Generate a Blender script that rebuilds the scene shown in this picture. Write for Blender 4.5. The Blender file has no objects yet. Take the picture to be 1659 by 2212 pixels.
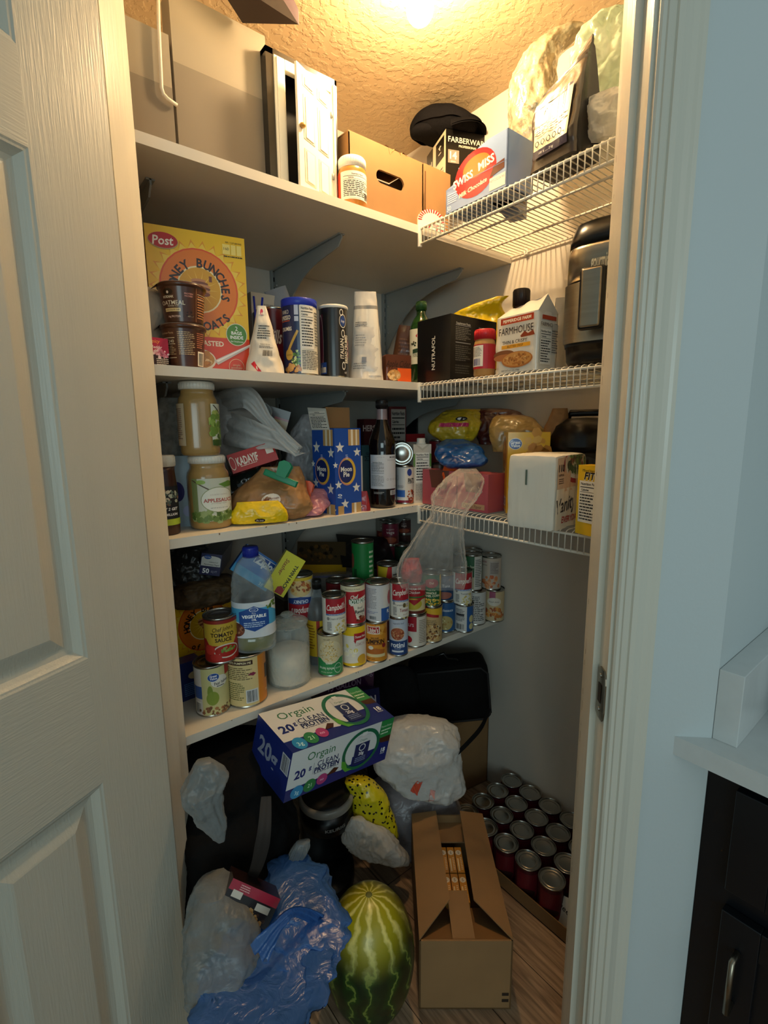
import bpy, bmesh, math, random
from mathutils import Vector, Matrix, noise
R = math.radians
sc = bpy.context.scene
col = sc.collection
# ------------------------------------------------------------------ camera
FPX = 1059.6; CXP, CYP = 829.5, 1106.0
yaw, pitch, roll = R(51.310), R(9.569), R(-0.563)
CAM = Vector((-1.3905, -1.6002, 1.366))
_f = Vector((math.cos(yaw)*math.cos(pitch), math.sin(yaw)*math.cos(pitch), -math.sin(pitch)))
_r0 = Vector((math.sin(yaw), -math.cos(yaw), 0)); _u0 = _r0.cross(_f)
_r = _r0*math.cos(roll)+_u0*math.sin(roll); _u = -_r0*math.sin(roll)+_u0*math.cos(roll)
cd = bpy.data.cameras.new('camera'); cam = bpy.data.objects.new('camera', cd); col.objects.link(cam)
cd.sensor_fit = 'HORIZONTAL'; cd.sensor_width = 36; cd.lens = FPX*36/1659; cd.clip_start = .02
cam.matrix_world = Matrix.Translation(CAM) @ Matrix((_r, _u, -_f)).transposed().to_4x4()
sc.camera = cam
# ------------------------------------------------------------------ light + exposure
EXPOSURE = 0.62
BULB = (-.515, -.655, 2.305); BULB_E = 425.0; BULB_C = (1.0, .70, .37)
WORLD_C = (.60, .80, .84); WORLD_S = .20
vs = sc.view_settings
vs.view_transform = 'Standard'; vs.look = 'None'; vs.gamma = 1; vs.use_curve_mapping = False; vs.exposure = EXPOSURE
w = bpy.data.worlds.new('World'); sc.world = w; w.use_nodes = True
w.node_tree.nodes['Background'].inputs[0].default_value = (*WORLD_C, 1)
w.node_tree.nodes['Background'].inputs[1].default_value = WORLD_S
def area(name, loc, target, sx, sy, power, color):
    l = bpy.data.lights.new(name, 'AREA'); l.shape = 'RECTANGLE'; l.size = sx; l.size_y = sy; l.energy = power; l.color = color
    o = bpy.data.objects.new(name, l); col.objects.link(o); o.location = loc
    o.rotation_euler = (Vector(target)-Vector(loc)).to_track_quat('-Z', 'Y').to_euler(); return o
area('kitchen_window_light', (-3.3, -3.9, 1.6), (-.8, -1.0, 1.0), 1.8, 1.4, 21, (.68, .90, .93))
area('kitchen_room_light', (-1.2, -3.8, 2.2), (-1.2, -1.0, .9), 1.2, 1.2, 2.5, (.95, .93, .88))

# ------------------------------------------------------------------ measuring helpers (points of the place read off the photograph)
def ray(x, y): return _r*((x-CXP)/FPX) - _u*((y-CYP)/FPX) + _f
def hit(x, y, n, val):
    d = ray(x, y)
    if isinstance(n, int): t = (val-CAM[n])/d[n]
    else:
        n = Vector(n); t = (val-CAM.dot(n))/d.dot(n)
    return CAM+d*t
def hdist(P): return math.hypot(P[0]-CAM[0], P[1]-CAM[1])
def atd(x, y, dist):
    d = ray(x, y); return CAM+d*(dist/math.hypot(d.x, d.y))
def depth(P): return (Vector(P)-CAM).dot(_f)
def away(P):
    v = Vector((P[0]-CAM.x, P[1]-CAM.y, 0)); return v.normalized()
def face_rot(P):      # z rotation so that local -Y looks at the camera
    a = away(P); return math.atan2(a.y, a.x)-math.pi/2

# ------------------------------------------------------------------ colours, materials
def lin(c): return c/12.92 if c <= .04045 else ((c+.055)/1.055)**2.4
_cc = {}
def H(h):
    if not isinstance(h, str): return h
    if h not in _cc:
        s = h.lstrip('#')
        if len(s) == 3: s = ''.join(a*2 for a in s)
        _cc[h] = tuple(lin(int(s[i:i+2], 16)/255) for i in (0, 2, 4))+(1.0,)
    return _cc[h]
def newmat(name):
    m = bpy.data.materials.new(name); m.use_nodes = True
    return m, m.node_tree.nodes, m.node_tree.links, m.node_tree.nodes['Principled BSDF']
def mat(name, color=None, rough=.5, metal=0, spec=.5, bump=0, bscale=20, bdist=.002, stretch=(1, 1, 1), var=.06, vscale=6, trans=0, ior=1.45, alpha=1, coat=0, sss=0, ridge=False):
    """one procedural material; colour from the mesh's print layer when color is None"""
    m, N, L, b = newmat(name)
    tc = N.new('ShaderNodeTexCoord'); mp = N.new('ShaderNodeMapping'); mp.inputs['Scale'].default_value = stretch
    L.new(tc.outputs['Object'], mp.inputs[0])
    nz = N.new('ShaderNodeTexNoise'); nz.inputs['Scale'].default_value = vscale; nz.inputs['Detail'].default_value = 4
    L.new(mp.outputs[0], nz.inputs['Vector'])
    mx = N.new('ShaderNodeMix'); mx.data_type = 'RGBA'; mx.blend_type = 'MULTIPLY'; mx.inputs['Factor'].default_value = 1
    cr = N.new('ShaderNodeMapRange'); cr.inputs['From Min'].default_value = .3; cr.inputs['From Max'].default_value = .7
    cr.inputs['To Min'].default_value = 1-var; cr.inputs['To Max'].default_value = 1.0
    L.new(nz.outputs['Fac'], cr.inputs['Value']); L.new(cr.outputs[0], mx.inputs[7])
    if color is None:
        at = N.new('ShaderNodeAttribute'); at.attribute_name = 'Col'; L.new(at.outputs['Color'], mx.inputs[6])
    else: mx.inputs[6].default_value = H(color)
    L.new(mx.outputs[2], b.inputs['Base Color'])
    b.inputs['Roughness'].default_value = rough; b.inputs['Metallic'].default_value = metal
    b.inputs['Specular IOR Level'].default_value = spec; b.inputs['IOR'].default_value = ior
    b.inputs['Transmission Weight'].default_value = trans; b.inputs['Alpha'].default_value = alpha
    b.inputs['Coat Weight'].default_value = coat; b.inputs['Coat Roughness'].default_value = .1
    if sss:
        b.inputs['Subsurface Weight'].default_value = sss; b.inputs['Subsurface Radius'].default_value = (.01, .01, .01); b.inputs['Subsurface Scale'].default_value = 1
    if bump:
        n2 = N.new('ShaderNodeTexNoise'); n2.inputs['Scale'].default_value = bscale; n2.inputs['Detail'].default_value = 3
        L.new(mp.outputs[0], n2.inputs['Vector'])
        src = n2.outputs['Fac']
        if ridge:
            rp = N.new('ShaderNodeMapRange'); rp.interpolation_type = 'SMOOTHSTEP'
            rp.inputs['From Min'].default_value = .46; rp.inputs['From Max'].default_value = .58
            L.new(src, rp.inputs['Value']); src = rp.outputs[0]
        bp = N.new('ShaderNodeBump'); bp.inputs['Strength'].default_value = bump; bp.inputs['Distance'].default_value = bdist
        L.new(src, bp.inputs['Height']); L.new(bp.outputs[0], b.inputs['Normal'])
    return m
def film(name, color, clear=.75, rough=.15, transl=.3):
    """thin plastic film: see-through share, milky share, gloss"""
    m, N, L, b = newmat(name)
    b.inputs['Base Color'].default_value = H(color); b.inputs['Roughness'].default_value = rough
    b.inputs['Specular IOR Level'].default_value = .6
    tr = N.new('ShaderNodeBsdfTransparent'); tl = N.new('ShaderNodeBsdfTranslucent'); tl.inputs[0].default_value = H(color)
    m1 = N.new('ShaderNodeMixShader'); m1.inputs[0].default_value = transl; L.new(b.outputs[0], m1.inputs[1]); L.new(tl.outputs[0], m1.inputs[2])
    lw = N.new('ShaderNodeLayerWeight'); lw.inputs[0].default_value = .35
    nz = N.new('ShaderNodeTexNoise'); nz.inputs['Scale'].default_value = 30; tc = N.new('ShaderNodeTexCoord'); L.new(tc.outputs['Object'], nz.inputs['Vector'])
    mm = N.new('ShaderNodeMath'); mm.operation = 'MULTIPLY_ADD'; L.new(nz.outputs['Fac'], mm.inputs[0]); mm.inputs[1].default_value = .3; mm.inputs[2].default_value = 1-clear-.15
    ma = N.new('ShaderNodeMath'); ma.operation = 'ADD'; ma.use_clamp = True; L.new(mm.outputs[0], ma.inputs[0])
    ml = N.new('ShaderNodeMath'); ml.operation = 'MULTIPLY'; ml.inputs[1].default_value = .55; L.new(lw.outputs['Facing'], ml.inputs[0]); L.new(ml.outputs[0], ma.inputs[1])
    m2 = N.new('ShaderNodeMixShader'); L.new(ma.outputs[0], m2.inputs[0]); L.new(tr.outputs[0], m2.inputs[1]); L.new(m1.outputs[0], m2.inputs[2])
    L.new(m2.outputs[0], N['Material Output'].inputs['Surface'])
    bp = N.new('ShaderNodeBump'); bp.inputs['Strength'].default_value = .5; bp.inputs['Distance'].default_value = .008
    n3 = N.new('ShaderNodeTexNoise'); n3.inputs['Distortion'].default_value = 1.5; n3.inputs['Scale'].default_value = 26; n3.inputs['Detail'].default_value = 4; L.new(tc.outputs['Object'], n3.inputs['Vector'])
    L.new(n3.outputs['Fac'], bp.inputs['Height']); L.new(bp.outputs[0], b.inputs['Normal'])
    return m
MT = dict(
 paper=mat('printed_paper', None, .5, var=.04),
 gloss=mat('glossy_print', None, .28, var=.04, coat=.25),
 cannp=mat('can_paper', None, .38, var=.06),
 foil=mat('printed_foil', None, .3, var=.08, bump=.5, bscale=22, bdist=.004, coat=.3),
 matte=mat('matte_colour', None, .7, var=.1),
 plas=mat('plastic', None, .35, var=.05),
 steel=mat('tin_steel', '#b9b6ae', .27, 1, var=.12, vscale=14),
 dsteel=mat('brushed_steel', '#a49a88', .33, 1, var=.15, vscale=10, stretch=(1, 1, 14), bump=.1, bscale=60, bdist=.0005),
 chrome=mat('chrome', '#c8c4bc', .15, 1),
 zinc=mat('zinc_bracket', '#9da09c', .45, .15, var=.12),
 kraft=mat('kraft_cardboard', '#93704a', .75, spec=.25, bump=.15, bscale=90, bdist=.001, var=.12, vscale=9),
 kraftd=mat('kraft_inside', '#86643f', .8, spec=.2, bump=.1, bscale=80, bdist=.001, var=.1),
 wall=mat('pantry_wall_paint', '#cfc8bc', .55, bump=.25, bscale=120, bdist=.0015, var=.03, vscale=2),
 kwall=mat('kitchen_wall_paint', '#c9d0d0', .5, bump=.22, bscale=110, bdist=.0015, var=.03, vscale=2),
 ceil=mat('knockdown_ceiling', '#b9a27e', .6, bump=.38, bscale=52, bdist=.003, var=.05, vscale=4, ridge=True),
 board=mat('melamine_board', '#ddd6c8', .42, bump=.05, bscale=60, bdist=.001, var=.05, vscale=5),
 trim=mat('semi_gloss_trim', '#d6d1c2', .26, bump=.35, bscale=26, bdist=.0012, stretch=(6, 6, .5), var=.04, vscale=3),
 doorp=mat('door_paint', '#bfbbac', .38, bump=.5, bscale=55, bdist=.0012, stretch=(6, 6, .35), var=.04, vscale=3),
 doorh=mat('door_rail_paint', '#bfbbac', .38, bump=.5, bscale=55, bdist=.0012, stretch=(.5, .5, 6), var=.04, vscale=3),
 wire=mat('vinyl_coated_wire', '#e9e4d8', .3, var=.03),
 quartz=mat('white_quartz', '#d2d4d2', .25, var=.05, vscale=40),
 black=mat('black_plastic', '#0b0b0c', .28, var=.2),
 bmat=mat('black_fabric', '#0d0c0c', .85, spec=.2, bump=.5, bscale=250, bdist=.001, var=.3),
 bfelt=mat('black_wool', '#151416', .95, spec=.1, bump=.5, bscale=180, bdist=.002, var=.3),
 cab=mat('black_cabinet', '#0c0f14', .35, var=.15),
 grey=mat('grey_box_surface', None, .45, var=.03, bump=.05, bscale=80, bdist=.0005),
 rib=mat('nickel_plate', '#9a8e7c', .3, 1, var=.2, vscale=30),
 glassc=mat('clear_glass', '#f4f8f6', .03, trans=1, ior=1.3, var=0),
 petc=film('clear_bottle_plastic', '#e4f0f4', .93, .06, .05),
 greeng=mat('green_glass', '#1d3d17', .08, var=.1, coat=.5),
 syrup=mat('dark_syrup_bottle', '#100807', .07, var=.2, coat=.6),
 sauce=mat('applesauce', '#a8864f', .22, var=.1, coat=.5, vscale=14),
 oil=mat('vegetable_oil', '#6f6a12', .1, var=.15, coat=.6),
 sugar=mat('white_sugar', '#cfc6b4', .8, bump=.3, bscale=400, bdist=.001, var=.1),
 fw=film('white_plastic_film', '#e9e7e3', .12, .2, .45),
 fwt=film('thin_white_plastic_film', '#9fa3a2', .5, .3, .3),
 fc=film('clear_cellophane', '#efe9e0', .90, .08, .2),
 fb=film('blue_plastic_film', '#3f6cae', .06, .25, .3),
 fg=film('pale_green_plastic_film', '#b9cbb4', .4, .25, .3),
 fpk=film('pink_plastic_film', '#d8909c', .1, .3, .3),
 flil=film('greyish_plastic_film', '#c4bcc0', .18, .2, .4),
 brsug=mat('brown_sugar_bag', '#a67a4c', .35, var=.25, vscale=18, bump=.5, bscale=30, bdist=.004, coat=.3),
 yelf=mat('yellow_foil', '#f2c90f', .3, var=.15, bump=.6, bscale=18, bdist=.006, coat=.3),
 grnp=mat('green_clip_plastic', '#14835a', .35),
 orgp=mat('orange_clip_plastic', '#e2581f', .35),
 redp=mat('red_plastic', '#b3131b', .35),
 whp=mat('white_plastic', '#e9e5da', .35),
 blup=mat('blue_plastic', '#1b2f9e', .35),
 brn=mat('grained_brown_bag', '#5a4326', .7, var=.6, vscale=60, bump=.6, bscale=90, bdist=.003),
)
# floor planks
def floor_mat():
    m, N, L, b = newmat('vinyl_plank_floor')
    tc = N.new('ShaderNodeTexCoord'); mp = N.new('ShaderNodeMapping'); mp.inputs['Rotation'].default_value = (0, 0, R(90)); L.new(tc.outputs['Object'], mp.inputs[0])
    br = N.new('ShaderNodeTexBrick'); br.inputs['Scale'].default_value = 1; br.inputs['Mortar Size'].default_value = .0012; br.inputs['Brick Width'].default_value = 1.2; br.inputs['Row Height'].default_value = .15
    br.inputs['Color1'].default_value = H('#b39a80'); br.inputs['Color2'].default_value = H('#9a8068'); br.inputs['Mortar'].default_value = H('#3a2c20'); L.new(mp.outputs[0], br.inputs['Vector'])
    m2 = N.new('ShaderNodeMapping'); m2.inputs['Scale'].default_value = (16, 1.2, 1); L.new(tc.outputs['Object'], m2.inputs[0])
    nz = N.new('ShaderNodeTexNoise'); nz.inputs['Scale'].default_value = 4; nz.inputs['Detail'].default_value = 8; nz.inputs['Distortion'].default_value = 1.2; L.new(m2.outputs[0], nz.inputs['Vector'])
    rp = N.new('ShaderNodeValToRGB'); rp.color_ramp.elements[0].position = .35; rp.color_ramp.elements[0].color = (.42, .38, .34, 1); rp.color_ramp.elements[1].position = .7; rp.color_ramp.elements[1].color = (1.15, 1.1, 1.02, 1); L.new(nz.outputs['Fac'], rp.inputs[0])
    mx = N.new('ShaderNodeMix'); mx.data_type = 'RGBA'; mx.blend_type = 'MULTIPLY'; mx.inputs['Factor'].default_value = 1; L.new(br.outputs['Color'], mx.inputs[6]); L.new(rp.outputs[0], mx.inputs[7]); L.new(mx.outputs[2], b.inputs['Base Color'])
    b.inputs['Roughness'].default_value = .5
    bp = N.new('ShaderNodeBump'); bp.inputs['Strength'].default_value = .2; bp.inputs['Distance'].default_value = .002; L.new(nz.outputs['Fac'], bp.inputs['Height']); L.new(bp.outputs[0], b.inputs['Normal'])
    return m
MT['floor'] = floor_mat()
def melon_mat():
    m, N, L, b = newmat('watermelon_rind')
    tc = N.new('ShaderNodeTexCoord'); sp = N.new('ShaderNodeSeparateXYZ'); L.new(tc.outputs['Object'], sp.inputs[0])
    at = N.new('ShaderNodeMath'); at.operation = 'ARCTAN2'; L.new(sp.outputs[1], at.inputs[0]); L.new(sp.outputs[0], at.inputs[1])
    nz = N.new('ShaderNodeTexNoise'); nz.inputs['Scale'].default_value = 26; nz.inputs['Detail'].default_value = 5; L.new(tc.outputs['Object'], nz.inputs['Vector'])
    ad = N.new('ShaderNodeMath'); ad.operation = 'MULTIPLY_ADD'; ad.inputs[1].default_value = .75; L.new(nz.outputs['Fac'], ad.inputs[0]); L.new(at.outputs[0], ad.inputs[2])
    mu = N.new('ShaderNodeMath'); mu.operation = 'MULTIPLY'; mu.inputs[1].default_value = 13; L.new(ad.outputs[0], mu.inputs[0])
    sn = N.new('ShaderNodeMath'); sn.operation = 'SINE'; L.new(mu.outputs[0], sn.inputs[0])
    rp = N.new('ShaderNodeValToRGB'); e = rp.color_ramp.elements; e[0].position = .0; e[0].color = H('#14260c'); e[1].position = .99; e[1].color = H('#6f7d34')
    q = rp.color_ramp.elements.new(.88); q.color = H('#1f3a10'); q = rp.color_ramp.elements.new(.965); q.color = H('#34541a')
    mr = N.new('ShaderNodeMapRange'); mr.inputs['From Min'].default_value = -1; L.new(sn.outputs[0], mr.inputs['Value']); L.new(mr.outputs[0], rp.inputs[0])
    # the yellow ground spot of the fruit, one side of the rind
    vm = N.new('ShaderNodeVectorMath'); vm.operation = 'DISTANCE'; vm.inputs[1].default_value = (-.07, -.06, .27); L.new(tc.outputs['Object'], vm.inputs[0])
    ms = N.new('ShaderNodeMapRange'); ms.interpolation_type = 'SMOOTHSTEP'; ms.inputs['From Min'].default_value = .04; ms.inputs['From Max'].default_value = .12; ms.inputs['To Min'].default_value = 1; ms.inputs['To Max'].default_value = 0; L.new(vm.outputs['Value'], ms.inputs['Value'])
    n4 = N.new('ShaderNodeMath'); n4.operation = 'MULTIPLY'; n4.inputs[1].default_value = .85; L.new(ms.outputs[0], n4.inputs[0])
    mix = N.new('ShaderNodeMix'); mix.data_type = 'RGBA'; L.new(n4.outputs[0], mix.inputs['Factor']); L.new(rp.outputs[0], mix.inputs[6])
    rp2 = N.new('ShaderNodeValToRGB'); rp2.color_ramp.elements[0].position = .5; rp2.color_ramp.elements[0].color = H('#a8a014'); rp2.color_ramp.elements[1].color = H('#e8de80'); L.new(mr.outputs[0], rp2.inputs[0]); L.new(rp2.outputs[0], mix.inputs[7])
    L.new(mix.outputs[2], b.inputs['Base Color'])
    b.inputs['Roughness'].default_value = .33; return m
MT['melon'] = melon_mat()
def spot_mat():
    m, N, L, b = newmat('spotted_yellow_plastic')
    tc = N.new('ShaderNodeTexCoord'); v = N.new('ShaderNodeTexVoronoi'); v.inputs['Scale'].default_value = 75; L.new(tc.outputs['Object'], v.inputs['Vector'])
    lt = N.new('ShaderNodeMath'); lt.operation = 'LESS_THAN'; lt.inputs[1].default_value = .28; L.new(v.outputs['Distance'], lt.inputs[0])
    mx = N.new('ShaderNodeMix'); mx.data_type = 'RGBA'; mx.inputs[6].default_value = H('#c9b91a'); mx.inputs[7].default_value = H('#12110a'); L.new(lt.outputs[0], mx.inputs['Factor']); L.new(mx.outputs[2], b.inputs['Base Color'])
    b.inputs['Roughness'].default_value = .25; return m
MT['spot'] = spot_mat()

# ------------------------------------------------------------------ things, parts
def thing(name, label, cat, loc=(0, 0, 0), rz=0, group=None, rot=None):
    o = bpy.data.objects.new(name, None); col.objects.link(o); o.empty_display_size = .03
    o.location = loc; o.rotation_euler = rot if rot is not None else (0, 0, rz)
    o['label'] = label; o['category'] = cat
    if group: o['group'] = group
    return o
def tagm(o, label, cat, group=None):
    o['label'] = label; o['category'] = cat
    if group: o['group'] = group
    return o
def frame_thing(name, label, cat, O, X, Z, group=None):
    """an Empty at O whose local x runs along X and z along Z (local -y is the front)"""
    X = Vector(X).normalized(); Z = Vector(Z); Z = (Z-X*Z.dot(X)).normalized(); Y = Z.cross(X)
    M_ = Matrix((X, Y, Z)).transposed()
    return thing(name, label, cat, O, group=group, rot=M_.to_euler())

# ------------------------------------------------------------------ text
_tc = {}
def textmesh(s, bold=0):
    k = (s, bold)
    if k in _tc: return _tc[k]
    c = bpy.data.curves.new('t', 'FONT'); c.body = s; c.size = 1; c.resolution_u = 2; c.offset = bold; c.fill_mode = 'FRONT'
    o = bpy.data.objects.new('t', c); me = o.to_mesh()
    V = [(v.co.x, v.co.y) for v in me.vertices]; F = [tuple(p.vertices) for p in me.polygons]
    o.to_mesh_clear(); bpy.data.objects.remove(o); bpy.data.curves.remove(c)
    if not V: V = [(0, 0), (1, 0), (0, 1)]; F = []
    x0 = min(v[0] for v in V); x1 = max(v[0] for v in V)
    y0 = min(v[1] for v in V); y1 = max(v[1] for v in V)
    _tc[k] = (V, F, x0, x1, y0, y1); return _tc[k]

# ------------------------------------------------------------------ mesh builder
class M:
    def __init__(s): s.v = []; s.f = []; s.c = []; s.m = []; s.sm = []; s.mats = []
    def mi(s, m):
        m = MT[m] if isinstance(m, str) else m
        if m not in s.mats: s.mats.append(m)
        return s.mats.index(m)
    def add(s, V, F, c='#fff', m='paper', smooth=False):
        b = len(s.v); s.v += [tuple(v) for v in V]; k = s.mi(m); c = H(c)
        for f in F: s.f.append(tuple(i+b for i in f)); s.c.append(c); s.m.append(k); s.sm.append(smooth)
        return s
    def box(s, x0, x1, y0, y1, z0, z1, c='#fff', m='paper', b=0.0):
        if b <= 0:
            V = [(x, y, z) for z in (z0, z1) for y in (y0, y1) for x in (x0, x1)]
            return s.add(V, [(0, 2, 3, 1), (4, 5, 7, 6), (0, 1, 5, 4), (1, 3, 7, 5), (3, 2, 6, 7), (2, 0, 4, 6)], c, m)
        bm = bmesh.new(); bmesh.ops.create_cube(bm, size=1)
        for v in bm.verts: v.co = Vector(((x0+x1)/2+v.co.x*(x1-x0), (y0+y1)/2+v.co.y*(y1-y0), (z0+z1)/2+v.co.z*(z1-z0)))
        bmesh.ops.bevel(bm, geom=bm.edges[:], offset=b, segments=3, profile=.6, affect='EDGES')
        bm.verts.index_update()
        s.add([v.co for v in bm.verts], [tuple(v.index for v in f.verts) for f in bm.faces], c, m, True); bm.free(); return s
    def lathe(s, prof, c='#fff', m='plas', n=40, cx=0, cy=0, smooth=True, sq=0, ax=1, ay=1, cap0=True, cap1=True, cols=None):
        """rings of (r, z); sq>0 squares the plan"""
        V = []
        for r, z in prof:
            for k in range(n):
                a = 2*math.pi*k/n; ca, sa = math.cos(a), math.sin(a)
                q = 1 if not sq else (abs(ca)**(2+sq)+abs(sa)**(2+sq))**(-1/(2+sq))
                V.append((cx+r*ca*q*ax, cy+r*sa*q*ay, z))
        F = []
        for i in range(len(prof)-1):
            for k in range(n): k2 = (k+1) % n; F.append((i*n+k, i*n+k2, (i+1)*n+k2, (i+1)*n+k))
        if cap0: F.append(tuple(reversed(range(n))))
        if cap1: F.append(tuple(range((len(prof)-1)*n, len(prof)*n)))
        return s.add(V, F, c, m, smooth)
    def tube(s, P, r, c='#fff', m='wire', n=8, closed=False):
        P = [Vector(p) for p in P]; V = []; F = []
        up = None
        for i, p in enumerate(P):
            t = (P[min(i+1, len(P)-1)]-P[max(i-1, 0)]).normalized()
            if up is None: up = Vector((0, 0, 1)) if abs(t.z) < .9 else Vector((1, 0, 0))
            u = (up-t*up.dot(t)).normalized(); up = u; w_ = t.cross(u)
            rr = r[i] if isinstance(r, (list, tuple)) else r
            for k in range(n): a = 2*math.pi*k/n; V.append(p+u*(rr*math.cos(a))+w_*(rr*math.sin(a)))
        for i in range(len(P)-1):
            for k in range(n): k2 = (k+1) % n; F.append((i*n+k, i*n+k2, (i+1)*n+k2, (i+1)*n+k))
        F.append(tuple(reversed(range(n)))); F.append(tuple(range((len(P)-1)*n, len(P)*n)))
        return s.add(V, F, c, m, True)
    def prism(s, pts, d0, d1, axis='y', c='#fff', m='paper'):
        """closed outline extruded: pts in (x,z) for axis y, (x,y) for z, (y,z) for x"""
        def mk(p, d): return {'y': (p[0], d, p[1]), 'z': (p[0], p[1], d), 'x': (d, p[0], p[1])}[axis]
        n = len(pts); V = [mk(p, d0) for p in pts]+[mk(p, d1) for p in pts]
        F = [tuple(range(n)), tuple(range(2*n-1, n-1, -1))]+[(i, i+n, (i+1) % n+n, (i+1) % n) for i in range(n)]
        return s.add(V, F, c, m)
    def grid(s, fn, nu, nv, c='#fff', m='paper', smooth=True, closeu=False):
        V = [fn(i/nu, j/nv) for j in range(nv+1) for i in range(nu+(0 if closeu else 1))]
        W = nu if closeu else nu+1
        F = [(j*W+i, j*W+(i+1) % W, (j+1)*W+(i+1) % W, (j+1)*W+i) for j in range(nv) for i in range(nu)]
        return s.add(V, F, c, m, smooth)
    def art(s, items, fn, W, Hh, m='paper', step=None, o0=.0003, do=.00005):
        """flat artwork laid on a surface: items in 0..1 label space, fn(u,v,offset)->point, W x Hh the label's size in metres"""
        lay = 0
        for it in items:
            lay += 1; k = it[0]; polys = []
            if k == 'r': _, a, b_, c_, d_, cl = it; polys.append([(a, b_), (c_, b_), (c_, d_), (a, d_)])
            elif k == 'e':
                _, a, b_, ru, rv, cl = it[:6]; n = 26; polys.append([(a+ru*math.cos(t*2*math.pi/n), b_+rv*math.sin(t*2*math.pi/n)) for t in range(n)])
            elif k == 'ring':
                _, a, b_, ru, rv, th, cl = it; n = 32
                for t in range(n):
                    t0, t1 = t*2*math.pi/n, (t+1)*2*math.pi/n
                    polys.append([(a+ru*math.cos(t0), b_+rv*math.sin(t0)), (a+ru*math.cos(t1), b_+rv*math.sin(t1)), (a+ru*(1-th)*math.cos(t1), b_+rv*(1-th)*math.sin(t1)), (a+ru*(1-th)*math.cos(t0), b_+rv*(1-th)*math.sin(t0))])
            elif k == 'p': _, pts, cl = it; polys.append(list(pts))
            elif k == 'burst':
                _, a, b_, r0, r1, n, cl = it; asp = W/Hh
                for t in range(n):
                    t0 = t*2*math.pi/n; dt = math.pi/n
                    polys.append([(a+r0*math.cos(t0-dt), b_+r0*asp*math.sin(t0-dt)), (a+r1*math.cos(t0), b_+r1*asp*math.sin(t0)), (a+r0*math.cos(t0+dt), b_+r0*asp*math.sin(t0+dt))])
            elif k == 'star':
                _, a, b_, r0, cl = it; asp = W/Hh
                pts = [(a+(r0 if t % 2 == 0 else r0*.42)*math.sin(t*math.pi/5), b_+asp*(r0 if t % 2 == 0 else r0*.42)*math.cos(t*math.pi/5)) for t in range(10)]
                for t in range(0, 10, 2): polys.append([pts[t-1], pts[t], pts[t+1]])
                polys.append([pts[t] for t in (1, 3, 5, 7, 9)])
            elif k == 'ln':      # rows of fine print
                _, a, b_, c_, d_, n, cl = it[:7]; rn = random.Random(n*7+int(a*100)); hh = (d_-b_)/n
                for t in range(n):
                    y = d_-(t+.5)*hh; x = a
                    e = c_-(c_-a)*(rn.random()*.35 if rn.random() < .5 else 0)
                    while x < e:
                        l = (c_-a)*rn.uniform(.06, .2); polys.append([(x, y-hh*.22), (min(x+l, e), y-hh*.22), (min(x+l, e), y+hh*.22), (x, y+hh*.22)]); x += l+(c_-a)*.025
            elif k == 'bar':
                _, a, b_, c_, d_, cl = it; rn = random.Random(5); x = a
                while x < c_:
                    l = (c_-a)*rn.choice((.015, .03, .045)); polys.append([(x, b_), (min(x+l, c_), b_), (min(x+l, c_), d_), (x, d_)]); x += l+(c_-a)*rn.choice((.02, .035))
            elif k == 'bl':      # printed food picture: many small shapes
                _, a, b_, ru, rv, n, sz, cls = it[:8]; rn = random.Random(n+int(a*77)); per = {}
                for t in range(n):
                    q = rn.random()*6.283; rr = math.sqrt(rn.random()); x, y = a+ru*rr*math.cos(q), b_+rv*rr*math.sin(q)
                    e1 = sz*rn.uniform(.6, 1.3); e2 = e1*(W/Hh)*rn.uniform(.6, 1.1); ph = rn.random()*3
                    per.setdefault(rn.choice(cls), []).append([(x+e1*math.cos(g*1.0472)*math.cos(ph)-e2*math.sin(g*1.0472)*math.sin(ph)*Hh/W, y+(e1*math.cos(g*1.0472)*math.sin(ph)*W/Hh+e2*math.sin(g*1.0472)*math.cos(ph))) for g in range(6)])
                for j, (cc, pl) in enumerate(per.items()): s._lay(pl, fn, cc, m, step, o0+do*(lay+j*.5), W)
                lay += 2; continue
            elif k in ('t', 'T'):     # text: string, u, v (centre), height, colour, max width, rotation, bold, shear
                s_ = it[1]; a, b_, h, cl = it[2:6]; mw = it[6] if len(it) > 6 else None; rot = it[7] if len(it) > 7 else 0
                bold = it[8] if len(it) > 8 else .0; sh = it[9] if len(it) > 9 else 0
                V, F, x0, x1, y0, y1 = textmesh(s_, bold)
                sy = h*Hh/.72; sx = sy
                if mw and (x1-x0)*sx > mw*W: sx = mw*W/(x1-x0)
                if mw and k == 'T': sx = mw*W/(x1-x0)
                cr_, sr_ = math.cos(rot), math.sin(rot)
                P = []
                for x, y in V:
                    X = (x-(x0+x1)/2)*sx+sh*(y-.36)*sy; Y = (y-.36)*sy
                    P.append((a+(X*cr_-Y*sr_)/W, b_+(X*sr_+Y*cr_)/Hh))
                s._lay2(P, F, fn, cl, m, step, o0+do*lay, W); continue
            elif k == 'arc':     # text on an arc: string, u, v, radius (of W), start deg, end deg, height, colour, bold
                _, s_, a, b_, rd, d0, d1, h, cl = it[:9]; bold = it[9] if len(it) > 9 else .02; n = len(s_)
                for q, ch in enumerate(s_):
                    if ch == ' ': continue
                    an = R(d0+(d1-d0)*(q+.5)/n); V, F, x0, x1, y0, y1 = textmesh(ch, bold); sy = h*Hh/.72; ro = an-math.pi/2 if d1 < d0 else an+math.pi/2
                    ux, uy = a*W+rd*W*math.cos(an), b_*Hh+rd*W*math.sin(an); cr_, sr_ = math.cos(ro), math.sin(ro)
                    P = [((ux+((x-(x0+x1)/2)*sy*.9*cr_-(y-.36)*sy*sr_))/W, (uy+((x-(x0+x1)/2)*sy*.9*sr_+(y-.36)*sy*cr_))/Hh) for x, y in V]
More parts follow.
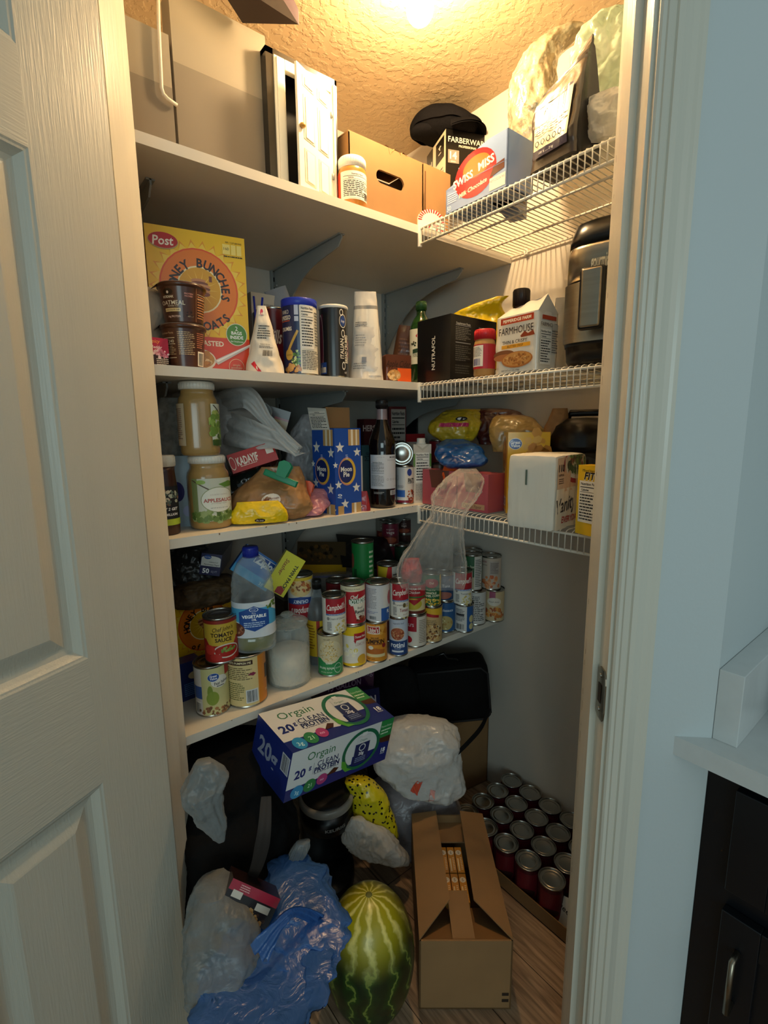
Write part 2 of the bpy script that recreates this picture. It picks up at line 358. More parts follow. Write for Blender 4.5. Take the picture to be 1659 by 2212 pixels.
                    s._lay2(P, F, fn, cl, m, step, o0+do*lay, W)
                continue
            s._lay(polys, fn, cl, m, step, o0+do*lay, W)
        return s
    def _lay(s, polys, fn, cl, m, step, off, W):
        V = []; F = []
        for p in polys: F.append(tuple(range(len(V), len(V)+len(p)))); V += p
        s._lay2(V, F, fn, cl, m, step, off, W)
    def _lay2(s, P, F, fn, cl, m, step, off, W):
        if step and P:
            us = step/W; lo = min(p[0] for p in P); hi = max(p[0] for p in P)
            if hi-lo > us*.6:
                bm = bmesh.new(); vs_ = [bm.verts.new((p[0], p[1], 0)) for p in P]
                for f in F:
                    try: bm.faces.new([vs_[i] for i in f])
                    except Exception: pass
                k = math.ceil(lo/us)
                while k*us < hi:
                    bmesh.ops.bisect_plane(bm, geom=bm.verts[:]+bm.edges[:]+bm.faces[:], plane_co=(k*us, 0, 0), plane_no=(1, 0, 0)); k += 1
                bm.verts.index_update(); P = [(v.co.x, v.co.y) for v in bm.verts]; F = [tuple(v.index for v in f.verts) for f in bm.faces]; bm.free()
        # keep the facing consistent
        F2 = []
        for f in F:
            ar = 0
            for i in range(len(f)): x0, y0 = P[f[i]][:2]; x1, y1 = P[f[(i+1) % len(f)]][:2]; ar += x0*y1-x1*y0
            F2.append(f if ar > 0 else tuple(reversed(f)))
        s.add([fn(u, v, off) for u, v in P], F2, cl, m)
    def build(s, name, parent=None, kind=None):
        me = bpy.data.meshes.new(name); me.from_pydata(s.v, [], s.f); me.update()
        for x in s.mats: me.materials.append(x)
        me.polygons.foreach_set('material_index', s.m); me.polygons.foreach_set('use_smooth', s.sm)
        ca = me.color_attributes.new('Col', 'FLOAT_COLOR', 'CORNER')
        d = []
        for p, c in zip(me.polygons, s.c): d += list(c)*p.loop_total
        ca.data.foreach_set('color', d)
        me.update(); o = bpy.data.objects.new(name, me); col.objects.link(o)
        if parent is not None: o.parent = parent
        if kind: o['kind'] = kind
        return o
def flatmap(O, U, V):
    O = Vector(O); U = Vector(U); V = Vector(V); N_ = U.cross(V).normalized()
    return lambda u, v, o: O+U*u+V*v+N_*o
def cylmap(r, z0, z1, span, mid=-math.pi/2, cx=0, cy=0, ax=1, ay=1):
    """u 0..1 left to right as seen from outside"""
    def f(u, v, o):
        a = mid+(u-.5)*span; return Vector((cx+(r+o)*math.cos(a)*ax, cy+(r+o)*math.sin(a)*ay, z0+(z1-z0)*v))
    return f
def nf(u0, v0, u1, v1, ink='#1a1a1a', bg='#f1ece0', n=9):
    w_, h = u1-u0, v1-v0
    return [('r', u0, v0, u1, v1, bg), ('t', 'Nutrition Facts', (u0+u1)/2, v1-h*.07, h*.06, ink, w_*.9, 0, .03), ('r', u0+w_*.05, v1-h*.16, u1-w_*.05, v1-h*.14, ink),
            ('t', 'Calories', u0+w_*.3, v1-h*.21, h*.05, ink, w_*.45, 0, .03), ('r', u0+w_*.05, v1-h*.27, u1-w_*.05, v1-h*.26, ink), ('ln', u0+w_*.06, v0+h*.05, u1-w_*.06, v1-h*.3, n, ink)]
# ================================================================== THE ROOM
def struct(name, m_, parent=None): return m_.build(name, parent, 'structure')
HC = 2.409
Z1, Z2, Z3, Z4 = 1.912, 1.497, 1.143, .689
YB = -.537; XW = -.407
s2 = math.sqrt(.5)
LI = (-1.117, -.543); RI = (-.5225, -1.139); TH = .131
def off(p, a, b):      # a along the opening (to the right jamb), b out towards the kitchen
    return (p[0]+a*s2-b*s2, p[1]-a*s2-b*s2)
m = M(); m.box(-4.2, .1, -4.8, .1, -.06, 0, m='floor'); struct('floor', m)
m = M(); m.box(-1.236-.13, .1, 0, .1, 0, HC, m='wall'); struct('wall_back', m)
m = M(); m.box(0, .1, -1.30, 0, 0, HC, m='wall'); struct('wall_right', m)
m = M(); m.box(0, .1, -4.8, -1.3, 0, HC+.2, m='kwall'); struct('wall_kitchen', m)
JT = .018
a_ = off(RI, JT, 0); b_ = off(RI, JT, TH)
m = M(); m.prism([a_, (-.425, -1.2361), (0, -1.2361), (0, -1.356), (-.49, -1.356), b_], 0, HC, 'z', m='kwall'); struct('wall_front', m)
a_ = off(LI, -JT, 0); b_ = off(LI, -JT, TH)
m = M(); m.prism([a_, b_, (-1.40, -.446), (-1.40, 0), (-1.2361, 0), (-1.2361, -.4239)], 0, HC, 'z', m='wall'); struct('wall_left', m)
m = M(); m.prism([off(LI, -JT, 0), off(LI, -JT, TH), off(RI, JT, TH), off(RI, JT, 0)], 2.17, HC, 'z', m='kwall'); struct('wall_header', m)
m = M(); m.prism([(-1.40, .1), (-1.40, -.44), (-.48, -1.37), (.1, -1.37), (.1, .1)], HC, HC+.08, 'z', m='ceil'); struct('ceiling', m)
# jambs, stops, casing
def strip(a0, a1, b0, b1, P, z0=0, z1=2.17, mm='trim'):
    q = M(); q.prism([off(P, a0, b0), off(P, a1, b0), off(P, a1, b1), off(P, a0, b1)], z0, z1, 'z', m=mm); return q
struct('trim_1', strip(0, JT, 0, TH, RI)); struct('trim_2', strip(-JT, 0, 0, TH, LI))
struct('trim_3', strip(-.011, 0, .048, .09, RI)); struct('trim_4', strip(0, .011, .048, .09, LI))
q = M(); q.prism([off(LI, 0, 0), off(LI, 0, TH), off(RI, 0, TH), off(RI, 0, 0)], 2.152, 2.17, 'z', m='trim'); struct('trim_5', q)
CP = [(.005, 0), (.005, .009), (.008, .012), (.013, .012), (.0145, .0145), (.021, .0165), (.024, .015), (.026, .0185), (.034, .0185), (.040, .0155), (.047, .0125), (.055, .0125), (.060, .0135), (.066, .0135), (.067, .010), (.067, 0)]
q = M(); q.prism([off(RI, a, TH+b) for a, b in CP], 0, 2.24, 'z', m='trim'); struct('trim_6', q)
q = M(); q.prism([off(LI, -a, TH+b) for a, b in CP][::-1], 0, 2.24, 'z', m='trim'); struct('trim_7', q)
# dark wear marks and a chip on the latch jamb are part of its paint: small flecks
q = M()
rn = random.Random(3)
for k in range(22):
    z = rn.uniform(.3, 1.05) if k < 16 else rn.uniform(1.2, 1.8); P0 = off(RI, -.0114, .046); h = rn.uniform(.004, .018)
    q.add([(P0[0], P0[1], z), (P0[0]-.0008, P0[1]-.0008, z), (P0[0]-.0008, P0[1]-.0008, z+h), (P0[0], P0[1], z+h)], [(0, 1, 2, 3)], '#4a3a28', 'matte')
p0 = off(RI, -.0002, .012); p1 = off(RI, -.0002, .026)
q.add([(p0[0], p0[1], .935), (p1[0], p1[1], .928), (p1[0], p1[1], .958), (p0[0], p0[1], .965)], [(0, 1, 2, 3)], '#8d6a3c', 'matte')
struct('trim_8', q)
# strike plate
def sp(a, b, z): p_ = off(RI, a, b); return (p_[0], p_[1], z)
t = thing('strike_plate', 'nickel latch strike plate screwed to the right door jamb', 'strike plate', sp(0, .12, .90))
q = M(); o0 = Vector(sp(0, .12, .90))
out = [(.094, .866), (.094, .948), (.105, .955), (.125, .955), (.1335, .945), (.138, .935), (.138, .885), (.1335, .872), (.125, .862), (.105, .86)]
def lip(b): return -.0025-(max(0, b-.131))*.2
V = [Vector(sp(lip(b), b, z))-o0 for b, z in out]+[Vector(sp(lip(b)+.002, b, z))-o0 for b, z in out]
n = len(out); q.add(V, [tuple(range(n)), tuple(range(2*n-1, n-1, -1))]+[(i, i+n, (i+1) % n+n, (i+1) % n) for i in range(n)], m='rib'); q.build('plate', t)
q = M()
V = [Vector(sp(-.0032, b, z))-o0 for b, z in [(.101, .890), (.117, .890), (.117, .925), (.101, .925)]]; q.add(V, [(0, 1, 2, 3)], '#2a211a', 'matte'); q.build('latch_hole', t)
for z in (.877, .94):
    q = M(); c0 = Vector(sp(-.003, .109, z))-o0; q.lathe([(.0001, -.001), (.004, -.001), (.004, .001), (.0001, .0015)], m='chrome', n=12)
    for i, v in enumerate(q.v): q.v[i] = tuple(c0+Vector((-v[2]*s2+v[0]*s2, v[2]*s2+v[0]*s2, v[1])))
    q.build('screw', t)
# ------------------------------------------------------------------ door, swung open on the left
HG = Vector((-1.1848, -.6608, 0)); DX_ = Vector((-.866, -.5, 0)); DN = Vector((.5, -.866, 0))
def dp(u, z, d=0): return HG+DX_*u+DN*d+Vector((0, 0, z))
q = M()
cols_ = [(.135, .335), (.425, .625)]; rows_ = [(.24, .787), (1.009, 1.746), (1.868, 2.035)]
W_, Z0_, Z1_ = .76, .012, 2.145
us = [0]+[x for c in cols_ for x in c]+[W_]; zs = [Z0_]+[x for c in rows_ for x in c]+[Z1_]
for i in range(len(us)-1):
    for j in range(len(zs)-1):
        if i % 2 and j % 2: continue
        mm = 'doorh' if (j % 2 == 0 and i not in (0, len(us)-2)) else 'doorp'
        q.add([dp(us[i], zs[j]), dp(us[i+1], zs[j]), dp(us[i+1], zs[j+1]), dp(us[i], zs[j+1])], [(0, 1, 2, 3)], m=mm)
prof = [(0, 0), (.003, -.0015), (.006, -.002), (.010, -.006), (.016, -.011), (.024, -.0125), (.027, -.0125), (.031, -.0115), (.05, -.004), (.053, -.0032)]
door = struct('door_1', M().add([dp(0, Z0_), dp(W_, Z0_), dp(W_, Z1_), dp(0, Z1_), dp(0, Z0_, -.035), dp(W_, Z0_, -.035), dp(W_, Z1_, -.035), dp(0, Z1_, -.035)], [(4, 5, 6, 7), (0, 4, 7, 3), (1, 2, 6, 5), (0, 1, 5, 4), (3, 7, 6, 2)], m='doorp'))
q.build('stiles_and_rails', door)
for c in cols_:
    for r_ in rows_:
        q = M(); V = []
        for i_, d in prof:
            V += [dp(c[0]+i_, r_[0]+i_, d), dp(c[1]-i_, r_[0]+i_, d), dp(c[1]-i_, r_[1]-i_, d), dp(c[0]+i_, r_[1]-i_, d)]
        n = len(prof); F = [(4*k+e, 4*k+(e+1) % 4, 4*k+4+(e+1) % 4, 4*k+4+e) for k in range(n-1) for e in range(4)]+[tuple(range(4*n-4, 4*n))]
        q.add(V, F, m='doorp'); q.build('panel', door)
# ------------------------------------------------------------------ kitchen counter, cabinet, splash
cz = .846
t = tagm(M().prism([(-.532, -1.314), (-.49, -1.3565), (-.003, -1.3565), (-.003, -2.9), (-.527, -2.9)][::-1], cz-.034, cz, 'z', m='quartz').build('countertop'), 'white quartz kitchen countertop over the black cabinet', 'countertop')
t = tagm(M().box(-.49, -.003, -1.392, -1.3565, cz, cz+.125, m='quartz', b=.0015).build('side_splash'), 'short thick white splash block standing on the countertop against the wall', 'backsplash')
t = thing('base_cabinet', 'black kitchen base cabinet under the white countertop', 'cabinet', (-.49, -1.3575, 0))
q = M(); q.box(0, .47, -1.5, 0, .09, cz-.035, m='cab'); q.box(.06, .47, -1.5, 0, 0, .09, m='cab'); q.build('body', t)
def shaker(y0, y1, z0, z1, kind):
    q = M(); X = -.019
    ys = [y0, y0+.055, y1-.055, y1]; zz = [z0, z0+.055, z1-.055, z1]
    for (a, b, c, d) in ((ys[0], ys[1], z0, z1), (ys[2], ys[3], z0, z1), (ys[1], ys[2], z0, zz[1]), (ys[1], ys[2], zz[2], z1)): q.box(X, -.001, a, b, c, d, m='cab', b=.002)
    q.box(-.008, -.001, ys[1]-.002, ys[2]+.002, zz[1]-.002, zz[2]+.002, m='cab')
    o = q.build(kind, t)
    yh = y1-.028; zh = z1-.11 if kind == 'door' else (z0+z1)/2
    h = M()
    if kind == 'door': h.tube([(X-.001, yh, zh-.05), (X-.026, yh, zh-.05), (X-.026, yh, zh+.05), (X-.001, yh, zh+.05)], .005, m='rib')
    else: h.tube([(X-.001, (y0+y1)/2-.05, zh), (X-.026, (y0+y1)/2-.05, zh), (X-.026, (y0+y1)/2+.05, zh), (X-.001, (y0+y1)/2+.05, zh)], .005, m='rib')
    h.build('handle', o)
for k in range(3):
    y1 = -.045-.46*k
    shaker(y1-.43, y1, .13, .56, 'door'); shaker(y1-.43, y1, .60, .785, 'drawer')
# bottle by the splash
t = thing('drink_bottle', 'dark plastic bottle with a blue cap beside the splash block', 'bottle', (-.33, -1.455, cz))
M().lathe([(.001, 0), (.03, 0), (.034, .004), (.034, .05), (.031, .06), (.034, .07), (.034, .095), (.016, .118), (.013, .125)], '#2b2420', 'gloss').build('body', t)
M().lathe([(.015, .12), (.0165, .122), (.0165, .145), (.014, .148)], '#2f6fc4', 'plas', n=24).build('cap', t)
# ------------------------------------------------------------------ boards, tracks, brackets
bp = [(-1.2345, -.426), (-1.123, YB), (-.0015, YB), (-.0015, -.0015), (-1.2345, -.0015)]
BL = {Z1: 'top white board shelf, above eye level, carrying the grey panels', Z2: 'second white board shelf from the top, under the sunburst cereal box', Z3: 'third white board shelf, under the applesauce jars', Z4: 'lowest white board shelf, crowded with food cans'}
for z in (Z1, Z2, Z3, Z4):
    q = M(); q.prism(bp, z-.021, z, 'z', m='board')
    if z in (Z4, Z3):     # chips in the edging
        rn = random.Random(int(z*100))
        for k in range(9):
            x = rn.uniform(-1.05, -.1 if z == Z4 else -.42); q.box(x, x+rn.uniform(.0008, .003), YB-.0004, YB, z-.0025-rn.random()*.003, z-.001, '#7a6040', 'matte')
    tagm(q.build('shelf_board'), BL[z], 'shelf', 'white board shelves')
TX = [-1.06, -.577, -.10]
for i, x in enumerate(TX):
    q = M(); q.box(x-.0125, x-.006, -.013, -.0008, .75, 2.05, m='zinc'); q.box(x+.006, x+.0125, -.013, -.0008, .75, 2.05, m='zinc'); q.box(x-.006, x+.006, -.004, -.0008, .75, 2.05, m='zinc')
    for k in range(40): z = .77+k*.032; q.box(x-.003, x+.003, -.0045, -.003, z, z+.014, '#15181a', 'matte')
    tagm(q.build('shelf_track'), ['slotted metal wall track at the left, behind the cereal box', 'slotted metal wall track in the middle of the back wall', 'slotted metal wall track nearest the back right corner'][i], 'shelf track', 'wall tracks for the boards')
WB = {Z1: 'top', Z2: 'second', Z3: 'third', Z4: 'lowest'}
for i, x in enumerate(TX):
    for z in (Z1, Z2, Z3, Z4):
        q = M(); L_ = .40; zt = -.0215
        pts = [(-.004, 0), (-L_, 0), (-L_, -.012), (-L_+.02, -.03)]
        for k in range(9): a = k/8; pts.append((-L_+.03+(L_-.065)*(a), -.032-.03*a-(.12)*a**3.2))
        pts += [(-.022, -.20), (-.014, -.21), (-.004, -.21)]
        q.prism([(y, v) for y, v in pts], -.002, .002, 'x', m='zinc')
        q.box(-.009, .009, -L_, -.004, -.003, 0, m='zinc')
        for zz in (-.05, -.15): q.tube([(-.006, -.016, zz), (.006, -.016, zz)], .004, m='zinc', n=8)
        o = q.build('shelf_bracket'); o.location = (x, -.0135, z-.0215)
        tagm(o, f"grey metal bracket under the {WB[z]} board, {['left', 'middle', 'right'][i]} track", 'shelf bracket', 'grey shelf brackets')
# ------------------------------------------------------------------ wire shelves on the right wall
Y0w, Y1w = -.541, -1.233
for z, lb in ((Z1, 'top white wire shelf under the black pouch'), (Z2, 'middle white wire shelf under the air fryer'), (Z3, 'lowest white wire shelf under the napkins')):
    t = thing('wire_shelf', lb, 'wire shelf', (-.002, Y0w, z), group='white wire shelves on the right wall')
    q = M(); n = 45; X1 = XW+.002
    for k in range(n+1):
        y = (Y1w-Y0w)*k/n; 
        q.tube([(-.004, y, -.002), (X1+.012, y, -.002), (X1+.004, y, -.005), (X1, y, -.012), (X1, y, -.048)], .00135, m='wire', n=5)
    q.build('deck_wires', t)
    for (x, zz, r_) in ((X1+.0025, -.010, .003), (X1+.0025, -.048, .0034), (X1*.64, -.0065, .003), (X1*.32, -.0065, .003), (-.008, -.0065, .003)):
        M().tube([(x, .001, zz), (x, Y1w-Y0w-.001, zz)], r_, m='wire', n=8).build('rail', t)
    M().box(X1-.004, X1+.006, -.002, .006, -.056, .000, m='wire', b=.002).build('end_cap', t)
    for k in range(4):
        y = -.06-k*.19; M().box(-.013, .0015, y-.006, y+.006, -.014, .004, m='wire', b=.002).build('wall_clip', t)
# ------------------------------------------------------------------ bulb
t = thing('ceiling_light', 'bare glowing bulb in a white ceiling holder', 'ceiling light', (BULB[0], BULB[1], HC))
M().lathe([(.055, -.001), (.055, -.008), (.035, -.03), (.022, -.04), (.021, -.055)], m='whp', n=32).build('lamp_holder', t)
me_, N, L, b = newmat('lit_bulb'); em = N.new('ShaderNodeEmission'); em.inputs[0].default_value = (*BULB_C, 1); em.inputs[1].default_value = BULB_E
L.new(em.outputs[0], N['Material Output'].inputs['Surface'])
q = M(); pr = [(.013, -.05), (.015, -.062)]+[(.031*math.sin(a), -.104+.031*math.cos(a)*1.05) for a in [R(d) for d in range(40, 180, 12)]]+[(.001, -.1366)]
q.lathe(pr, m=me_, n=32); q.build('bulb', t)
# ================================================================== BUILDERS FOR THE THINGS
def DYd(px, y): return hdist(hit(px, 1000, 1, y))      # distance to the line Y=y along this column
def DXd(px, x): return hdist(hit(px, 1000, 0, x))
def front(px, z, py=None, dist=None):
    if dist is None: return hit(px, py, 2, z)
    p = atd(px, 1000, dist); p.z = z; return p
def topz(px, ytop, P): return atd(px, ytop, hdist(P)).z
def can(px, z, w, ytop, art, bg='#e8e4da', py=None, dist=None, on=None, label='', group='canned food on the lowest board', rot=0, rim='steel', span=2.2, name='food_can', h=None, flip=False, lidc='steel', m='cannp', lay=None, r=None):
    """a tin can; on=(center, top z) of the can it stands on"""
    if on: z = on[1]; dist = hdist(on[0])-.036
    P = front(px, z, py, dist); 
    if r is None: r = w*depth(P)/FPX/2*.99
    H_ = h if h else topz(px, ytop, P)-z
    c = P+away(P)*r; c.z = z
    t = thing(name, label, 'can', c, face_rot(c), group)
    b = M(); g = .0022
    b.lathe([(r*.9, .001), (r*.97, 0), (r, .0012), (r, .0035), (r*.975, .005), (r*.972, H_-.005), (r, H_-.0035), (r, H_-.0008), (r*.985, H_), (r*.955, H_-.0006), (r*.945, H_-.0035)], m=rim, cap1=False)
    b.build('body', t)
    l = M(); l.lathe([(r*.948, H_-.0035), (r*.90, H_-.0035), (r*.88, H_-.0025), (r*.85, H_-.0035), (r*.66, H_-.0035), (r*.64, H_-.0028), (r*.61, H_-.0035), (r*.01, H_-.0035)], m=lidc, cap0=False); l.build('lid', t)
    q = M(); rl = r*.978; q.lathe([(rl, .0052), (rl, H_-.0052)], bg, m, cap0=False, cap1=False, n=48)
    hh = H_-.0104; W = rl*span
    f = cylmap(rl, .0052, H_-.0052, span, -math.pi/2+R(rot))
    if flip: g_ = f; f = lambda u, v, o: g_(1-u, 1-v, o)
    q.art(art, f, W, hh, m, step=.005); q.build('paper_label', t)
    return (c, z+H_, r)
def boxat(name, label, cat, O, X, Z, W, D, Hh, F=(), Rr=(), Lf=(), T=(), c='#fff', m='paper', sides=None, group=None, bev=0):
    """solid box, front-bottom-left corner at O; local +y goes away from the viewer"""
    q = M(); q.box(0, W, 0, D, 0, Hh, c, m, b=bev)
    e = .0003 if not bev else .0005
    if sides:
        for k_, cc in sides.items():
            if k_ == 'R': q.art([('r', 0, 0, 1, 1, cc)], flatmap((W, 0, 0), (0, D, 0), (0, 0, Hh)), D, Hh, m, o0=.0001)
            if k_ == 'L': q.art([('r', 0, 0, 1, 1, cc)], flatmap((0, D, 0), (0, -D, 0), (0, 0, Hh)), D, Hh, m, o0=.0001)
            if k_ == 'T': q.art([('r', 0, 0, 1, 1, cc)], flatmap((0, 0, Hh), (W, 0, 0), (0, D, 0)), W, D, m, o0=.0001)
    q.art(F, flatmap((0, 0, 0), (W, 0, 0), (0, 0, Hh)), W, Hh, m, o0=e)
    q.art(Rr, flatmap((W, 0, 0), (0, D, 0), (0, 0, Hh)), D, Hh, m, o0=e)
    q.art(Lf, flatmap((0, D, 0), (0, -D, 0), (0, 0, Hh)), D, Hh, m, o0=e)
    q.art(T, flatmap((0, 0, Hh), (W, 0, 0), (0, D, 0)), W, D, m, o0=e)
    o = q.build(name)
    X = Vector(X).normalized(); Z = Vector(Z); Z = (Z-X*Z.dot(X)).normalized(); Y = Z.cross(X)
    o.matrix_world = Matrix.Translation(O) @ Matrix((X, Y, Z)).transposed().to_4x4()
    return tagm(o, label, cat, group)
def bx(name, label, cat, z, L, Rt, ytl, D, **k):
    """upright carton on a level z: L, Rt = (px, py or None, dist or None) of the front bottom corners, ytl = top of the left front edge"""
    P0 = front(L[0], z, *L[1:]); P1 = front(Rt[0], z, *Rt[1:])
    W = (P1-P0).length; Hh = topz(L[0], ytl, P0)-z
    return boxat(name, label, cat, P0, P1-P0, (0, 0, 1), W, D, Hh, **k), P0, P1, Hh
def tilted(name, label, cat, A, B, C_, D, **k):
    """flat-fronted carton through three front corners in the place: A bottom left, B bottom right, C_ top left"""
    A, B, C_ = Vector(A), Vector(B), Vector(C_)
    return boxat(name, label, cat, A, B-A, C_-A, (B-A).length, D, (C_-A).length, **k)
def rnoise(p, fr, seed, oct=3):
    """creased noise: sharp folds like crumpled film"""
    v = 0; a = 1; q = Vector(p)*fr+Vector((seed*7.3, seed*3.1, seed*1.7))
    for k in range(oct): v += a*(1-2*abs(noise.noise(q))); q = q*2.1; a *= .5
    return v/1.6
def sack(name, label, cat, mt, rings, seed=1, fr=14, amp=.012, pleat=0, npl=11, n=120, m_=72, closed=True, group=None, zmin=None, zmax=None, c='#fff', art=None, parent=None, double=False):
    """film or cloth lofted through rings (center, rx across the view, ry along it)"""
    C0 = Vector(rings[0][0]); a0 = away(C0) if parent is None else None
    aw = away(C0); ac = Vector((-aw.y, aw.x, 0))*-1
    if ac.dot(_r) < 0: ac = -ac
    org = Vector((C0.x, C0.y, min(Vector(r_[0]).z for r_ in rings)))
    K = len(rings)
    def cr(a, b, c_, d, t): return .5*((2*b)+(-a+c_)*t+(2*a-5*b+4*c_-d)*t*t+(-a+3*b-3*c_+d)*t**3)
    def at(v):
        x = v*(K-1); i = min(int(x), K-2); t = x-i; g = [rings[max(0, min(K-1, i+j))] for j in (-1, 0, 1, 2)]
        P = Vector([cr(*[Vector(r_[0])[k] for r_ in g], t) for k in range(3)])
        return P, max(.0008, cr(*[r_[1] for r_ in g], t)), max(.0008, cr(*[r_[2] for r_ in g], t)), cr(*[(r_[3] if len(r_) > 3 else 0) for r_ in g], t)
    q = M()
    def fn(u, v):
        P, rx, ry, pl = at(v); a = 2*math.pi*u
        ca, sa = math.cos(a), math.sin(a)
        k = (abs(ca)**2.5+abs(sa)**2.5)**(-1/2.5)
        b = ac*(ca*k)+aw*(sa*k)
        p = P+ac*(rx*ca*k)+aw*(ry*sa*k)
        s_ = min(1, rx/.05, ry/.03)
        d = rnoise((p.x, p.y, p.z*.6), fr*1.5, seed, 4)*amp*1.15*max(.25, s_)+noise.noise(Vector(p)*fr*.45+Vector((seed, 0, 0)))*amp*1.3*s_
        if pl: d += pl*(math.sin(a*npl+3*noise.noise(p*6+Vector((seed, 0, 0))))+.5*math.sin(a*npl*1.9+v*3))*s_
        p = p+b*d
        if zmin is not None and p.z < zmin: p.z = zmin+.0005
        if zmax is not None and p.z > zmax: p.z = zmax-.0005
        return p-org
    q.grid(fn, n, m_, c, mt, True, closeu=True)
    if closed:
        nv = len(q.v)
        for base, vv in ((0, 0), (m_*n, 1)):
            P = at(vv)[0]-org; 
            if zmin is not None: P.z = max(P.z, zmin-org.z+.0004)
            q.v.append(tuple(P)); ci = len(q.v)-1
            for k in range(n):
                f = (ci, base+(k+1) % n, base+k) if vv == 0 else (ci, base+k, base+(k+1) % n)
                q.f.append(f); q.c.append(H(c)); q.m.append(q.mi(mt)); q.sm.append(True)
    if art:
        items, (va, vb), span, mm = art
        def fa(u, v, o):
            uu = -.25+(u-.5)*span; vv = va+(vb-va)*v
            P = Vector(fn(uu % 1.0, vv)); e = .004
            t1 = Vector(fn((uu+e) % 1.0, vv))-P; t2 = Vector(fn(uu % 1.0, min(1, vv+e)))-P
            N_ = t1.cross(t2)
            N_ = N_.normalized() if N_.length > 1e-9 else -aw
            if N_.dot(aw) > 0: N_ = -N_
            return P+N_*(o+.0012)
        q.art(items, fa, span, span, mm, step=span/24 if True else None)
    o = q.build(name, parent)
    if parent is None: o.location = org; tagm(o, label, cat, group)
    return o
def rg(px, py, dist, w, ry, pl=0): P = atd(px, py, dist); return (P, w*depth(P)/FPX/2, ry, pl)
def pouch(name, label, cat, z, px, w, ytop, D=.05, py=None, dist=None, tilt=0, yaw=0, m='foil', c='#fff', art=(), back=None, top=.12, taper=.0, amp=.004, fr=16, seed=1, lean=0, sharp=1.0, group=None, side=(), artbox=(0, 0, 1, 1)):
    """stand-up bag: round-bottomed front and back sheets sealed along a flat top"""
    P = front(px, z, py, dist); W = w*depth(P)/FPX; Hh = topz(px, ytop, P)-z
    c0 = P+away(P)*D/2; c0.z = z
    def S(u, v, sgn):
        e = (1-abs(2*u-1)**3.0); pr = min(1, (1-v)/(1-top))**.8 if v < 1 else 0
        pr = max(0.02, pr) if v < 1-top*.02 else .02
        dd = D/2*pr*(e**.5 if e > 0 else 0)
        x = (u-.5)*W*(1-taper*v); zz = v*Hh
        nn = rnoise(Vector((x, sgn*.1, zz)), fr, seed)*amp*(e**.5 if e > 0 else 0)
        return Vector((x+noise.noise(Vector((zz*fr, sgn, seed)))*amp*.6, sgn*(dd+.0008+nn*(.6+.4*pr))+lean*zz*zz, zz))
    q = M(); q.grid(lambda u, v: S(u, v, -1), 26, 34, c, m); q.grid(lambda u, v: S(1-u, v, 1), 26, 34, c, m)
    # bottom and side closing strips
    q.grid(lambda u, v: S(u, 0, -1)*(1-v)+S(u, 0, 1)*v, 26, 2, c, m); q.grid(lambda u, v: (S(u, 1, -1)*(1-v)+S(u, 1, 1)*v), 26, 1, c, m)
    q.grid(lambda u, v: (S(0, v, 1)*(1-u)+S(0, v, -1)*u), 1, 34, c, m); q.grid(lambda u, v: (S(1, v, -1)*(1-u)+S(1, v, 1)*u), 1, 34, c, m)
    a0, b0, a1, b1 = artbox
    q.art(art, lambda u, v, o: S(a0+(a1-a0)*u, b0+(b1-b0)*v, -1)+Vector((0, -o-.0008, 0)), W*(a1-a0), Hh*(b1-b0), m, step=W/22)
    o = q.build(name); o.location = c0; o.rotation_euler = (0, R(tilt), face_rot(c0)+R(yaw)); return tagm(o, label, cat, group), c0, W, Hh
def bottle(name, label, cat, z, px, w, ytop, prof, m, art=None, lab=None, cap=None, py=None, dist=None, liquid=None, c='#fff', group=None, sq=0, rot=0, capm='plas', span=2.4, labm='paper', bg='#eee', ax=1, ay=1):
    """prof: (radius share, height share) up to the neck; lab=(v0,v1,r share); cap=(v0, r share, colour)"""
    P = front(px, z, py, dist); r = w*depth(P)/FPX/2; Hh = topz(px, ytop, P)-z
    c0 = P+away(P)*r; c0.z = z; t = thing(name, label, cat, c0, face_rot(c0)+R(rot), group)
    q = M(); q.lathe([(a*r, b*Hh) for a, b in prof], c, m, sq=sq, ax=ax, ay=ay); q.build('body', t)
    if liquid:
        q = M(); q.lathe([(a*r*.955, .003+b*Hh) for a, b in liquid[0]], liquid[2] if len(liquid) > 2 else '#fff', liquid[1], sq=sq, ax=ax, ay=ay); q.build('contents', t)
    if cap:
        v0, rr, cc = cap[:3]; h1 = cap[3] if len(cap) > 3 else 1
        q = M(); q.lathe([(rr*r, v0*Hh), (rr*r*1.0, h1*Hh-.003), (rr*r*.93, h1*Hh)], cc, capm); 
        for k in range(36):
            a = k*math.pi/18; x, y = rr*r*math.cos(a), rr*r*math.sin(a); q.tube([(x, y, v0*Hh+.002), (x, y, h1*Hh-.004)], .0006, cc, capm, 4)
        q.build('cap', t)
    if lab:
        v0, v1, rr = lab; q = M(); sp = span if span < 6.2 else 2*math.pi
        n = 40; f = cylmap(rr*r+.0006, v0*Hh, v1*Hh, sp)
        if sq:
            def f(u, v, o, sp=sp):
                a = -math.pi/2+(u-.5)*sp; ca, sa = math.cos(a), math.sin(a); k = (abs(ca)**(2+sq)+abs(sa)**(2+sq))**(-1/(2+sq)); rad = (rr*r+.0006)*k+o
                return Vector((rad*ca*ax, rad*sa*ay, Hh*(v0+(v1-v0)*v)))
        q.grid(lambda u, v: f(u, v, 0), n, 1, bg, labm)
        q.art(art or (), f, rr*r*sp, Hh*(v1-v0), labm, step=.005); q.build('paper_label', t)
    return t, c0, r, Hh
# ================================================================== TOP BOARD AND TOP WIRE SHELF
TOPD = -.47
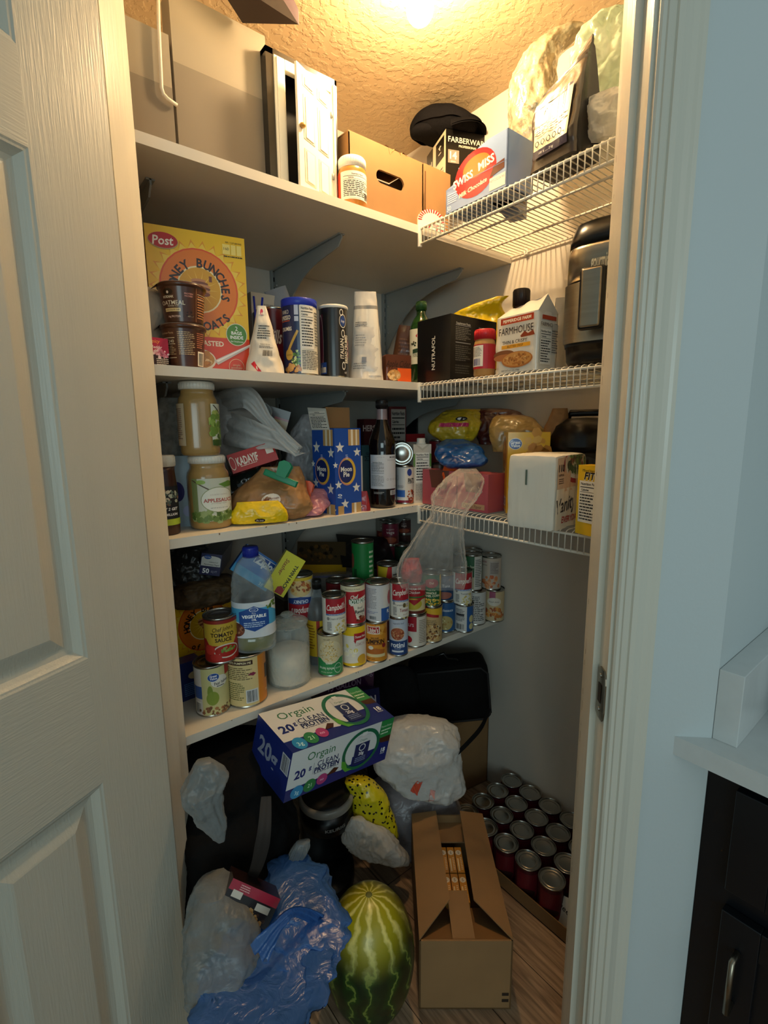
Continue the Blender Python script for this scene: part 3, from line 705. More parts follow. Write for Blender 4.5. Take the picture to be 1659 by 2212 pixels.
# two tall grey panels-boxes
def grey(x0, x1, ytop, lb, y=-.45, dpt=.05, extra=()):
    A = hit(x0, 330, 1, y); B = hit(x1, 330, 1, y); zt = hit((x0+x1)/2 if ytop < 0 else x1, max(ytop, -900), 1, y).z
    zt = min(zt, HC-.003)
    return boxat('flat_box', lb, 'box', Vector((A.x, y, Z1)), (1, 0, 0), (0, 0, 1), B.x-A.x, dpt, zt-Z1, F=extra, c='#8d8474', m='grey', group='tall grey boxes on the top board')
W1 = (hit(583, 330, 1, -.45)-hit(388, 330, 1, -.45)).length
b1 = grey(388, 583, 84, 'wide tall grey box, darker below, next to the miniature door', extra=[('r', 0, 0, 1, .60, '#746b5e')])  # lower part of the front in a darker grey
b2 = grey(235, 382, 84, 'narrow tall grey box, darker below, at the left end of the top board', y=-.455, extra=[('r', 0, 0, 1, .60, '#746b5e')])
q = M(); pts = [hit(340, -60, 1, -.463), hit(343, 60, 1, -.463), hit(349, 190, 1, -.463), hit(353, 203, 1, -.463), hit(362, 213, 1, -.463), hit(383, 228, 1, -.463)]
O0 = pts[-1].copy(); q.tube([p-O0 for p in pts], .0035, '#d8d0bf', 'plas'); o = q.build('hanging_cord'); o.location = O0; tagm(o, 'thin pale cord handle hanging on the narrow grey box', 'cord')
# dark flat lid lying on the grey boxes and sticking out
P = [hit(440, -80, 2, 2.28), hit(524, 50, 1, -.46), hit(645, 53, 2, 2.24), hit(575, -60, 2, 2.30)]
q = M(); O0 = P[1].copy(); a, b, c_, d = [p-O0 for p in P]; up = Vector((0, 0, .004))
q.add([a, b, c_, d, a+up, b+up, c_+up, d+up], [(0, 1, 2, 3), (7, 6, 5, 4), (0, 4, 5, 1), (1, 5, 6, 2), (2, 6, 7, 3), (3, 7, 4, 0)], '#3f322b', 'grey')
r1 = c_+Vector((0, 0, .03)); r2 = d+Vector((.02, 0, .035)); q.add([c_, d, r2, r1, c_+Vector((.003, .003, 0)), d+Vector((.003, .003, 0)), r2+Vector((.003, .003, 0)), r1+Vector((.003, .003, 0))], [(0, 1, 2, 3), (7, 6, 5, 4), (3, 2, 6, 7), (0, 3, 7, 4)], '#4a3a44', 'grey')
o = q.build('box_lid'); o.location = O0; tagm(o, 'dark brown cardboard lid sticking out near the ceiling above the grey boxes', 'lid')
# miniature door prop
yd = -.475
A = hit(585, 385, 1, yd); B = hit(732, 420, 1, yd); zt = hit(585, 98, 1, yd).z
t = thing('miniature_door', 'miniature white panelled door standing ajar in a black frame', 'decoration', (A.x, yd, Z1))
Wd = B.x-A.x; Hd = zt-Z1-.004
q = M(); q.box(0, .018, 0, .07, 0, Hd, '#17130f', 'gloss'); q.box(Wd-.006, Wd, 0, .07, 0, Hd, '#17130f', 'gloss'); q.box(0, Wd, 0, .07, Hd-.012, Hd, '#17130f', 'gloss'); q.box(0, Wd, .066, .07, 0, Hd, '#0e0c0a', 'matte'); q.build('case', t)
q = M()
for (a, b) in ((.018, .045), (Wd-.020, Wd-.006)): q.box(a, b, -.004, .01, 0, Hd-.012, '#e9e2cf', 'gloss', b=.002); q.box(a+.005, b-.005, -.008, -.003, 0, Hd-.016, '#f2ecda', 'gloss', b=.001)
q.box(.045, Wd-.02, -.004, .01, Hd-.034, Hd-.012, '#e9e2cf', 'gloss', b=.002); q.build('door_frame', t)
# leaf hinged on the right, swung towards the viewer
fl = hit(647, 330, 1, yd-.055); hx = Wd-.018
fl = Vector((fl.x-A.x, -.055, 0)); hv = Vector((hx, -.004, 0)); U_ = (hv-fl); LW = U_.length
q = M(); Nn = Vector((U_.y, -U_.x, 0)).normalized()
f = lambda u, z, o: fl+U_*u+Nn*o+Vector((0, 0, z*(Hd-.045)+.004))
if Nn.y > 0: Nn = -Nn
def qbox(u0, u1, z0, z1, o0_, o1_, cl):
    V = [f(u, z, o_) for o_ in (o0_, o1_) for z in (z0, z1) for u in (u0, u1)]
    q.add(V, [(0, 2, 3, 1), (4, 5, 7, 6), (0, 1, 5, 4), (1, 3, 7, 5), (3, 2, 6, 7), (2, 0, 4, 6)], cl, 'gloss')
qbox(0, 1, 0, 1, -.006, 0, '#f1ead6')
for (u0, u1) in ((.14, .45), (.55, .86)):
    for (z0, z1) in ((.06, .34), (.42, .78), (.85, .94)):
        qbox(u0, u1, z0, z1, 0, .0012, '#d9d0ba'); qbox(u0+.05, u1-.05, z0+.015, z1-.015, 0, .003, '#f4eedc')
q.build('door_leaf', t)
q = M(); pk = f(.07, .50, .004); q.lathe([(.001, -.004), (.006, -.003), (.0075, .0), (.006, .004), (.001, .006)], '#b88a3a', 'gloss', n=16); q.v = [tuple(pk+Vector(v)) for v in q.v]; q.build('knob', t)
q = M()
for z in (.25, .8): q.tube([f(.97, z, .002), f(.97, z+.05, .002)], .003, m='zinc')
q.build('hinge', t)
# cardboard box with hand hole
A = front(755, Z1, None, DYd(755, -.50)); B = front(914, Z1, None, DYd(914, -.50)); A.y = B.y = -.50
A.x = hit(755, 430, 1, -.5).x; B.x = hit(914, 480, 1, -.5).x
zt = hit(755, 284, 1, -.5).z; W = B.x-A.x; Hh = zt-Z1; D = .30
t = thing('cardboard_box', 'orange-brown cardboard box with an oval hand hole beside the miniature door', 'box', (A.x, -.5, Z1))
q = M()
hx0, hx1, hz0, hz1 = .34*W, .72*W, .50*Hh, .68*Hh; cr = (hz1-hz0)/2
hole = [(hx1-cr+cr*math.sin(R(a)), (hz0+hz1)/2-cr*math.cos(R(a))) for a in range(0, 181, 20)]+[(hx0+cr-cr*math.sin(R(a)), (hz0+hz1)/2+cr*math.cos(R(a))) for a in range(0, 181, 20)]
hn = len(hole); outer = []
cxh, czh = (hx0+hx1)/2, (hz0+hz1)/2
from mathutils.geometry import tessellate_polygon
cors = [(0, 0), (W, 0), (W, Hh), (0, Hh)]
tp = [[Vector((x, z, 0)) for x, z in cors], [Vector((x, z, 0)) for x, z in hole]]; tri = tessellate_polygon(tp)
q.add([(x, 0, z) for x, z in cors+hole], [tuple(t3) for t3 in tri], m='kraft')
q.add([(x, 0, z) for x, z in hole]+[(x, .006, z) for x, z in hole], [(i, (i+1) % hn, (i+1) % hn+hn, i+hn) for i in range(hn)], m='kraft')
q.box(0, .004, 0, D, 0, Hh, m='kraftd'); q.box(W-.004, W, 0.0, D, 0, Hh, m='kraft'); q.box(0, W, D-.004, D, 0, Hh, m='kraft'); q.box(0, W, .004, D, 0, .004, m='kraft')
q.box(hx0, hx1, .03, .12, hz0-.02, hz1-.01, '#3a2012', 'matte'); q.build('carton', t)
for (y0, y1, zz) in ((0, .15, .006), (.155, D, .012)):
    q = M(); q.add([(0, y0, Hh), (W, y0, Hh), (W, y1, Hh+zz), (0, y1, Hh+zz), (0, y0, Hh+.003), (W, y0, Hh+.003), (W, y1, Hh+zz+.003), (0, y1, Hh+zz+.003)], [(0, 3, 2, 1), (4, 5, 6, 7), (0, 1, 5, 4), (1, 2, 6, 5), (2, 3, 7, 6), (3, 0, 4, 7)], m='kraft'); q.build('flap', t)
q = M(); rn = random.Random(8); n = 14
V = [(W*(.46+.30*i/n), -.0008 if j == 0 else .012*j, Hh-(.018*rn.random() if j == 0 else 0)+.004+rn.uniform(0, .006)) for j in range(4) for i in range(n+1)]
q.add(V, [(j*(n+1)+i, j*(n+1)+i+1, (j+1)*(n+1)+i+1, (j+1)*(n+1)+i) for j in range(3) for i in range(n)], '#b08a58', 'gloss', True); q.build('packing_tape', t)
# nut jar
bottle('nut_jar', 'clear nut jar with white lid in front of the cardboard box', 'jar', Z1, 772, 62, 331, [(.9, 0), (1, .03), (1, .72), (.96, .78), (.9, .8)], 'gloss', c='#b8792e', dist=DYd(772, -.523),
       lab=(.14, .68, 1.0), span=3.2, bg='#efe8d6', cap=(.79, .97, '#f1ece0'), art=[('r', 0, 0, .22, 1, '#d4472c'), *nf(.26, .05, .98, .95), ('bar', .8, .05, .97, .3, '#222')])
# small box to the right of it
q = M(); A = hit(916, 470, 1, -.46); B = hit(962, 470, 1, -.46); zt = hit(916, 352, 1, -.46).z
q.box(0, B.x-A.x+.02, 0, .25, 0, zt-Z1, m='kraft'); q.box(.002, .006, -.0008, 0, .03, zt-Z1-.02, '#5a3a1c', 'matte')
o = q.build('cardboard_box'); o.location = (A.x, -.46, Z1); tagm(o, 'small plain cardboard box under the black kitchenware carton', 'box')
zk = zt
# black kitchenware carton with the cap on it
P1 = hit(963, 330, 1, -.36); P1.z = zk+.0005
P0 = hit(927, 330, 1, -.20); P2 = hit(1040, 330, 0, -.10)
yw = R(-8)
X_ = Vector((1, -.42, 0)).normalized(); zt = atd(966, 278, hdist(P1)).z
Wk = .155
fa = [('t', 'FARBERWARE', .5, .86, .085, '#e6dcc8', .9, 0, .01), ('t', 'PROFESSIONAL', .5, .77, .035, '#e6dcc8', .6, 0, .02), ('r', .05, .5, .3, .7, '#8d8478'), ('t', '14', .17, .62, .11, '#f1e8d6', .2, 0, .03), ('t', 'piece', .17, .53, .03, '#f1e8d6', .15), ('e', .55, .6, .07, .07, '#5a564f'), ('r', .54, .3, .57, .56, '#5a564f'), ('r', .75, .5, .9, .68, '#4c4944'), ('r', .81, .3, .84, .5, '#4c4944'), ('ln', .4, .35, .5, .55, 4, '#d9cfbb')]
sa = [('r', 0, 0, 1, 1, '#e2d5b6'), ('r', .0, 0, .34, 1, '#17140f'), ('t', 'FARBERWARE', .17, .45, .2, '#e6dcc8', .8, R(90), .02), ('r', .5, .62, .92, .95, '#17140f'), ('t', '14', .7, .8, .12, '#f1e8d6', .35, R(90)), ('ln', .5, .1, .9, .5, 7, '#333')]
o = boxat('kitchenware_box', 'black printed kitchenware carton with a black cap lying on it', 'box', P1, X_, (0, 0, 1), Wk, .17, zt-zk, F=fa, Lf=[], c='#12100e', m='gloss')
o2 = M(); o2.art(sa, flatmap((0, .17, 0), (0, -.17, 0), (0, 0, zt-zk)), .17, zt-zk, 'gloss'); s_ = o2.build('side_print'); s_.parent = o
# cap
ctr = P1+X_*(.055)+Vector((.07, .13, 0)).normalized()*.05; ctr.z = zt
ctr = atd(966, 280, hdist(P1)+.055); ctr.z = zt+.0008
t = thing('newsboy_hat', 'black wool cap lying on the kitchenware carton', 'cap', ctr, face_rot(ctr))
rc = 166*depth(ctr)/FPX/2
def capf(u, v):
    a = 2*math.pi*u; r_ = math.sin(v*math.pi*.5+.02); k = rc*(1-.0)*(1+.05*noise.noise(Vector((math.cos(a), math.sin(a), v*3))))
    x = k*.93*r_*math.cos(a)-.004; y = k*.72*r_*math.sin(a); top = .050+.010*math.cos(a+2.6)
    z = .020+top*(1-v**2.6)+.006*noise.noise(Vector((x*25, y*25, 2)))-(.018*max(0, math.cos(a))*v)
    return (x, y, z)
q = M(); q.grid(capf, 64, 26, m='bfelt', closeu=True)
q.lathe([(rc*.66, .003), (rc*.74, .012), (rc*.86, .022), (rc*.90, .030)], m='bfelt', ay=.78, n=64, cap1=False); q.build('crown', t)
q = M()
def brim(u, v):
    a = R(-68)+R(136)*u; r0, r1 = rc*.55, rc*1.02
    k = r0+(r1-r0)*v*(1-.25*(abs(2*u-1))**3); x = k*math.cos(a)*1.0; y = k*math.sin(a)*.8
    return (x-.0, y, .034-.012*v-.018*v*v-(.014*abs(2*u-1)**2)*v)
q.grid(brim, 30, 8, m='bfelt'); q.grid(lambda u, v: tuple(Vector(brim(1-u, v))-Vector((0, 0, .005))), 30, 8, m='bfelt'); q.build('peak', t).rotation_euler = (0, 0, R(-20))
q = M(); q.lathe([(.007, 0), (.006, .004), (.001, .005)], m='bfelt', n=16); o = q.build('top_button', t); o.location = (-.004, 0, .071)
# second cap layer below (folded brim at left)
q = M(); q.lathe([(.035, 0), (.05, .006), (.052, .016), (.04, .03), (.01, .034)], m='bfelt', ay=.8); o = q.build('ear_flap', t); o.location = (-rc*.55, -.02, -.0)
# cocoa cartons on the wire shelf
blu = '#8aa3cf'
A = hit(962, 476, 0, -.385); B = hit(1098, 405, 0, -.36); A.z = B.z = Z1+.001
A = atd(963, 480, DXd(963, -.392)); B = atd(1094, 410, DXd(1094, -.385)); A.z = B.z = Z1+.001
X_ = (B-A); Wc = X_.length; zt = atd(963, 352, hdist(A)).z; Hc_ = zt-Z1
t = frame_thing('cocoa_carton', 'light blue cocoa carton with a red oval, tear-open front facing out', 'box', A, X_, (0, 0, 1))
q = M(); D = .10
arch = [(0, 0), (Wc, 0), (Wc, Hc_*1.02)]+[(Wc*(1-k/10)*.84+.16*Wc*(1-k/10)*0, Hc_*(.42+.58*math.cos(R(90*(k/10)))**.8)) for k in range(11)]
arch = [(0, 0), (Wc, 0), (Wc, Hc_*.98), (Wc*.72, Hc_*.98), (Wc*.55, Hc_*.93), (Wc*.38, Hc_*.8), (Wc*.24, Hc_*.62), (Wc*.12, Hc_*.5), (0, Hc_*.46)]
q.prism(arch, 0, .003, 'y', blu, 'gloss')
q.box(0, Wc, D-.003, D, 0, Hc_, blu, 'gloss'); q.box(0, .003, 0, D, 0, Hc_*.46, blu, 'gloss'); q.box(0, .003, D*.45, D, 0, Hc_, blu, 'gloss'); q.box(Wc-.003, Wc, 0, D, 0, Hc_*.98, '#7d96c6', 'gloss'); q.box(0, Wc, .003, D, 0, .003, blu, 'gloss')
F_ = [('e', .5, .5, .34, .42, '#c62127'), ('e', .52, .62, .22, .2, '#d8742c'), ('t', 'SWISS', .30, .50, .15, '#fbf6ea', .34, R(6), .03), ('t', 'MISS', .68, .60, .15, '#fbf6ea', .3, R(6), .03), ('t', 'Milk Chocolate', .47, .26, .085, '#f8eed8', .6, R(6), .02, .2), ('p', [(.74, .28), (.96, .34), (.96, .5), (.8, .46)], '#5a2c1c'), ('r', .74, .04, .98, .26, '#ece6d8'), ('t', 'HOT COCOA MIX', .86, .2, .045, '#2b3f86', .22), ('t', '50', .06, .08, .09, '#fff', .1), ('ln', .03, .16, .2, .36, 5, '#eef'), ('r', .02, .44, 1, .45, '#6c84b4')]
q.art(F_, lambda u, v, o: Vector((u*Wc, -o, v*Hc_)), Wc, Hc_, 'gloss')
q.art([('r', .02, .62, .17, .96, '#c62127'), ('t', '50', .09, .8, .2, '#fff', .12, 0, .03), ('bl', .2, .8, .1, .12, 20, .03, ['#6b3d24', '#8a5233'])], lambda u, v, o: Vector((u*Wc*1.6, D-.003-o, v*Hc_)), Wc*1.6, Hc_, 'gloss')
q.build('carton', t)
A = atd(1078, 400, DXd(1078, -.34)); A.z = Z1+.001; B = atd(1137, 370, DXd(1137, -.22)); B.z = A.z
zt = atd(1104, 298, DXd(1104, -.30)).z
boxat('cocoa_carton', 'smaller blue cocoa carton marked 50, behind the red oval one', 'box', A+Vector((.0, .02, 0)), (.35, -1, 0), (0, 0, 1), .045, .14, zt-Z1, c='#7d98cc', m='gloss',
      F=[('r', .25, .35, .8, .85, '#1d2450'), ('ln', .3, .4, .75, .8, 8, '#dfe6ff')], Lf=[], Rr=[('r', .1, .62, .6, .95, '#b5222a'), ('t', '50', .35, .8, .2, '#fff', .4, 0, .03), ('p', [(.3, .1), (.9, .2), (.8, .5), (.35, .45)], '#55301f')])
# striped cups pack
P = front(932, Z1, None, DYd(932, -.50)); wq = 60*depth(P)/FPX
A = atd(903, 480, DYd(903, -.505)); A.z = Z1; zt = atd(903, 465, hdist(A)).z; B = atd(962, 470, DYd(962, -.53)); B.z = Z1
t = frame_thing('baking_cups_pack', 'red and white striped arched pack of paper cups', 'package', A, B-A, (0, 0, 1)); W = (B-A).length; Hh = .064
q = M(); ar = [(0, 0), (W, 0), (W, Hh*.62)]+[(W/2+W/2*math.cos(R(a)), Hh*(.5+.5*math.sin(R(a)))) for a in range(10, 171, 16)]+[(0, Hh*.5)]
q.prism(ar, 0, .07, 'y', '#e9dccb', 'gloss')
n = 15
for k in range(n):
    a0_, a1_ = R(180-180*k/n), R(180-180*(k+.5)/n)
    V = [(W/2+W/2*c_*math.cos(a), -.0005, Hh*(.5+.5*c_*math.sin(a))) for a in (a0_, a1_) for c_ in (.72, 1.0)]
    q.add(V, [(0, 1, 3, 2)], '#c2262c', 'gloss')
q.art([('bl', .5, .22, .48, .2, 40, .03, ['#c2262c', '#7a2b24', '#e9dccb']), ('e', .65, .55, .12, .1, '#d98f8f')], flatmap((0, 0, 0), (W, 0, 0), (0, 0, Hh*.7)), W, Hh*.7, 'gloss'); q.build('carton', t)
# black pouch
P0 = atd(1143, 380, DXd(1143, -.385)); P1 = atd(1236, 335, DXd(1236, -.395)); P0.z = P1.z = Z1+.001
zt = atd(1243, 58, hdist(P1)-.0).z
fw_ = (P1-P0); W = fw_.length*1.06; Hh = zt-Z1; Dp = .085
t = frame_thing('protein_pouch', 'black foil stand-up pouch with a cream label on the top wire shelf', 'pouch', P0-fw_*.04, fw_, (0, 0, 1))
def Sp(u, v, sg):
    e = max(0, 1-abs(2*u-1)**6)**.5; pr = .03 if v > .93 else min(1, ((.95-v)/.75)**.7+.03)
    bul = Dp/2*pr; x = u*W+(.008*math.sin(v*9)*(1-u)); 
    d = (bul if sg > 0 else bul*(.75+.25*e))
    nn = rnoise(Vector((x, sg, v*Hh)), 13, 4)*.0035*(1 if .1 < v < .98 else .3)+(.003*math.sin(v*160) if .83 < v < .88 and sg < 0 else 0)
    return Vector((x, Dp/2+sg*(d+nn), v*Hh-(1-u)*.07*v**6))
q = M(); q.grid(lambda u, v: Sp(u, v, -1), 40, 60, '#3a3028', 'foil'); q.grid(lambda u, v: Sp(1-u, v, 1), 24, 30, '#241e1a', 'foil')
q.grid(lambda u, v: Sp(1, v, -1)*(1-u)+Sp(1, v, 1)*u+Vector((.02*math.sin(u*math.pi)*-(1-v), 0, 0)), 6, 60, '#1b1714', 'foil'); q.grid(lambda u, v: Sp(0, v, 1)*(1-u)+Sp(0, v, -1)*u, 4, 60, '#241e1a', 'foil'); q.grid(lambda u, v: Sp(u, 0, -1)*(1-v)+Sp(u, 0, 1)*v, 20, 3, '#1b1714', 'foil')
q.build('bag', t)
q = M()
la = [('r', 0, 0, 1, 1, '#cfc1a0'), ('r', 0, .93, 1, 1.06, '#3b3350'), ('r', 0, -.16, 1, 0, '#2b2847'), ('t', 'P', .34, .80, .12, '#26223a', .2, 0, .03, .3), ('t', 'REMIER', .56, .85, .035, '#26223a', .3), ('t', 'Premier', .20, .56, .085, '#26223a', .62, 0, .02), ('ln', .05, .3, .95, .5, 4, '#26223a')]+[('ring', .12+.17*k, .12, .06, .06, .3, '#26223a') for k in range(5)]+[('t', '100 % ...... 2 kg', .4, -.08, .05, '#eee', .6)]
q.art(la, lambda u, v, o: Sp(.1+.78*u, .16+.44*v, -1)+Vector((0, -o-.004, 0)), W*.78, Hh*.44, 'gloss', step=W/30); q.build('paper_label', t)
# crinkled foil bag behind the pouch, and clear-green bags at the right
d1 = DXd(1160, -.18)
foil_w = mat('silver_printed_film', '#cfc3a4', .22, .55, bump=.8, bscale=45, bdist=.006, var=.5, vscale=60)
sack('crinkled_bag', 'crinkled silvery film bag behind the black pouch', 'bag', foil_w, [rg(1190, 352, d1, 90, .04), rg(1165, 290, d1, 100, .05), rg(1150, 200, d1, 90, .055), rg(1165, 130, d1, 70, .05), rg(1215, 75, d1, 60, .03), rg(1250, 60, d1, 20, .005)], 3, 22, .008, zmin=Z1+.002)
d2 = DXd(1300, -.27)
zf = DXd(1300, -.25)
sack('bubble_bag', 'pale green crumpled plastic bag on the top wire shelf by the jamb', 'bag', 'fg', [rg(1310, 240, zf, 96, .05), rg(1310, 200, zf, 118, .06), rg(1305, 140, zf, 120, .06), rg(1312, 85, zf, 100, .05), rg(1320, 45, zf, 60, .03), rg(1322, 38, zf, 10, .01)], 5, 18, .016, amp and 0 if False else .0) if False else \
sack('bubble_bag', 'pale green crumpled plastic bag on the top wire shelf by the jamb', 'bag', 'fg', [rg(1310, 238, zf, 96, .05), rg(1310, 200, zf, 118, .06), rg(1305, 140, zf, 120, .06), rg(1312, 85, zf, 100, .05), rg(1320, 45, zf, 60, .03), rg(1322, 38, zf, 10, .01)], 5, 18, .016)
sack('bubble_bag', 'cream crumpled clear bag lying under the pale green one', 'bag', 'fw', [rg(1305, 330, zf-.02, 60, .06), rg(1310, 290, zf-.02, 100, .075), rg(1312, 250, zf-.02, 104, .075), rg(1312, 225, zf-.02, 60, .04)], 9, 20, .012, zmin=Z1+.002)
# ================================================================== SECOND BOARD
def ax(px, z, lx, ly, ytop, name, label, cat, py=None, dist=None, yaw=0, **k):
    """box whose nearest vertical edge is at px; front face runs off to the right, left face to the left"""
    P = front(px, z, py, dist); Hh = topz(px, ytop, P)-z
    X = Vector((math.cos(R(yaw)), math.sin(R(yaw)), 0))
    return boxat(name, label, cat, P, X, (0, 0, 1), lx, ly, Hh, **k), P, Hh
def burst_art():
    a = [('r', 0, 0, 1, 1, '#f4c61c'), ('burst', .5, .60, .40, .50, 26, '#e79a1f'), ('burst', .5, .60, .405, .47, 26, '#f6d34a'),
         ('e', .5, .60, .40, .40*.71, '#e2571f'), ('e', .5, .60, .385, .385*.71, '#e9801f'), ('e', .5, .60, .23, .23*.71, '#f7e8b4'), ('e', .5, .60, .215, .215*.71, '#dba31d'), ('burst', .5, .6, .03, .2, 14, '#f2cf55'),
         ('arc', 'HONEY BUNCHES', .5, .60, .27, 196, -22, .062, '#2c160c', .03), ('arc', 'of OATS', .5, .60, .37, 236, 320, .06, '#2c160c', .03)]
    for k in range(6): a.append(('e', .49+.01*k, .66-.018*k, .10-.012*abs(k-2), .016, '#7a4023' if k % 2 else '#c98a58'))
    a += [('r', .60, .66, .63, .70, '#7a4023'), ('r', 0, 0, 1, .27, '#d9482b'), ('t', 'HONEY ROASTED', .42, .225, .036, '#f8ead0', .72, 0, .03),
          ('e', .17, .90, .145, .055, '#b9a36a'), ('e', .17, .905, .14, .052, '#c0201f'), ('t', 'Post', .17, .905, .06, '#fbf4e4', .2, R(3), .02, .15),
          ('t', 'PER 1 CUP SERVING', .88, .955, .012, '#2c160c', .17), ('r', .76, .87, .84, .94, '#f8e27a'), ('r', .85, .87, .9, .94, '#f8e27a'), ('r', .91, .87, .96, .94, '#f8e27a'), ('t', '160', .80, .91, .02, '#2c160c'), ('ln', .77, .85, .97, .865, 1, '#2c160c'),
          ('e', .86, .30, .115, .082, '#e9e3c8'), ('e', .86, .30, .108, .077, '#4c8a2e'), ('t', '2', .86, .345, .032, '#fff'), ('t', 'BAGS', .86, .312, .024, '#fff', .16, 0, .02), ('t', 'INSIDE', .86, .28, .024, '#fff', .18, 0, .02), ('t', 'for freshness', .86, .25, .013, '#fff', .14),
          ('e', .42, .10, .20, .085, '#e9e2d4'), ('e', .42, .105, .185, .07, '#b98a45'), ('bl', .42, .12, .17, .065, 46, .028, ['#c69042', '#a96f2e', '#dfb676', '#e8cfa0']),
          ('p', [(.6, .10), (1, .235), (1, .215), (.64, .07)], '#c9c4c0'), ('p', [(.62, .10), (1, .232), (1, .225), (.64, .09)], '#f4efe9'),
          ('ring', .84, .06, .085, .06, .06, '#f0d2a8'), ('t', 'simple', .84, .075, .016, '#f0d2a8', .1), ('t', 'goodness', .84, .055, .016, '#f0d2a8', .13), ('t', 'promise', .84, .036, .012, '#f0d2a8', .1)]
    return a
A = atd(342, 790, DYd(342, -.40)); B = atd(542, 797, DYd(542, -.44)); A.z = B.z = Z2
zt = atd(332, 483, DYd(332, -.40)).z
X_ = B-A
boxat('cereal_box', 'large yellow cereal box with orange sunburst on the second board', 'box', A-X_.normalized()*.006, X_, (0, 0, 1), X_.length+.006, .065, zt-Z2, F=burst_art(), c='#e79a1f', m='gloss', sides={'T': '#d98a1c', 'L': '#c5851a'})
A2 = A+Vector((-.05, .10, 0)); 
boxat('folded_carton', 'torn brown carton behind the yellow sunburst cereal box', 'box', A2, X_, (0, 0, 1), .12, .03, zt-Z2-.02, c='#a98345', m='paper', F=[('e', .2, .6, .1, .05, '#222')])
# cups
def cup(z, label, px, w, y0, y1, art, group='brown oatmeal cups', rot=0, dist=None):
    P = front(px, z, None, dist); r = w*depth(P)/FPX/2; h = topz(px, y0, P)-z
    c0 = P+away(P)*r; c0.z = z; t = thing('oatmeal_cup', label, 'cup', c0, face_rot(c0), group)
    q = M(); q.lathe([(r*.72, .002), (r*.75, 0), (r*.76, .003), (r*.93, h-.008), (r*.99, h-.007), (r, h-.003), (r*.97, h), (r*.92, h)], '#4a2a1c', 'gloss', cap1=False); q.build('body', t)
    l = M(); l.lathe([(r*.95, h), (r*.96, h+.001), (r*.9, h+.0012), (.001, h+.001)], '#8d8478', 'foil', cap0=False); 
    l.add([(-r*.95, -.01, h+.001), (-r*1.22, -.012, h-.012), (-r*1.18, .006, h-.004), (-r*.95, .012, h+.001)], [(0, 1, 2, 3), (3, 2, 1, 0)], '#5a4638', 'foil'); l.build('foil_lid', t)
    q = M()
    def f(u, v, o): rr = r*(.765+.155*v)+.0006+o; a = -math.pi/2+(u-.5)*2.9+R(rot); return Vector((rr*math.cos(a), rr*math.sin(a), .004+(h-.013)*v))
    q.grid(lambda u, v: f(u, v, 0), 36, 2, '#4d2b1e', 'gloss'); q.art(art, f, r*2.5, h-.013, 'gloss', step=.005); q.build('paper_label', t); return c0, z+h+.0015, r
d0 = DYd(418, -.515)
ca = [('r', .03, .1, .36, .95, '#55301f'), ('t', 'Nutrition Facts', .2, .88, .05, '#d9b98a', .3), ('r', .05, .74, .35, .755, '#e8d6b0'), ('t', '240', .28, .66, .08, '#f1e2c0', .12), ('r', .05, .58, .35, .595, '#e8d6b0'), ('ln', .05, .3, .35, .55, 6, '#c9a87a'), ('ln', .40, .3, .68, .92, 13, '#c9a87a'), ('r', .05, .22, .35, .235, '#e8d6b0'), ('ln', .72, .5, .88, .92, 8, '#c9785a'), ('r', .74, .03, .92, .42, '#f1ead8'), ('bar', .76, .05, .9, .38, '#222')]
c1 = cup(Z2, 'lower brown oatmeal cup, turned to its nutrition panel', 417, 98, 699, 787, ca, dist=d0)
d1_ = hdist(c1[0])-c1[2]
cb = [('e', .27, .84, .09, .10, '#241812'), ('e', .27, .83, .02, .04, '#e8d6c0'), ('t', 'KODIAK', .27, .70, .07, '#f3e6c8', .24, 0, .02), ('t', 'PROTEIN', .60, .80, .045, '#e0998a', .2, 0, .02), ('t', 'PACKED', .60, .73, .045, '#e0998a', .2, 0, .02), ('t', 'OATMEAL', .33, .53, .125, '#f3e6c8', .56, 0, .005), ('t', 'POWER CUP', .34, .43, .045, '#f3e6c8', .3), ('r', .18, .27, .46, .37, '#e9cf92'), ('t', 'CHOCOLATE CHIP', .32, .32, .04, '#4a2a1c', .25, 0, .02), ('t', '14g PROTEIN', .34, .13, .055, '#f0c9b4', .3, 0, .02), ('t', 'NET WT', .62, .14, .035, '#e8d6b0', .12), ('r', .72, .0, .725, 1, '#c98a5a'), ('ln', .75, .1, .95, .8, 9, '#c98a5a'), ('r', .74, .82, .97, .83, '#f1e2c0'), ('r', .74, .70, .97, .71, '#f1e2c0'), ('bl', .5, .2, .3, .1, 8, .015, ['#2a1610'])]
cup(c1[1]+.001, 'upper brown oatmeal cup, stacked on the other one', 420, 104, 609, 700, cb, dist=d1_)
# snack pack at the left end, white bag above it
A = atd(326, 780, DYd(326, -.50)); B = atd(366, 780, DYd(366, -.495)); A.z = B.z = Z2; zt = atd(330, 728, DYd(330, -.5)).z
boxat('cheese_snack_pack', 'small pink and red snack packet at the left end of the second board', 'package', A, B-A, (0, 0, 1), (B-A).length, .03, zt-Z2, c='#3a2018', m='gloss', bev=.004, F=[('r', 0, .42, 1, 1, '#b51f45'), ('t', 'spicy', .3, .88, .13, '#f0a04a', .5, 0, .01, .3), ('t', 'cheddar', .35, .68, .11, '#fbe9ee', .6, 0, .01, .3), ('bl', .5, .45, .5, .13, 30, .08, ['#e8a9b8', '#d87a92', '#f3d3da']), ('ln', .3, .05, .95, .3, 4, '#e8dccb')])
dd = DYd(330, -.40)
sack('paper_bag', 'crumpled white paper bag at the far left of the second board', 'bag', mat('crumpled_white_paper', '#bfb6a6', .6, bump=.5, bscale=20, bdist=.006), [rg(318, 770, dd, 50, .03), rg(322, 700, dd, 64, .045), rg(318, 650, dd, 60, .04), rg(314, 625, dd, 40, .02)], 2, 16, .008, zmin=Z2+.001)
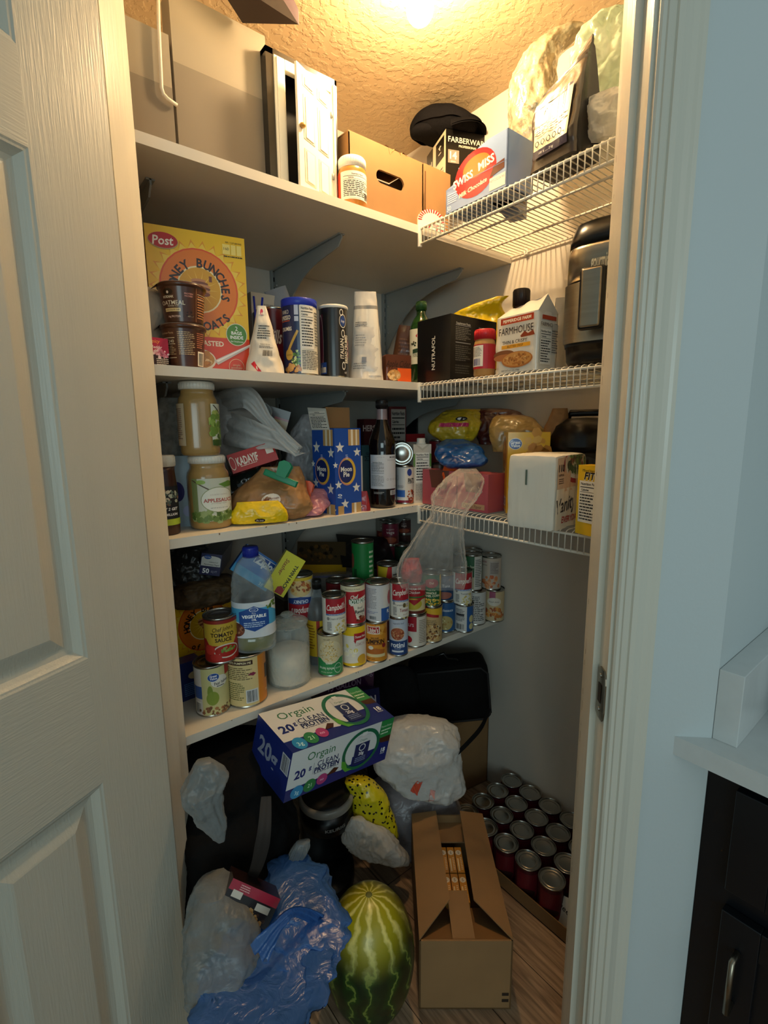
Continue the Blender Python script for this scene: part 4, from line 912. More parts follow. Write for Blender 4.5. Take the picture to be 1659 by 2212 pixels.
sack('dark_bag', 'dark crumpled bag in the far left corner of the second board', 'bag', 'bmat', [rg(296, 760, dd+.16, 60, .04), rg(310, 650, dd+.16, 60, .05), rg(305, 560, dd+.16, 50, .04), rg(305, 500, dd+.16, 30, .01)], 7, 16, .012, zmin=Z2+.001)
# flour bag with folded top
fl_art = [('r', .2, .88, .7, .99, '#f0ead9'), ('e', .45, .92, .14, .05, '#c9325a'), ('ln', .2, .5, .85, .72, 6, '#3a3a3a'), ('t', 'PRODUCT OF U.S.A.', .55, .42, .022, '#333', .4), ('bar', .45, .24, .8, .33, '#333'), ('p', [(.1, .12), (.3, .0), (.4, 0), (.2, .16)], '#cf2433'), ('ln', .3, .36, .85, .4, 2, '#555')]
pouch('flour_bag', 'white folded-over flour bag beside the yellow cereal box', 'bag', Z2, 582, 84, 655, .06, dist=DYd(582, -.51), m='paper', c='#e5dccb', art=fl_art, taper=.78, amp=.007, fr=22, seed=4, top=.05, artbox=(.06, .02, .95, .98))
# blue box and clips behind
A = atd(560, 780, DYd(560, -.33)); zt = atd(560, 668, hdist(A)).z; A.z = Z2
boxat('blue_box', 'dark blue box behind the white flour bag', 'box', A, (1, -.2, 0), (0, 0, 1), .085, .05, zt-Z2, c='#20315f', m='gloss', F=[('r', .2, .75, .9, .8, '#8aa0d0')])
A = atd(545, 700, DYd(545, -.28)); A.z = Z2; zt = atd(545, 630, hdist(A)).z
boxat('white_carton', 'plain off-white carton standing against the wall behind the flour bag', 'box', A, (1, 0, 0), (0, 0, 1), .12, .04, zt-Z2, c='#b9b7ac', F=[('ln', .3, .75, .8, .9, 4, '#8a8a84')])
for i, (x, y0, x1, y1) in enumerate(((548, 640, 553, 668), (567, 643, 562, 668))):
    d = DYd(555, -.36); a = atd(x, y0, d); b = atd(x1, 700, d); q = M(); o0 = b.copy(); o0.z = Z2; q.tube([a-o0, b-o0, Vector((0, 0, .001))], .0028, m='blup'); o = q.build('bag_tie'); o.location = o0; tagm(o, ['left', 'right'][i]+' dark blue twist stick poking up behind the flour bag', 'tie', 'blue sticks')
can(606, Z2, 50, 662, [('r', 0, 0, 1, .5, '#7a1f26'), ('t', 'Hills', .5, .6, .2, '#e6d6c0', .6, 0, .02, .2), ('bl', .5, .2, .4, .1, 14, .06, ['#3a1a14', '#5a2a20'])], '#5c1c22', dist=DYd(606, -.40), label='dark red coffee can behind the blue crumb canister', group=None, name='coffee_can', m='gloss')
# canisters
cr_art = [('r', .50, 0, 1, 1, '#ece6d4'), ('t', 'PANKO', .18, .88, .06, '#f3ecd8', .2), ('t', 'ESPRESSO', .17, .80, .06, '#f3ecd8', .3, 0, .02), ('r', .05, .745, .3, .755, '#d65a2a'), ('t', 'CRUMBS', .2, .64, .055, '#f3ecd8', .28, 0, .02), ('r', .40, .83, .48, .98, '#c9cfe2'), ('r', .40, .74, .48, .81, '#c9cfe2'), ('p', [(.44, .62), (.48, .6), (.26, .3), (.22, .33)], '#c8a24a'), ('e', .26, .27, .09, .08, '#c8a24a'), ('t', 'crumbs', .26, .27, .025, '#4a3a10', .12), ('bl', .40, .22, .1, .12, 26, .03, ['#4c7a34', '#7aa05a', '#cfe0a0']), ('bl', .3, .07, .2, .06, 26, .04, ['#b07a3a', '#d0a060']), *nf(.52, .35, .80, .97, n=10), ('ln', .53, .05, .95, .33, 12, '#444'), ('ln', .83, .4, .96, .9, 12, '#555')]
def canister(name, label, px, w, ytop, y, bg, lidc, art, lidm='plas', span=2.9, lidh=.018):
    P = front(px, Z2, None, DYd(px, y)); r = w*depth(P)/FPX/2; h = topz(px, ytop, P)-Z2; c0 = P+away(P)*r; c0.z = Z2
    t = thing(name, label, 'canister', c0, face_rot(c0)); q = M(); q.lathe([(r*.95, .0015), (r*.97, 0), (r*.97, .004), (r*.95, .005), (r*.95, h-.014)], '#b9b4a8', 'steel'); q.build('body', t)
    q = M(); q.lathe([(r*.96, .006), (r*.96, h-lidh*.7)], bg, 'gloss', cap0=False, cap1=False, n=48); q.art(art, cylmap(r*.96, .006, h-lidh*.7, span), r*span, h-.02, 'gloss', step=.005); q.build('paper_label', t)
    q = M(); q.lathe([(r*.97, h-lidh), (r, h-lidh+.001), (r, h-.002), (r*.97, h), (r*.93, h), (r*.92, h-.002)], lidc, lidm); q.build('lid', t); return c0, r, h
canister('crumb_canister', 'dark blue crumb canister with a bright blue lid', 658, 78, 641, -.515, '#1b2a55', '#2139b4', cr_art)
it_art = [('r', .0, .1, .22, .9, '#5a2030'), ('ring', .12, .5, .1, .4, .05, '#cfc8bb'), ('r', .02, .03, .3, .2, '#2b4a8c'), ('r', .04, .05, .28, .13, '#e8e4da'), ('bar', .05, .05, .27, .13, '#222'), ('ring', .74, .80, .10, .10, .12, '#e8e2d4'), ('e', .74, .80, .075, .075, '#23468a'), ('t', 'Kroger', .74, .80, .04, '#fff', .1), ('ring', .74, .62, .05, .06, .3, '#e8e2d4'), ('ring', .70, .92, .05, .05, .3, '#e8e2d4'), ('t', 'ITALIAN', .70, .40, .07, '#ece4d0', .42, R(90), .02), ('t', 'BREAD CRUMBS', .84, .40, .08, '#ece4d0', .6, R(90), .03), ('t', 'TRADITIONAL', .94, .42, .06, '#c9433a', .4, R(90)), ('ring', .74, .15, .05, .06, .3, '#e8e2d4'), ('t', 'NET', .8, .05, .03, '#ddd', .08)]
canister('crumb_canister', 'black patterned crumb canister with a white lid', 728, 64, 656, -.51, '#211f1d', '#e6e2d8', it_art, lidh=.008)
pouch('foil_bag', 'grey foil bag end poking up behind the blue-lidded canister', 'bag', Z2, 672, 66, 612, .03, dist=DYd(672, -.34), m='foil', c='#8f8f92', taper=.3, amp=.004, tilt=-18, seed=6)
pouch('resealable_pouch', 'white pouch with a grey clear top, right of the black canister', 'pouch', Z2, 795, 74, 624, .055, dist=DYd(795, -.51), m='foil', c='#cfccc6', taper=.38, amp=.005, seed=8, fr=20,
      art=[('r', .02, .0, .98, .80, '#dcd6ca'), ('r', .0, .80, 1, .84, '#8b8a88'), ('ln', .1, .6, .55, .66, 3, '#555'), ('ln', .12, .38, .5, .52, 5, '#999'), ('r', .52, .05, .95, .8, '#e9e5da'), ('ln', .1, .12, .5, .2, 3, '#888'), ('r', .35, .2, .5, .26, '#7a8290')])
pouch('brown_bag', 'brown see-through snack bag behind the orange packet', 'bag', Z2, 864, 62, 700, .04, dist=DYd(864, -.40), m='foil', c='#6a3f28', taper=.4, amp=.006, seed=12, tilt=8, art=[('ln', .2, .5, .8, .8, 5, '#8a5a3c'), ('r', .1, .1, .9, .3, '#8a3f2a')])
A = atd(834, 818, DYd(834, -.50)); B = atd(888, 820, DYd(888, -.52)); A.z = B.z = Z2; zt = atd(834, 765, DYd(834, -.50)).z
boxat('cookie_packet', 'orange and brown packet with a picture of oat cookies', 'package', A, B-A, (0, 0, 1), (B-A).length, .03, zt-Z2, c='#6b3a24', m='gloss', bev=.006, F=[('r', 0, .55, 1, 1, '#5a3020'), ('t', 'Apple Cider', .5, .68, .24, '#2a130c', .95, 0, .01, .25), ('r', .45, .03, 1, .52, '#e65c1e'), ('e', .32, .26, .26, .2, '#cf9a5a'), ('bl', .32, .26, .24, .18, 26, .05, ['#dcae72', '#c08a48', '#e8c894'])])
# olive oil
ol = [('r', 0, 0, 1, 1, '#e6dfc4'), ('e', .62, .80, .30, .09, '#c2232a'), ('t', 'BERTOLLI', .62, .80, .085, '#f6f0e0', .5, 0, .02), ('e', .6, .93, .06, .04, '#d8a04a'), ('bl', .25, .58, .1, .06, 10, .03, ['#2c3a20', '#4a3a24']), ('p', [(.2, .42), (1, .52), (1, .40), (.2, .30)], '#22402a'), ('t', 'EXTRA VIRGIN', .66, .455, .055, '#f4ecd0', .6, R(6), .02), ('t', 'OLIVE OIL', .66, .375, .05, '#f4ecd0', .45, R(6), .02), ('ln', .2, .2, .7, .3, 3, '#6a6a4a'), ('e', .8, .08, .2, .06, '#22402a'), ('t', 'RICH', .8, .08, .05, '#f4ecd0', .2)]
bottle('olive_oil_bottle', 'green glass olive oil bottle at the right end of the second board', 'bottle', Z2, 909, 50, 646, [(.9, 0), (1, .02), (1, .62), (.97, .70), (.72, .78), (.42, .84), (.40, .93)], 'greeng', py=None, dist=DYd(909, -.515), lab=(.24, .66, 1.0), art=ol, cap=(.90, .46, '#2a5424'), span=2.6)
# ---------------- middle wire shelf
ax(970, Z2, .19, .13, 677, 'supplement_box', 'matte black supplement box on the middle wire shelf', 'box', dist=DXd(970, -.392), c='#0f0f10', m='gloss',
   Lf=[('t', 'NUTRAFOL', .45, .48, .26, '#d9d4c8', .1, R(90), .02)] and [('t', 'NUTRAFOL', .50, .45, .075, '#d9d4c8', None, R(90), .02)],
   F=[('t', 'Supplement Facts', .26, .88, .035, '#d9d4c8', .30, 0, .02), ('r', .1, .845, .42, .852, '#bbb'), ('ln', .1, .62, .42, .83, 8, '#8a867c'), ('r', .1, .58, .42, .59, '#bbb'), ('ln', .1, .3, .42, .55, 8, '#6a675f'), ('t', 'Ingredients', .68, .86, .03, '#bbb', .25), ('ln', .55, .5, .95, .82, 10, '#77736a'), ('ln', .1, .1, .4, .25, 4, '#55524c')])
sack('chip_bag', 'yellow shiny snack bag behind the black supplement box', 'bag', 'yelf', [rg(1040, 800, DXd(1040, -.14), 100, .02), rg(1036, 740, DXd(1036, -.14), 120, .035), rg(1030, 690, DXd(1030, -.14), 120, .03), rg(1050, 660, DXd(1050, -.14), 70, .02), rg(1085, 640, DXd(1085, -.12), 26, .004)], 11, 16, .008, zmin=Z2+.001)
bottle('peanut_butter_jar', 'peanut butter jar with a red lid', 'jar', Z2, 1041, 46, 709, [(.85, 0), (1, .04), (1, .70), (.9, .78), (.85, .8)], 'gloss', c='#b98a4e', dist=DXd(1041, -.385), lab=(.16, .68, 1.0), span=3.1, bg='#b5232e', cap=(.79, .98, '#c01a24'),
       art=[('r', 0, .1, .46, .95, '#ece4d6'), ('ln', .05, .5, .42, .9, 8, '#666'), ('bar', .1, .14, .38, .42, '#3a3a8a'), ('r', .5, .0, 1, 1, '#b5232e')])
# gabled cookie bag
P = front(1066, Z2, None, DXd(1066, -.388)); Q = front(1150, Z2, None, DXd(1150, -.392)); U_ = Q-P; W = U_.length; hb = atd(1066, 690, hdist(P)).z-Z2; ht = atd(1150, 632, hdist(Q)).z-Z2
t = frame_thing('cookie_bag', 'white bakery cookie bag with a folded top and a picture of crisp cookies', 'bag', P, U_, (0, 0, 1))
q = M(); D = .075
def cb_(u, v):      # around the plan (closed), v up
    pts = [(0, 0), (W, 0), (W, D), (0, D)]; k = min(int(u*4), 3); t_ = u*4-k; a, b = pts[k], pts[(k+1) % 4]; x, y = a[0]+(b[0]-a[0])*t_, a[1]+(b[1]-a[1])*t_
    z = v*hb+ (0 if v < 1 else 0)
    n_ = noise.noise(Vector((x*30, y*30+5, z*25)))*.0022; return (x+(n_ if y in (0, D) else n_), y+(n_ if k in (0, 2) else 0), z)
q.grid(cb_, 40, 16, '#e8e1d2', 'gloss', closeu=True)
rid = lambda u: Vector((u*W, D*.45, hb+(ht-hb)*(.55+.45*u)))
q.grid(lambda u, v: Vector((u*W, 0, hb))*(1-v)+rid(u)*v+Vector((0, 0, .003*math.sin(u*14)*v)), 16, 5, '#ece6d8', 'gloss'); q.grid(lambda u, v: Vector((W-u*W, D, hb))*(1-v)+rid(1-u)*v, 16, 5, '#ece6d8', 'gloss')
q.add([(W, 0, hb), (W, D*.45, hb-.012), (W, D, hb), rid(1)], [(0, 1, 3), (1, 2, 3)], '#d9d2c4', 'gloss'); q.add([(0, 0, hb), (0, D*.45, hb-.012), (0, D, hb), rid(0)], [(0, 3, 1), (1, 3, 2)], '#d9d2c4', 'gloss')
fa = [('r', .12, .86, .92, .97, '#b23c22'), ('t', 'PEPPERIDGE FARM', .52, .915, .055, '#f4ead2', .75, 0, .03), ('t', 'FARMHOUSE', .5, .74, .13, '#2c1c18', .84, 0, .0), ('p', [(.62, .62), (.72, .69), (.8, .64), (.92, .68), (.96, .6), (.64, .59)], '#8a3a22'), ('t', 'THIN & CRISPY', .48, .54, .06, '#2c2420', .78, 0, .01), ('r', .16, .43, .86, .495, '#e3a12a'), ('t', 'BUTTER CRISP', .5, .463, .04, '#5a3a10', .4, 0, .01), ('e', .22, .34, .26, .07, '#7c4a28'), ('e', .2, .28, .24, .06, '#a8693a'), ('e', .55, .22, .38, .14, '#a8682e'), ('e', .55, .23, .35, .12, '#c08a4a'), ('bl', .55, .23, .31, .1, 60, .025, ['#a8692f', '#8a5526', '#d9a868']), ('t', 'NET WT 6.9 OZ (196g)', .4, .04, .03, '#444', .5)]
q.art(fa, lambda u, v, o: Vector((u*W, -.0032-o, v*hb)), W, hb, 'gloss')
q.art([('r', .15, .86, .85, .93, '#b23c22'), ('t', 'FARMHOUSE', .5, .78, .07, '#2c1c18', .8), *nf(.08, .1, .62, .7, n=9), ('ln', .66, .3, .95, .7, 10, '#666'), ('r', .66, .7, .95, .8, '#c9c2b4')], lambda u, v, o: Vector((W+.0032+o, u*D, v*hb)), D, hb, 'gloss'); q.build('bag', t)
bottle('spice_bottle', 'bottle with a dark brown cap behind the cookie bag', 'bottle', Z2, 1114, 36, 622, [(.9, 0), (1, .03), (1, .75), (.9, .82)], 'gloss', c='#4a3428', dist=DXd(1114, -.20), cap=(.82, .98, '#2c2220'))
pouch('silver_bag', 'silvery pouch between the cookie bag and the air fryer', 'bag', Z2, 1196, 30, 640, .04, dist=DXd(1196, -.24), m='foil', c='#b9b5ab', taper=.2, amp=.005, seed=13)
# air fryer
ppx = 1292; P = front(ppx, Z2, None, DXd(ppx, -.385)); r = 84*depth(P)/FPX; h = topz(ppx, 452, P)-Z2; c0 = P+away(P)*r; c0.z = Z2+.001
c0.y = max(c0.y, -1.236+r+.004); c0.x = min(c0.x, -r-.003)
t = thing('air_fryer', 'black and stainless air fryer on the middle wire shelf', 'air fryer', c0, face_rot(c0)+R(-14))
M().lathe([(r*.86, .0), (r*.93, .01), (r*.97, .05), (r*.98, h*.13)], m='black', sq=1.2, n=64).build('base', t)
M().lathe([(r*.975, h*.13), (r, h*.16), (r*1.0, h*.56)], m='black', sq=1.2, n=64).build('housing', t)
M().lathe([(r*.985, h*.575), (r*.98, h*.78), (r*.94, h*.81)], m='dsteel', sq=1.2, n=64).build('steel_band', t)
M().lathe([(r*.96, h*.81), (r*.95, h*.86), (r*.84, h*.96), (r*.55, h*.997), (.001, h)], m='black', sq=1.2, n=64, cap1=False).build('top', t)
def sqf(r_, off_):
    def f(u, v, o):
        a = -math.pi/2+(u-.5)*1.75; ca, sa = math.cos(a), math.sin(a); k = (abs(ca)**3.2+abs(sa)**3.2)**(-1/3.2); rr = (r_+off_)*k+o
        return Vector((rr*ca, rr*sa, v))
    return f
q = M(); f = sqf(r, .004); z0, z1 = h*.15, h*.555
q.grid(lambda u, v: f(u, z0+(z1-z0)*v, 0), 40, 4, m='dsteel'); q.grid(lambda u, v: f(u, z0, -.006*v), 40, 1, m='dsteel'); q.grid(lambda u, v: f(1-u, z1, -.006*v), 40, 1, m='dsteel'); q.build('drawer_front', t)
q = M(); yy = -(r*1.0)
q.box(-.024, .024, yy-.052, yy-.034, h*.20, h*.60, m='black', b=.008); q.box(-.02, .02, yy-.036, yy-.002, h*.46, h*.585, m='black', b=.006); q.build('handle', t)
M().box(-.019, .019, yy-.056, yy-.050, h*.215, h*.585, m='dsteel', b=.004).build('handle_trim', t)
q = M(); q.art([('t', 'gourmia', .5, .5, .9, '#efe6cc', .9, 0, .02)], lambda u, v, o: sqf(r, -.0)(.36+.28*u, h*.63+.03*v, o), .09, .03, 'gloss', step=.006); q.build('logo', t)
# ================================================================== THIRD BOARD
def ajar(z, px, w, ytop, lb, art, py=None, dist=None, rot=0, span=2.0):
    return bottle('applesauce_jar', lb, 'jar', z, px, w, ytop, [(.80, 0), (.92, .015), (.97, .05), (.98, .12), (.97, .70), (.93, .77), (.82, .82), (.80, .85), (.80, .90)], 'sauce', art=art, lab=(.12, .70, .985), cap=(.895, .86, '#e9e4d8'), py=py, dist=dist, rot=rot, span=span, group='applesauce jars', sq=.5, bg='#d9dccb')
aw_ = [('r', 0, 0, 1, 1, '#c9ccba'), ('r', 0, 0, .14, 1, '#7f8c58'), ('bl', .45, .12, .5, .13, 40, .08, ['#67803f', '#7f9650', '#95a668', '#50682e']), ('p', [(.6, .86), (.85, .93), (1, .9), (1, .8), (.75, .78)], '#6a8f3a'), ('p', [(0, .97), (.05, .97), (.42, .74), (.4, .72)], '#5a4636'), ('e', .22, .92, .1, .05, '#8fae50'),
       ('e', .60, .50, .40, .30, '#8f9a66'), ('e', .60, .50, .385, .285, '#e7e6d8'), ('t', 'COUNTRY CHOICE', .60, .62, .035, '#b9a9a0', .4), ('t', 'APPLESAUCE', .60, .49, .085, '#b5544a', .70, 0, .03), ('t', 'pure Michigan apples', .6, .42, .03, '#a9a090', .4), ('t', 'NET WT 46 OZ (2 LB 14 OZ)', .6, .31, .025, '#555', .4)]
jt = ajar(Z3, 457, 90, 985, 'lower applesauce jar with its green label facing out, standing on the board', aw_, py=1145, rot=14, span=2.05)
zt = Z3+jt[3]+.0005
ajar(zt, 436, 86, 822, 'upper applesauce jar, turned sideways, stacked on the other jar', [('r', 0, 0, 1, 1, '#cfc0a4')], dist=hdist(jt[1])-jt[2]-.004, rot=0, span=.01)
t_ = bpy.data.objects['applesauce_jar.001'] if 'applesauce_jar.001' in bpy.data.objects else None
if t_:
    jr = 86*depth(t_.location)/FPX/2*.96; jh = atd(436, 822, hdist(jt[1])-jt[2]).z-zt
    def jm(mid, sp):
        def f(u, v, o):
            a = mid+(u-.5)*sp; ca, sa = math.cos(a), math.sin(a); k = (abs(ca)**2.5+abs(sa)**2.5)**(-1/2.5); rr = (jr*1.005+.0012)*k+o
            return Vector((rr*ca, rr*sa, jh*(.14+.56*v)))
        return f
    for nm, mid, sp, bg, a in (('back_label', -math.pi/2-1.05, .8, '#cbb795', [('ln', .1, .15, .8, .9, 16, '#8a6a5a')]), ('front_label', -math.pi/2+1.05, .95, '#d4d8c4', [('bl', .4, .4, .5, .42, 60, .16, ['#8fae50', '#6f8f3c', '#a9b860', '#4f6a28']), ('p', [(.1, .97), (.18, .97), (.6, .8), (.55, .78)], '#4a3a30'), ('r', 0, 0, 1, .14, '#3f5a24')])):
        q = M(); f = jm(mid, sp); q.grid(lambda u, v: f(u, v, 0), 16, 1, bg, 'paper'); q.art(a, f, jr*sp, jh*.56, 'paper', step=.005); q.build(nm, t_)
# sauce jar at the left end
bottle('sauce_jar', 'dark chocolate sauce jar with a cream lid, cut off by the left jamb', 'jar', Z3, 362, 56, 984, [(.92, 0), (1, .02), (1, .18), (.97, .2), (.97, .60), (.99, .62), (.95, .70), (.9, .8), (.92, .86)], 'gloss', c='#3c1c14', py=1158, lab=(.13, .62, .985), span=3.0, bg='#181a22', cap=(.86, .98, '#e8e0cf'),
       art=[('bl', .5, .72, .45, .2, 60, .05, ['#b9c0b0', '#5a6a62', '#8a5a44', '#d9d4c0']), ('t', 'BUY 2 GET', .6, .42, .07, '#f2f2f2', .5, 0, .03, .2), ('t', '$1 MILLION', .6, .28, .06, '#f2f2f2', .5, 0, .03, .2), ('r', 0, 0, 1, .16, '#a9c03a')])
A = hit(385, 1138, 2, Z3); zt = atd(388, 985, hdist(A)).z
boxat('light_blue_box', 'pale blue box behind the dark sauce jar', 'box', A, (.9, -.45, 0), (0, 0, 1), .045, .12, zt-Z3, c='#a9bcc6', F=[('e', .1, .5, .35, .14, '#2c2a6a'), ('e', .6, .22, .3, .08, '#b9bfe0')])
A = hit(413, 1125, 2, Z3); A = A+away(A)*.02; zt = atd(400, 990, hdist(A)).z
boxat('maroon_box', 'dark red box with white rings just left of the lower applesauce jar', 'box', A, (.9, -.45, 0), (0, 0, 1), .06, .1, zt-Z3, c='#8a9aa4', F=[('r', 0, .3, 1, 1, '#5c1526'), ('ring', .35, .82, .3, .06, .3, '#8fa0a8'), ('ring', .35, .64, .3, .06, .3, '#c9d4d8'), ('ring', .4, .46, .3, .06, .3, '#c9d4d8')])
dL = DYd(370, -.36)
sack('newspaper_wrap', 'grey printed paper bundle at the far left of the third board', 'package', mat('newsprint', '#a3a39a', .8, var=.6, vscale=45, bump=.5, bscale=14, bdist=.01), [rg(365, 1000, dL, 60, .02), rg(368, 960, dL, 66, .03), rg(362, 900, dL, 60, .03), rg(365, 860, dL, 40, .02)], 4, 14, .010, zmin=Z3+.001)
# the big white carrier bag
dB = DYd(480, -.19)
sack('plastic_bag', 'large white plastic carrier bag slumped behind the applesauce jars', 'bag', 'fw', [rg(450, 1070, dB, 130, .04), rg(455, 1020, dB, 170, .06), rg(470, 960, dB, 210, .075), rg(475, 905, dB, 215, .075), rg(465, 868, dB, 170, .05, .002), rg(450, 850, dB, 100, .03)], 3, 9, .018, zmin=Z3+.001, zmax=Z2-.024, npl=7)
dh = DYd(600, -.40)
def strap(name, label, cat, pts, wd, mt, seed=1, group=None, th=.0015, rip=.12):
    """a flat folded strip of film or cloth through points (px,py,dist)"""
    P = [atd(*p) for p in pts]; O_ = P[0].copy(); n = 40; q = M()
    def cr(i, t_):
        g = [P[max(0, min(len(P)-1, i+j))] for j in (-1, 0, 1, 2)]; return .5*((2*g[1])+(-g[0]+g[2])*t_+(2*g[0]-5*g[1]+4*g[2]-g[3])*t_*t_+(-g[0]+3*g[1]-3*g[2]+g[3])*t_**3)
    def fn(u, v, s_=0):
        x = v*(len(P)-1); i = min(int(x), len(P)-2); p = cr(i, x-i); q2 = cr(i, min(1, x-i+.02)); T = (q2-p); T = T.normalized() if T.length > 0 else Vector((0, 0, 1))
        S = T.cross(away(p)).normalized(); ww = wd[min(int(v*len(wd)), len(wd)-1)] if isinstance(wd, list) else wd
        if isinstance(wd, list): y = v*(len(wd)-1); j = min(int(y), len(wd)-2); ww = wd[j]+(wd[j+1]-wd[j])*(y-j)
        return p+S*((u-.5)*ww)-away(p)*(s_+rip*ww*math.sin(u*14+v*5+seed)+rnoise(p+S*u*.1, 20, seed)*ww*rip*.7)-O_
    q.grid(lambda u, v: fn(u, v, 0), 14, n, m=mt); q.grid(lambda u, v: fn(1-u, v, th), 14, n, m=mt)
    o = q.build(name); o.location = O_; return tagm(o, label, cat, group) if label else o
def part_of(o, parent):
    o.parent = parent; o.matrix_parent_inverse = Matrix.Identity(4); o.location = Vector(o.location)-Vector(parent.location)
    return o
pb = [o for o in bpy.data.objects if o.name.startswith('plastic_bag')][0]
h1 = strap('bag_handle', None, None, [(470, 872, dB-.06), (530, 858, dh), (575, 905, dh-.03), (610, 945, dh-.06), (648, 978, dh-.08)], [.05, .06, .03, .035, .03], 'fw', 2); part_of(h1, pb)
h2 = strap('bag_handle', None, None, [(490, 925, dB-.10), (545, 940, dh-.02), (595, 950, dh-.05), (645, 976, dh-.08)], [.09, .075, .045, .02], 'fw', 5); part_of(h2, pb)
h3 = strap('bag_handle', None, None, [(520, 880, dB-.05), (560, 872, dh+.02), (582, 890, dh+.0), (565, 925, dh-.02)], [.02, .015, .015, .01], 'fwt', 6); part_of(h3, pb)
# red pastry box
A = atd(504, 1024, DYd(506, -.41)); B = atd(602, 992, DYd(600, -.44)); C2_ = atd(500, 982, DYd(506, -.40))
tilted('pastry_box', 'red pastry box with white lettering, lying on the bags', 'box', A, B, C2_, .10, c='#8a1f1a', m='gloss', F=[('r', 0, 0, 1, 1, '#b7281f'), ('ring', .06, .5, .06, .35, .15, '#f0dcc8'), ('t', 'KADAYIF', .38, .52, .42, '#f3e6d4', .46, 0, .03), ('ln', .2, .2, .55, .28, 1, '#f0dcc8'), ('r', .80, .45, .96, .95, '#f3e6d4')] , T=[('r', 0, 0, 1, 1, '#b9b4ac')])
dK = DYd(590, -.22)
A = atd(552, 930, dK); B = atd(613, 948, DYd(613, -.24)); C2_ = atd(560, 870, dK)
tilted('cocoa_tin_box', 'yellow and dark brown box tilted against the back wall', 'box', A, B, C2_, .06, c='#3a1a16', m='gloss', F=[('r', .1, 0, 1, .62, '#b98a1f'), ('r', .5, .62, 1, .7, '#a8262a'), ('t', 'NOIR', .55, .45, .14, '#2a1810', .4, 0, .03), ('ln', .35, .15, .8, .35, 3, '#2a1810')])
A = atd(500, 1085, DYd(500, -.40)); 
sack('dark_produce_bag', 'dark clear-wrapped produce bag behind the yellow wrapper', 'bag', mat('dark_wrapped_greens', '#18211c', .2, var=.5, vscale=25, bump=.5, bscale=25, bdist=.005, coat=.5), [rg(520, 1110, DYd(520, -.37), 70, .02), rg(520, 1060, DYd(520, -.37), 90, .025), rg(545, 1020, DYd(545, -.37), 80, .02), rg(560, 1000, DYd(560, -.37), 40, .01)], 8, 20, .009, zmin=Z3+.001)
# brown sugar bag
dS = DYd(585, -.46)
sack('brown_sugar_bag', 'brown sugar bag closed with a green clip', 'bag', 'brsug', [rg(590, 1118, dS+.0, 130, .03), rg(585, 1095, dS+.0, 166, .045), rg(588, 1060, dS+.0, 140, .04), rg(600, 1030, dS+.02, 100, .03), rg(605, 1008, dS+.01, 76, .012)], 6, 12, .010, zmin=Z3+.001,
     art=([('e', .5, .5, .3, .28, '#e9dfce'), ('t', 'light brown', .5, .56, .1, '#7a3524', .5, R(8), .01), ('t', 'sugar', .5, .42, .1, '#7a3524', .3, R(8), .01)], (.25, .55), .13, 'gloss'))
def clip(label, px, py, dist, L_, ang, mt, grip=.05):
    c0 = atd(px, py, dist); t = thing('bag_clip', label, 'clip', c0, rot=(0, 0, 0)); X = Vector(_r)*math.cos(ang)+Vector(_u)*math.sin(ang); Y = -Vector(_r)*math.sin(ang)+Vector(_u)*math.cos(ang); N_ = X.cross(Y)
    t.rotation_euler = Matrix((X, Y, N_)).transposed().to_euler()
    for k, zz in enumerate((.003, -.009)):
        q = M(); q.box(-L_/2, L_/2, -.008, .008, zz-.003, zz+.003, m=mt, b=.0028); q.build('jaw', t)
        q = M(); q.prism([(-.012, .004), (.012, .004), (.016, grip), (.006, grip+.008), (-.006, grip+.008), (-.016, grip)], zz+(.004 if k == 0 else -.004), zz+(.007 if k == 0 else -.007), 'z', m=mt); g = q.build('grip', t)
    q = M(); q.tube([(-.01, .012, -.003), (.01, .012, -.003)], .005, m='chrome'); q.build('spring', t)
clip('green plastic clip gripping the brown sugar bag', 606, 1033, dS-.045, .085, R(-22), 'grnp', .036)
clip('orange plastic clip standing beside the brown sugar bag', 660, 1082, DYd(660, -.47), .03, R(-8), 'orgp', .045)
sack('candy_bag', 'yellow foil candy wrapper with a black bee mark at the board edge', 'wrapper', 'yelf', [rg(562, 1128, DYd(562, -.508), 112, .014), rg(560, 1112, DYd(560, -.508), 118, .016), rg(560, 1095, DYd(560, -.508), 100, .012), rg(556, 1083, DYd(556, -.508), 84, .003)], 14, 26, .009, zmin=Z3+.001, art=([('e', .5, .5, .4, .3, '#2a221a'), ('t', 'FUN', .5, .5, .22, '#eee', .5)], (.03, .3), .07, 'gloss'))
sack('pink_bag', 'crumpled pink and white bag left of the star-patterned box', 'bag', 'fpk', [rg(655, 1112, DYd(655, -.49), 70, .02), rg(662, 1095, DYd(662, -.475), 84, .028), rg(674, 1072, DYd(674, -.46), 60, .024), rg(684, 1055, DYd(684, -.45), 40, .012)], 4, 22, .009, zmin=Z3+.001)
sack('printed_bag', 'grey and white crumpled printed bag behind the star-patterned box', 'bag', mat('flag_print_film', '#aaa9ab', .35, var=.5, vscale=30, bump=.5, bscale=20, bdist=.006), [rg(655, 1060, DYd(655, -.33), 60, .03), rg(655, 990, DYd(655, -.33), 64, .04), rg(662, 940, DYd(662, -.33), 60, .03), rg(672, 895, DYd(672, -.33), 34, .01)], 5, 16, .010, zmin=Z3+.001)
pouch('white_pouch', 'big white pouch leaning on the back wall behind the star-patterned box', 'pouch', Z3, 690, 150, 880, .03, dist=DYd(690, -.12), m='gloss', c='#c6c2c0', taper=.3, seed=21, art=[('r', 0, 0, 1, .55, '#242a52'), ('r', 0, .55, 1, .6, '#a22a34')])
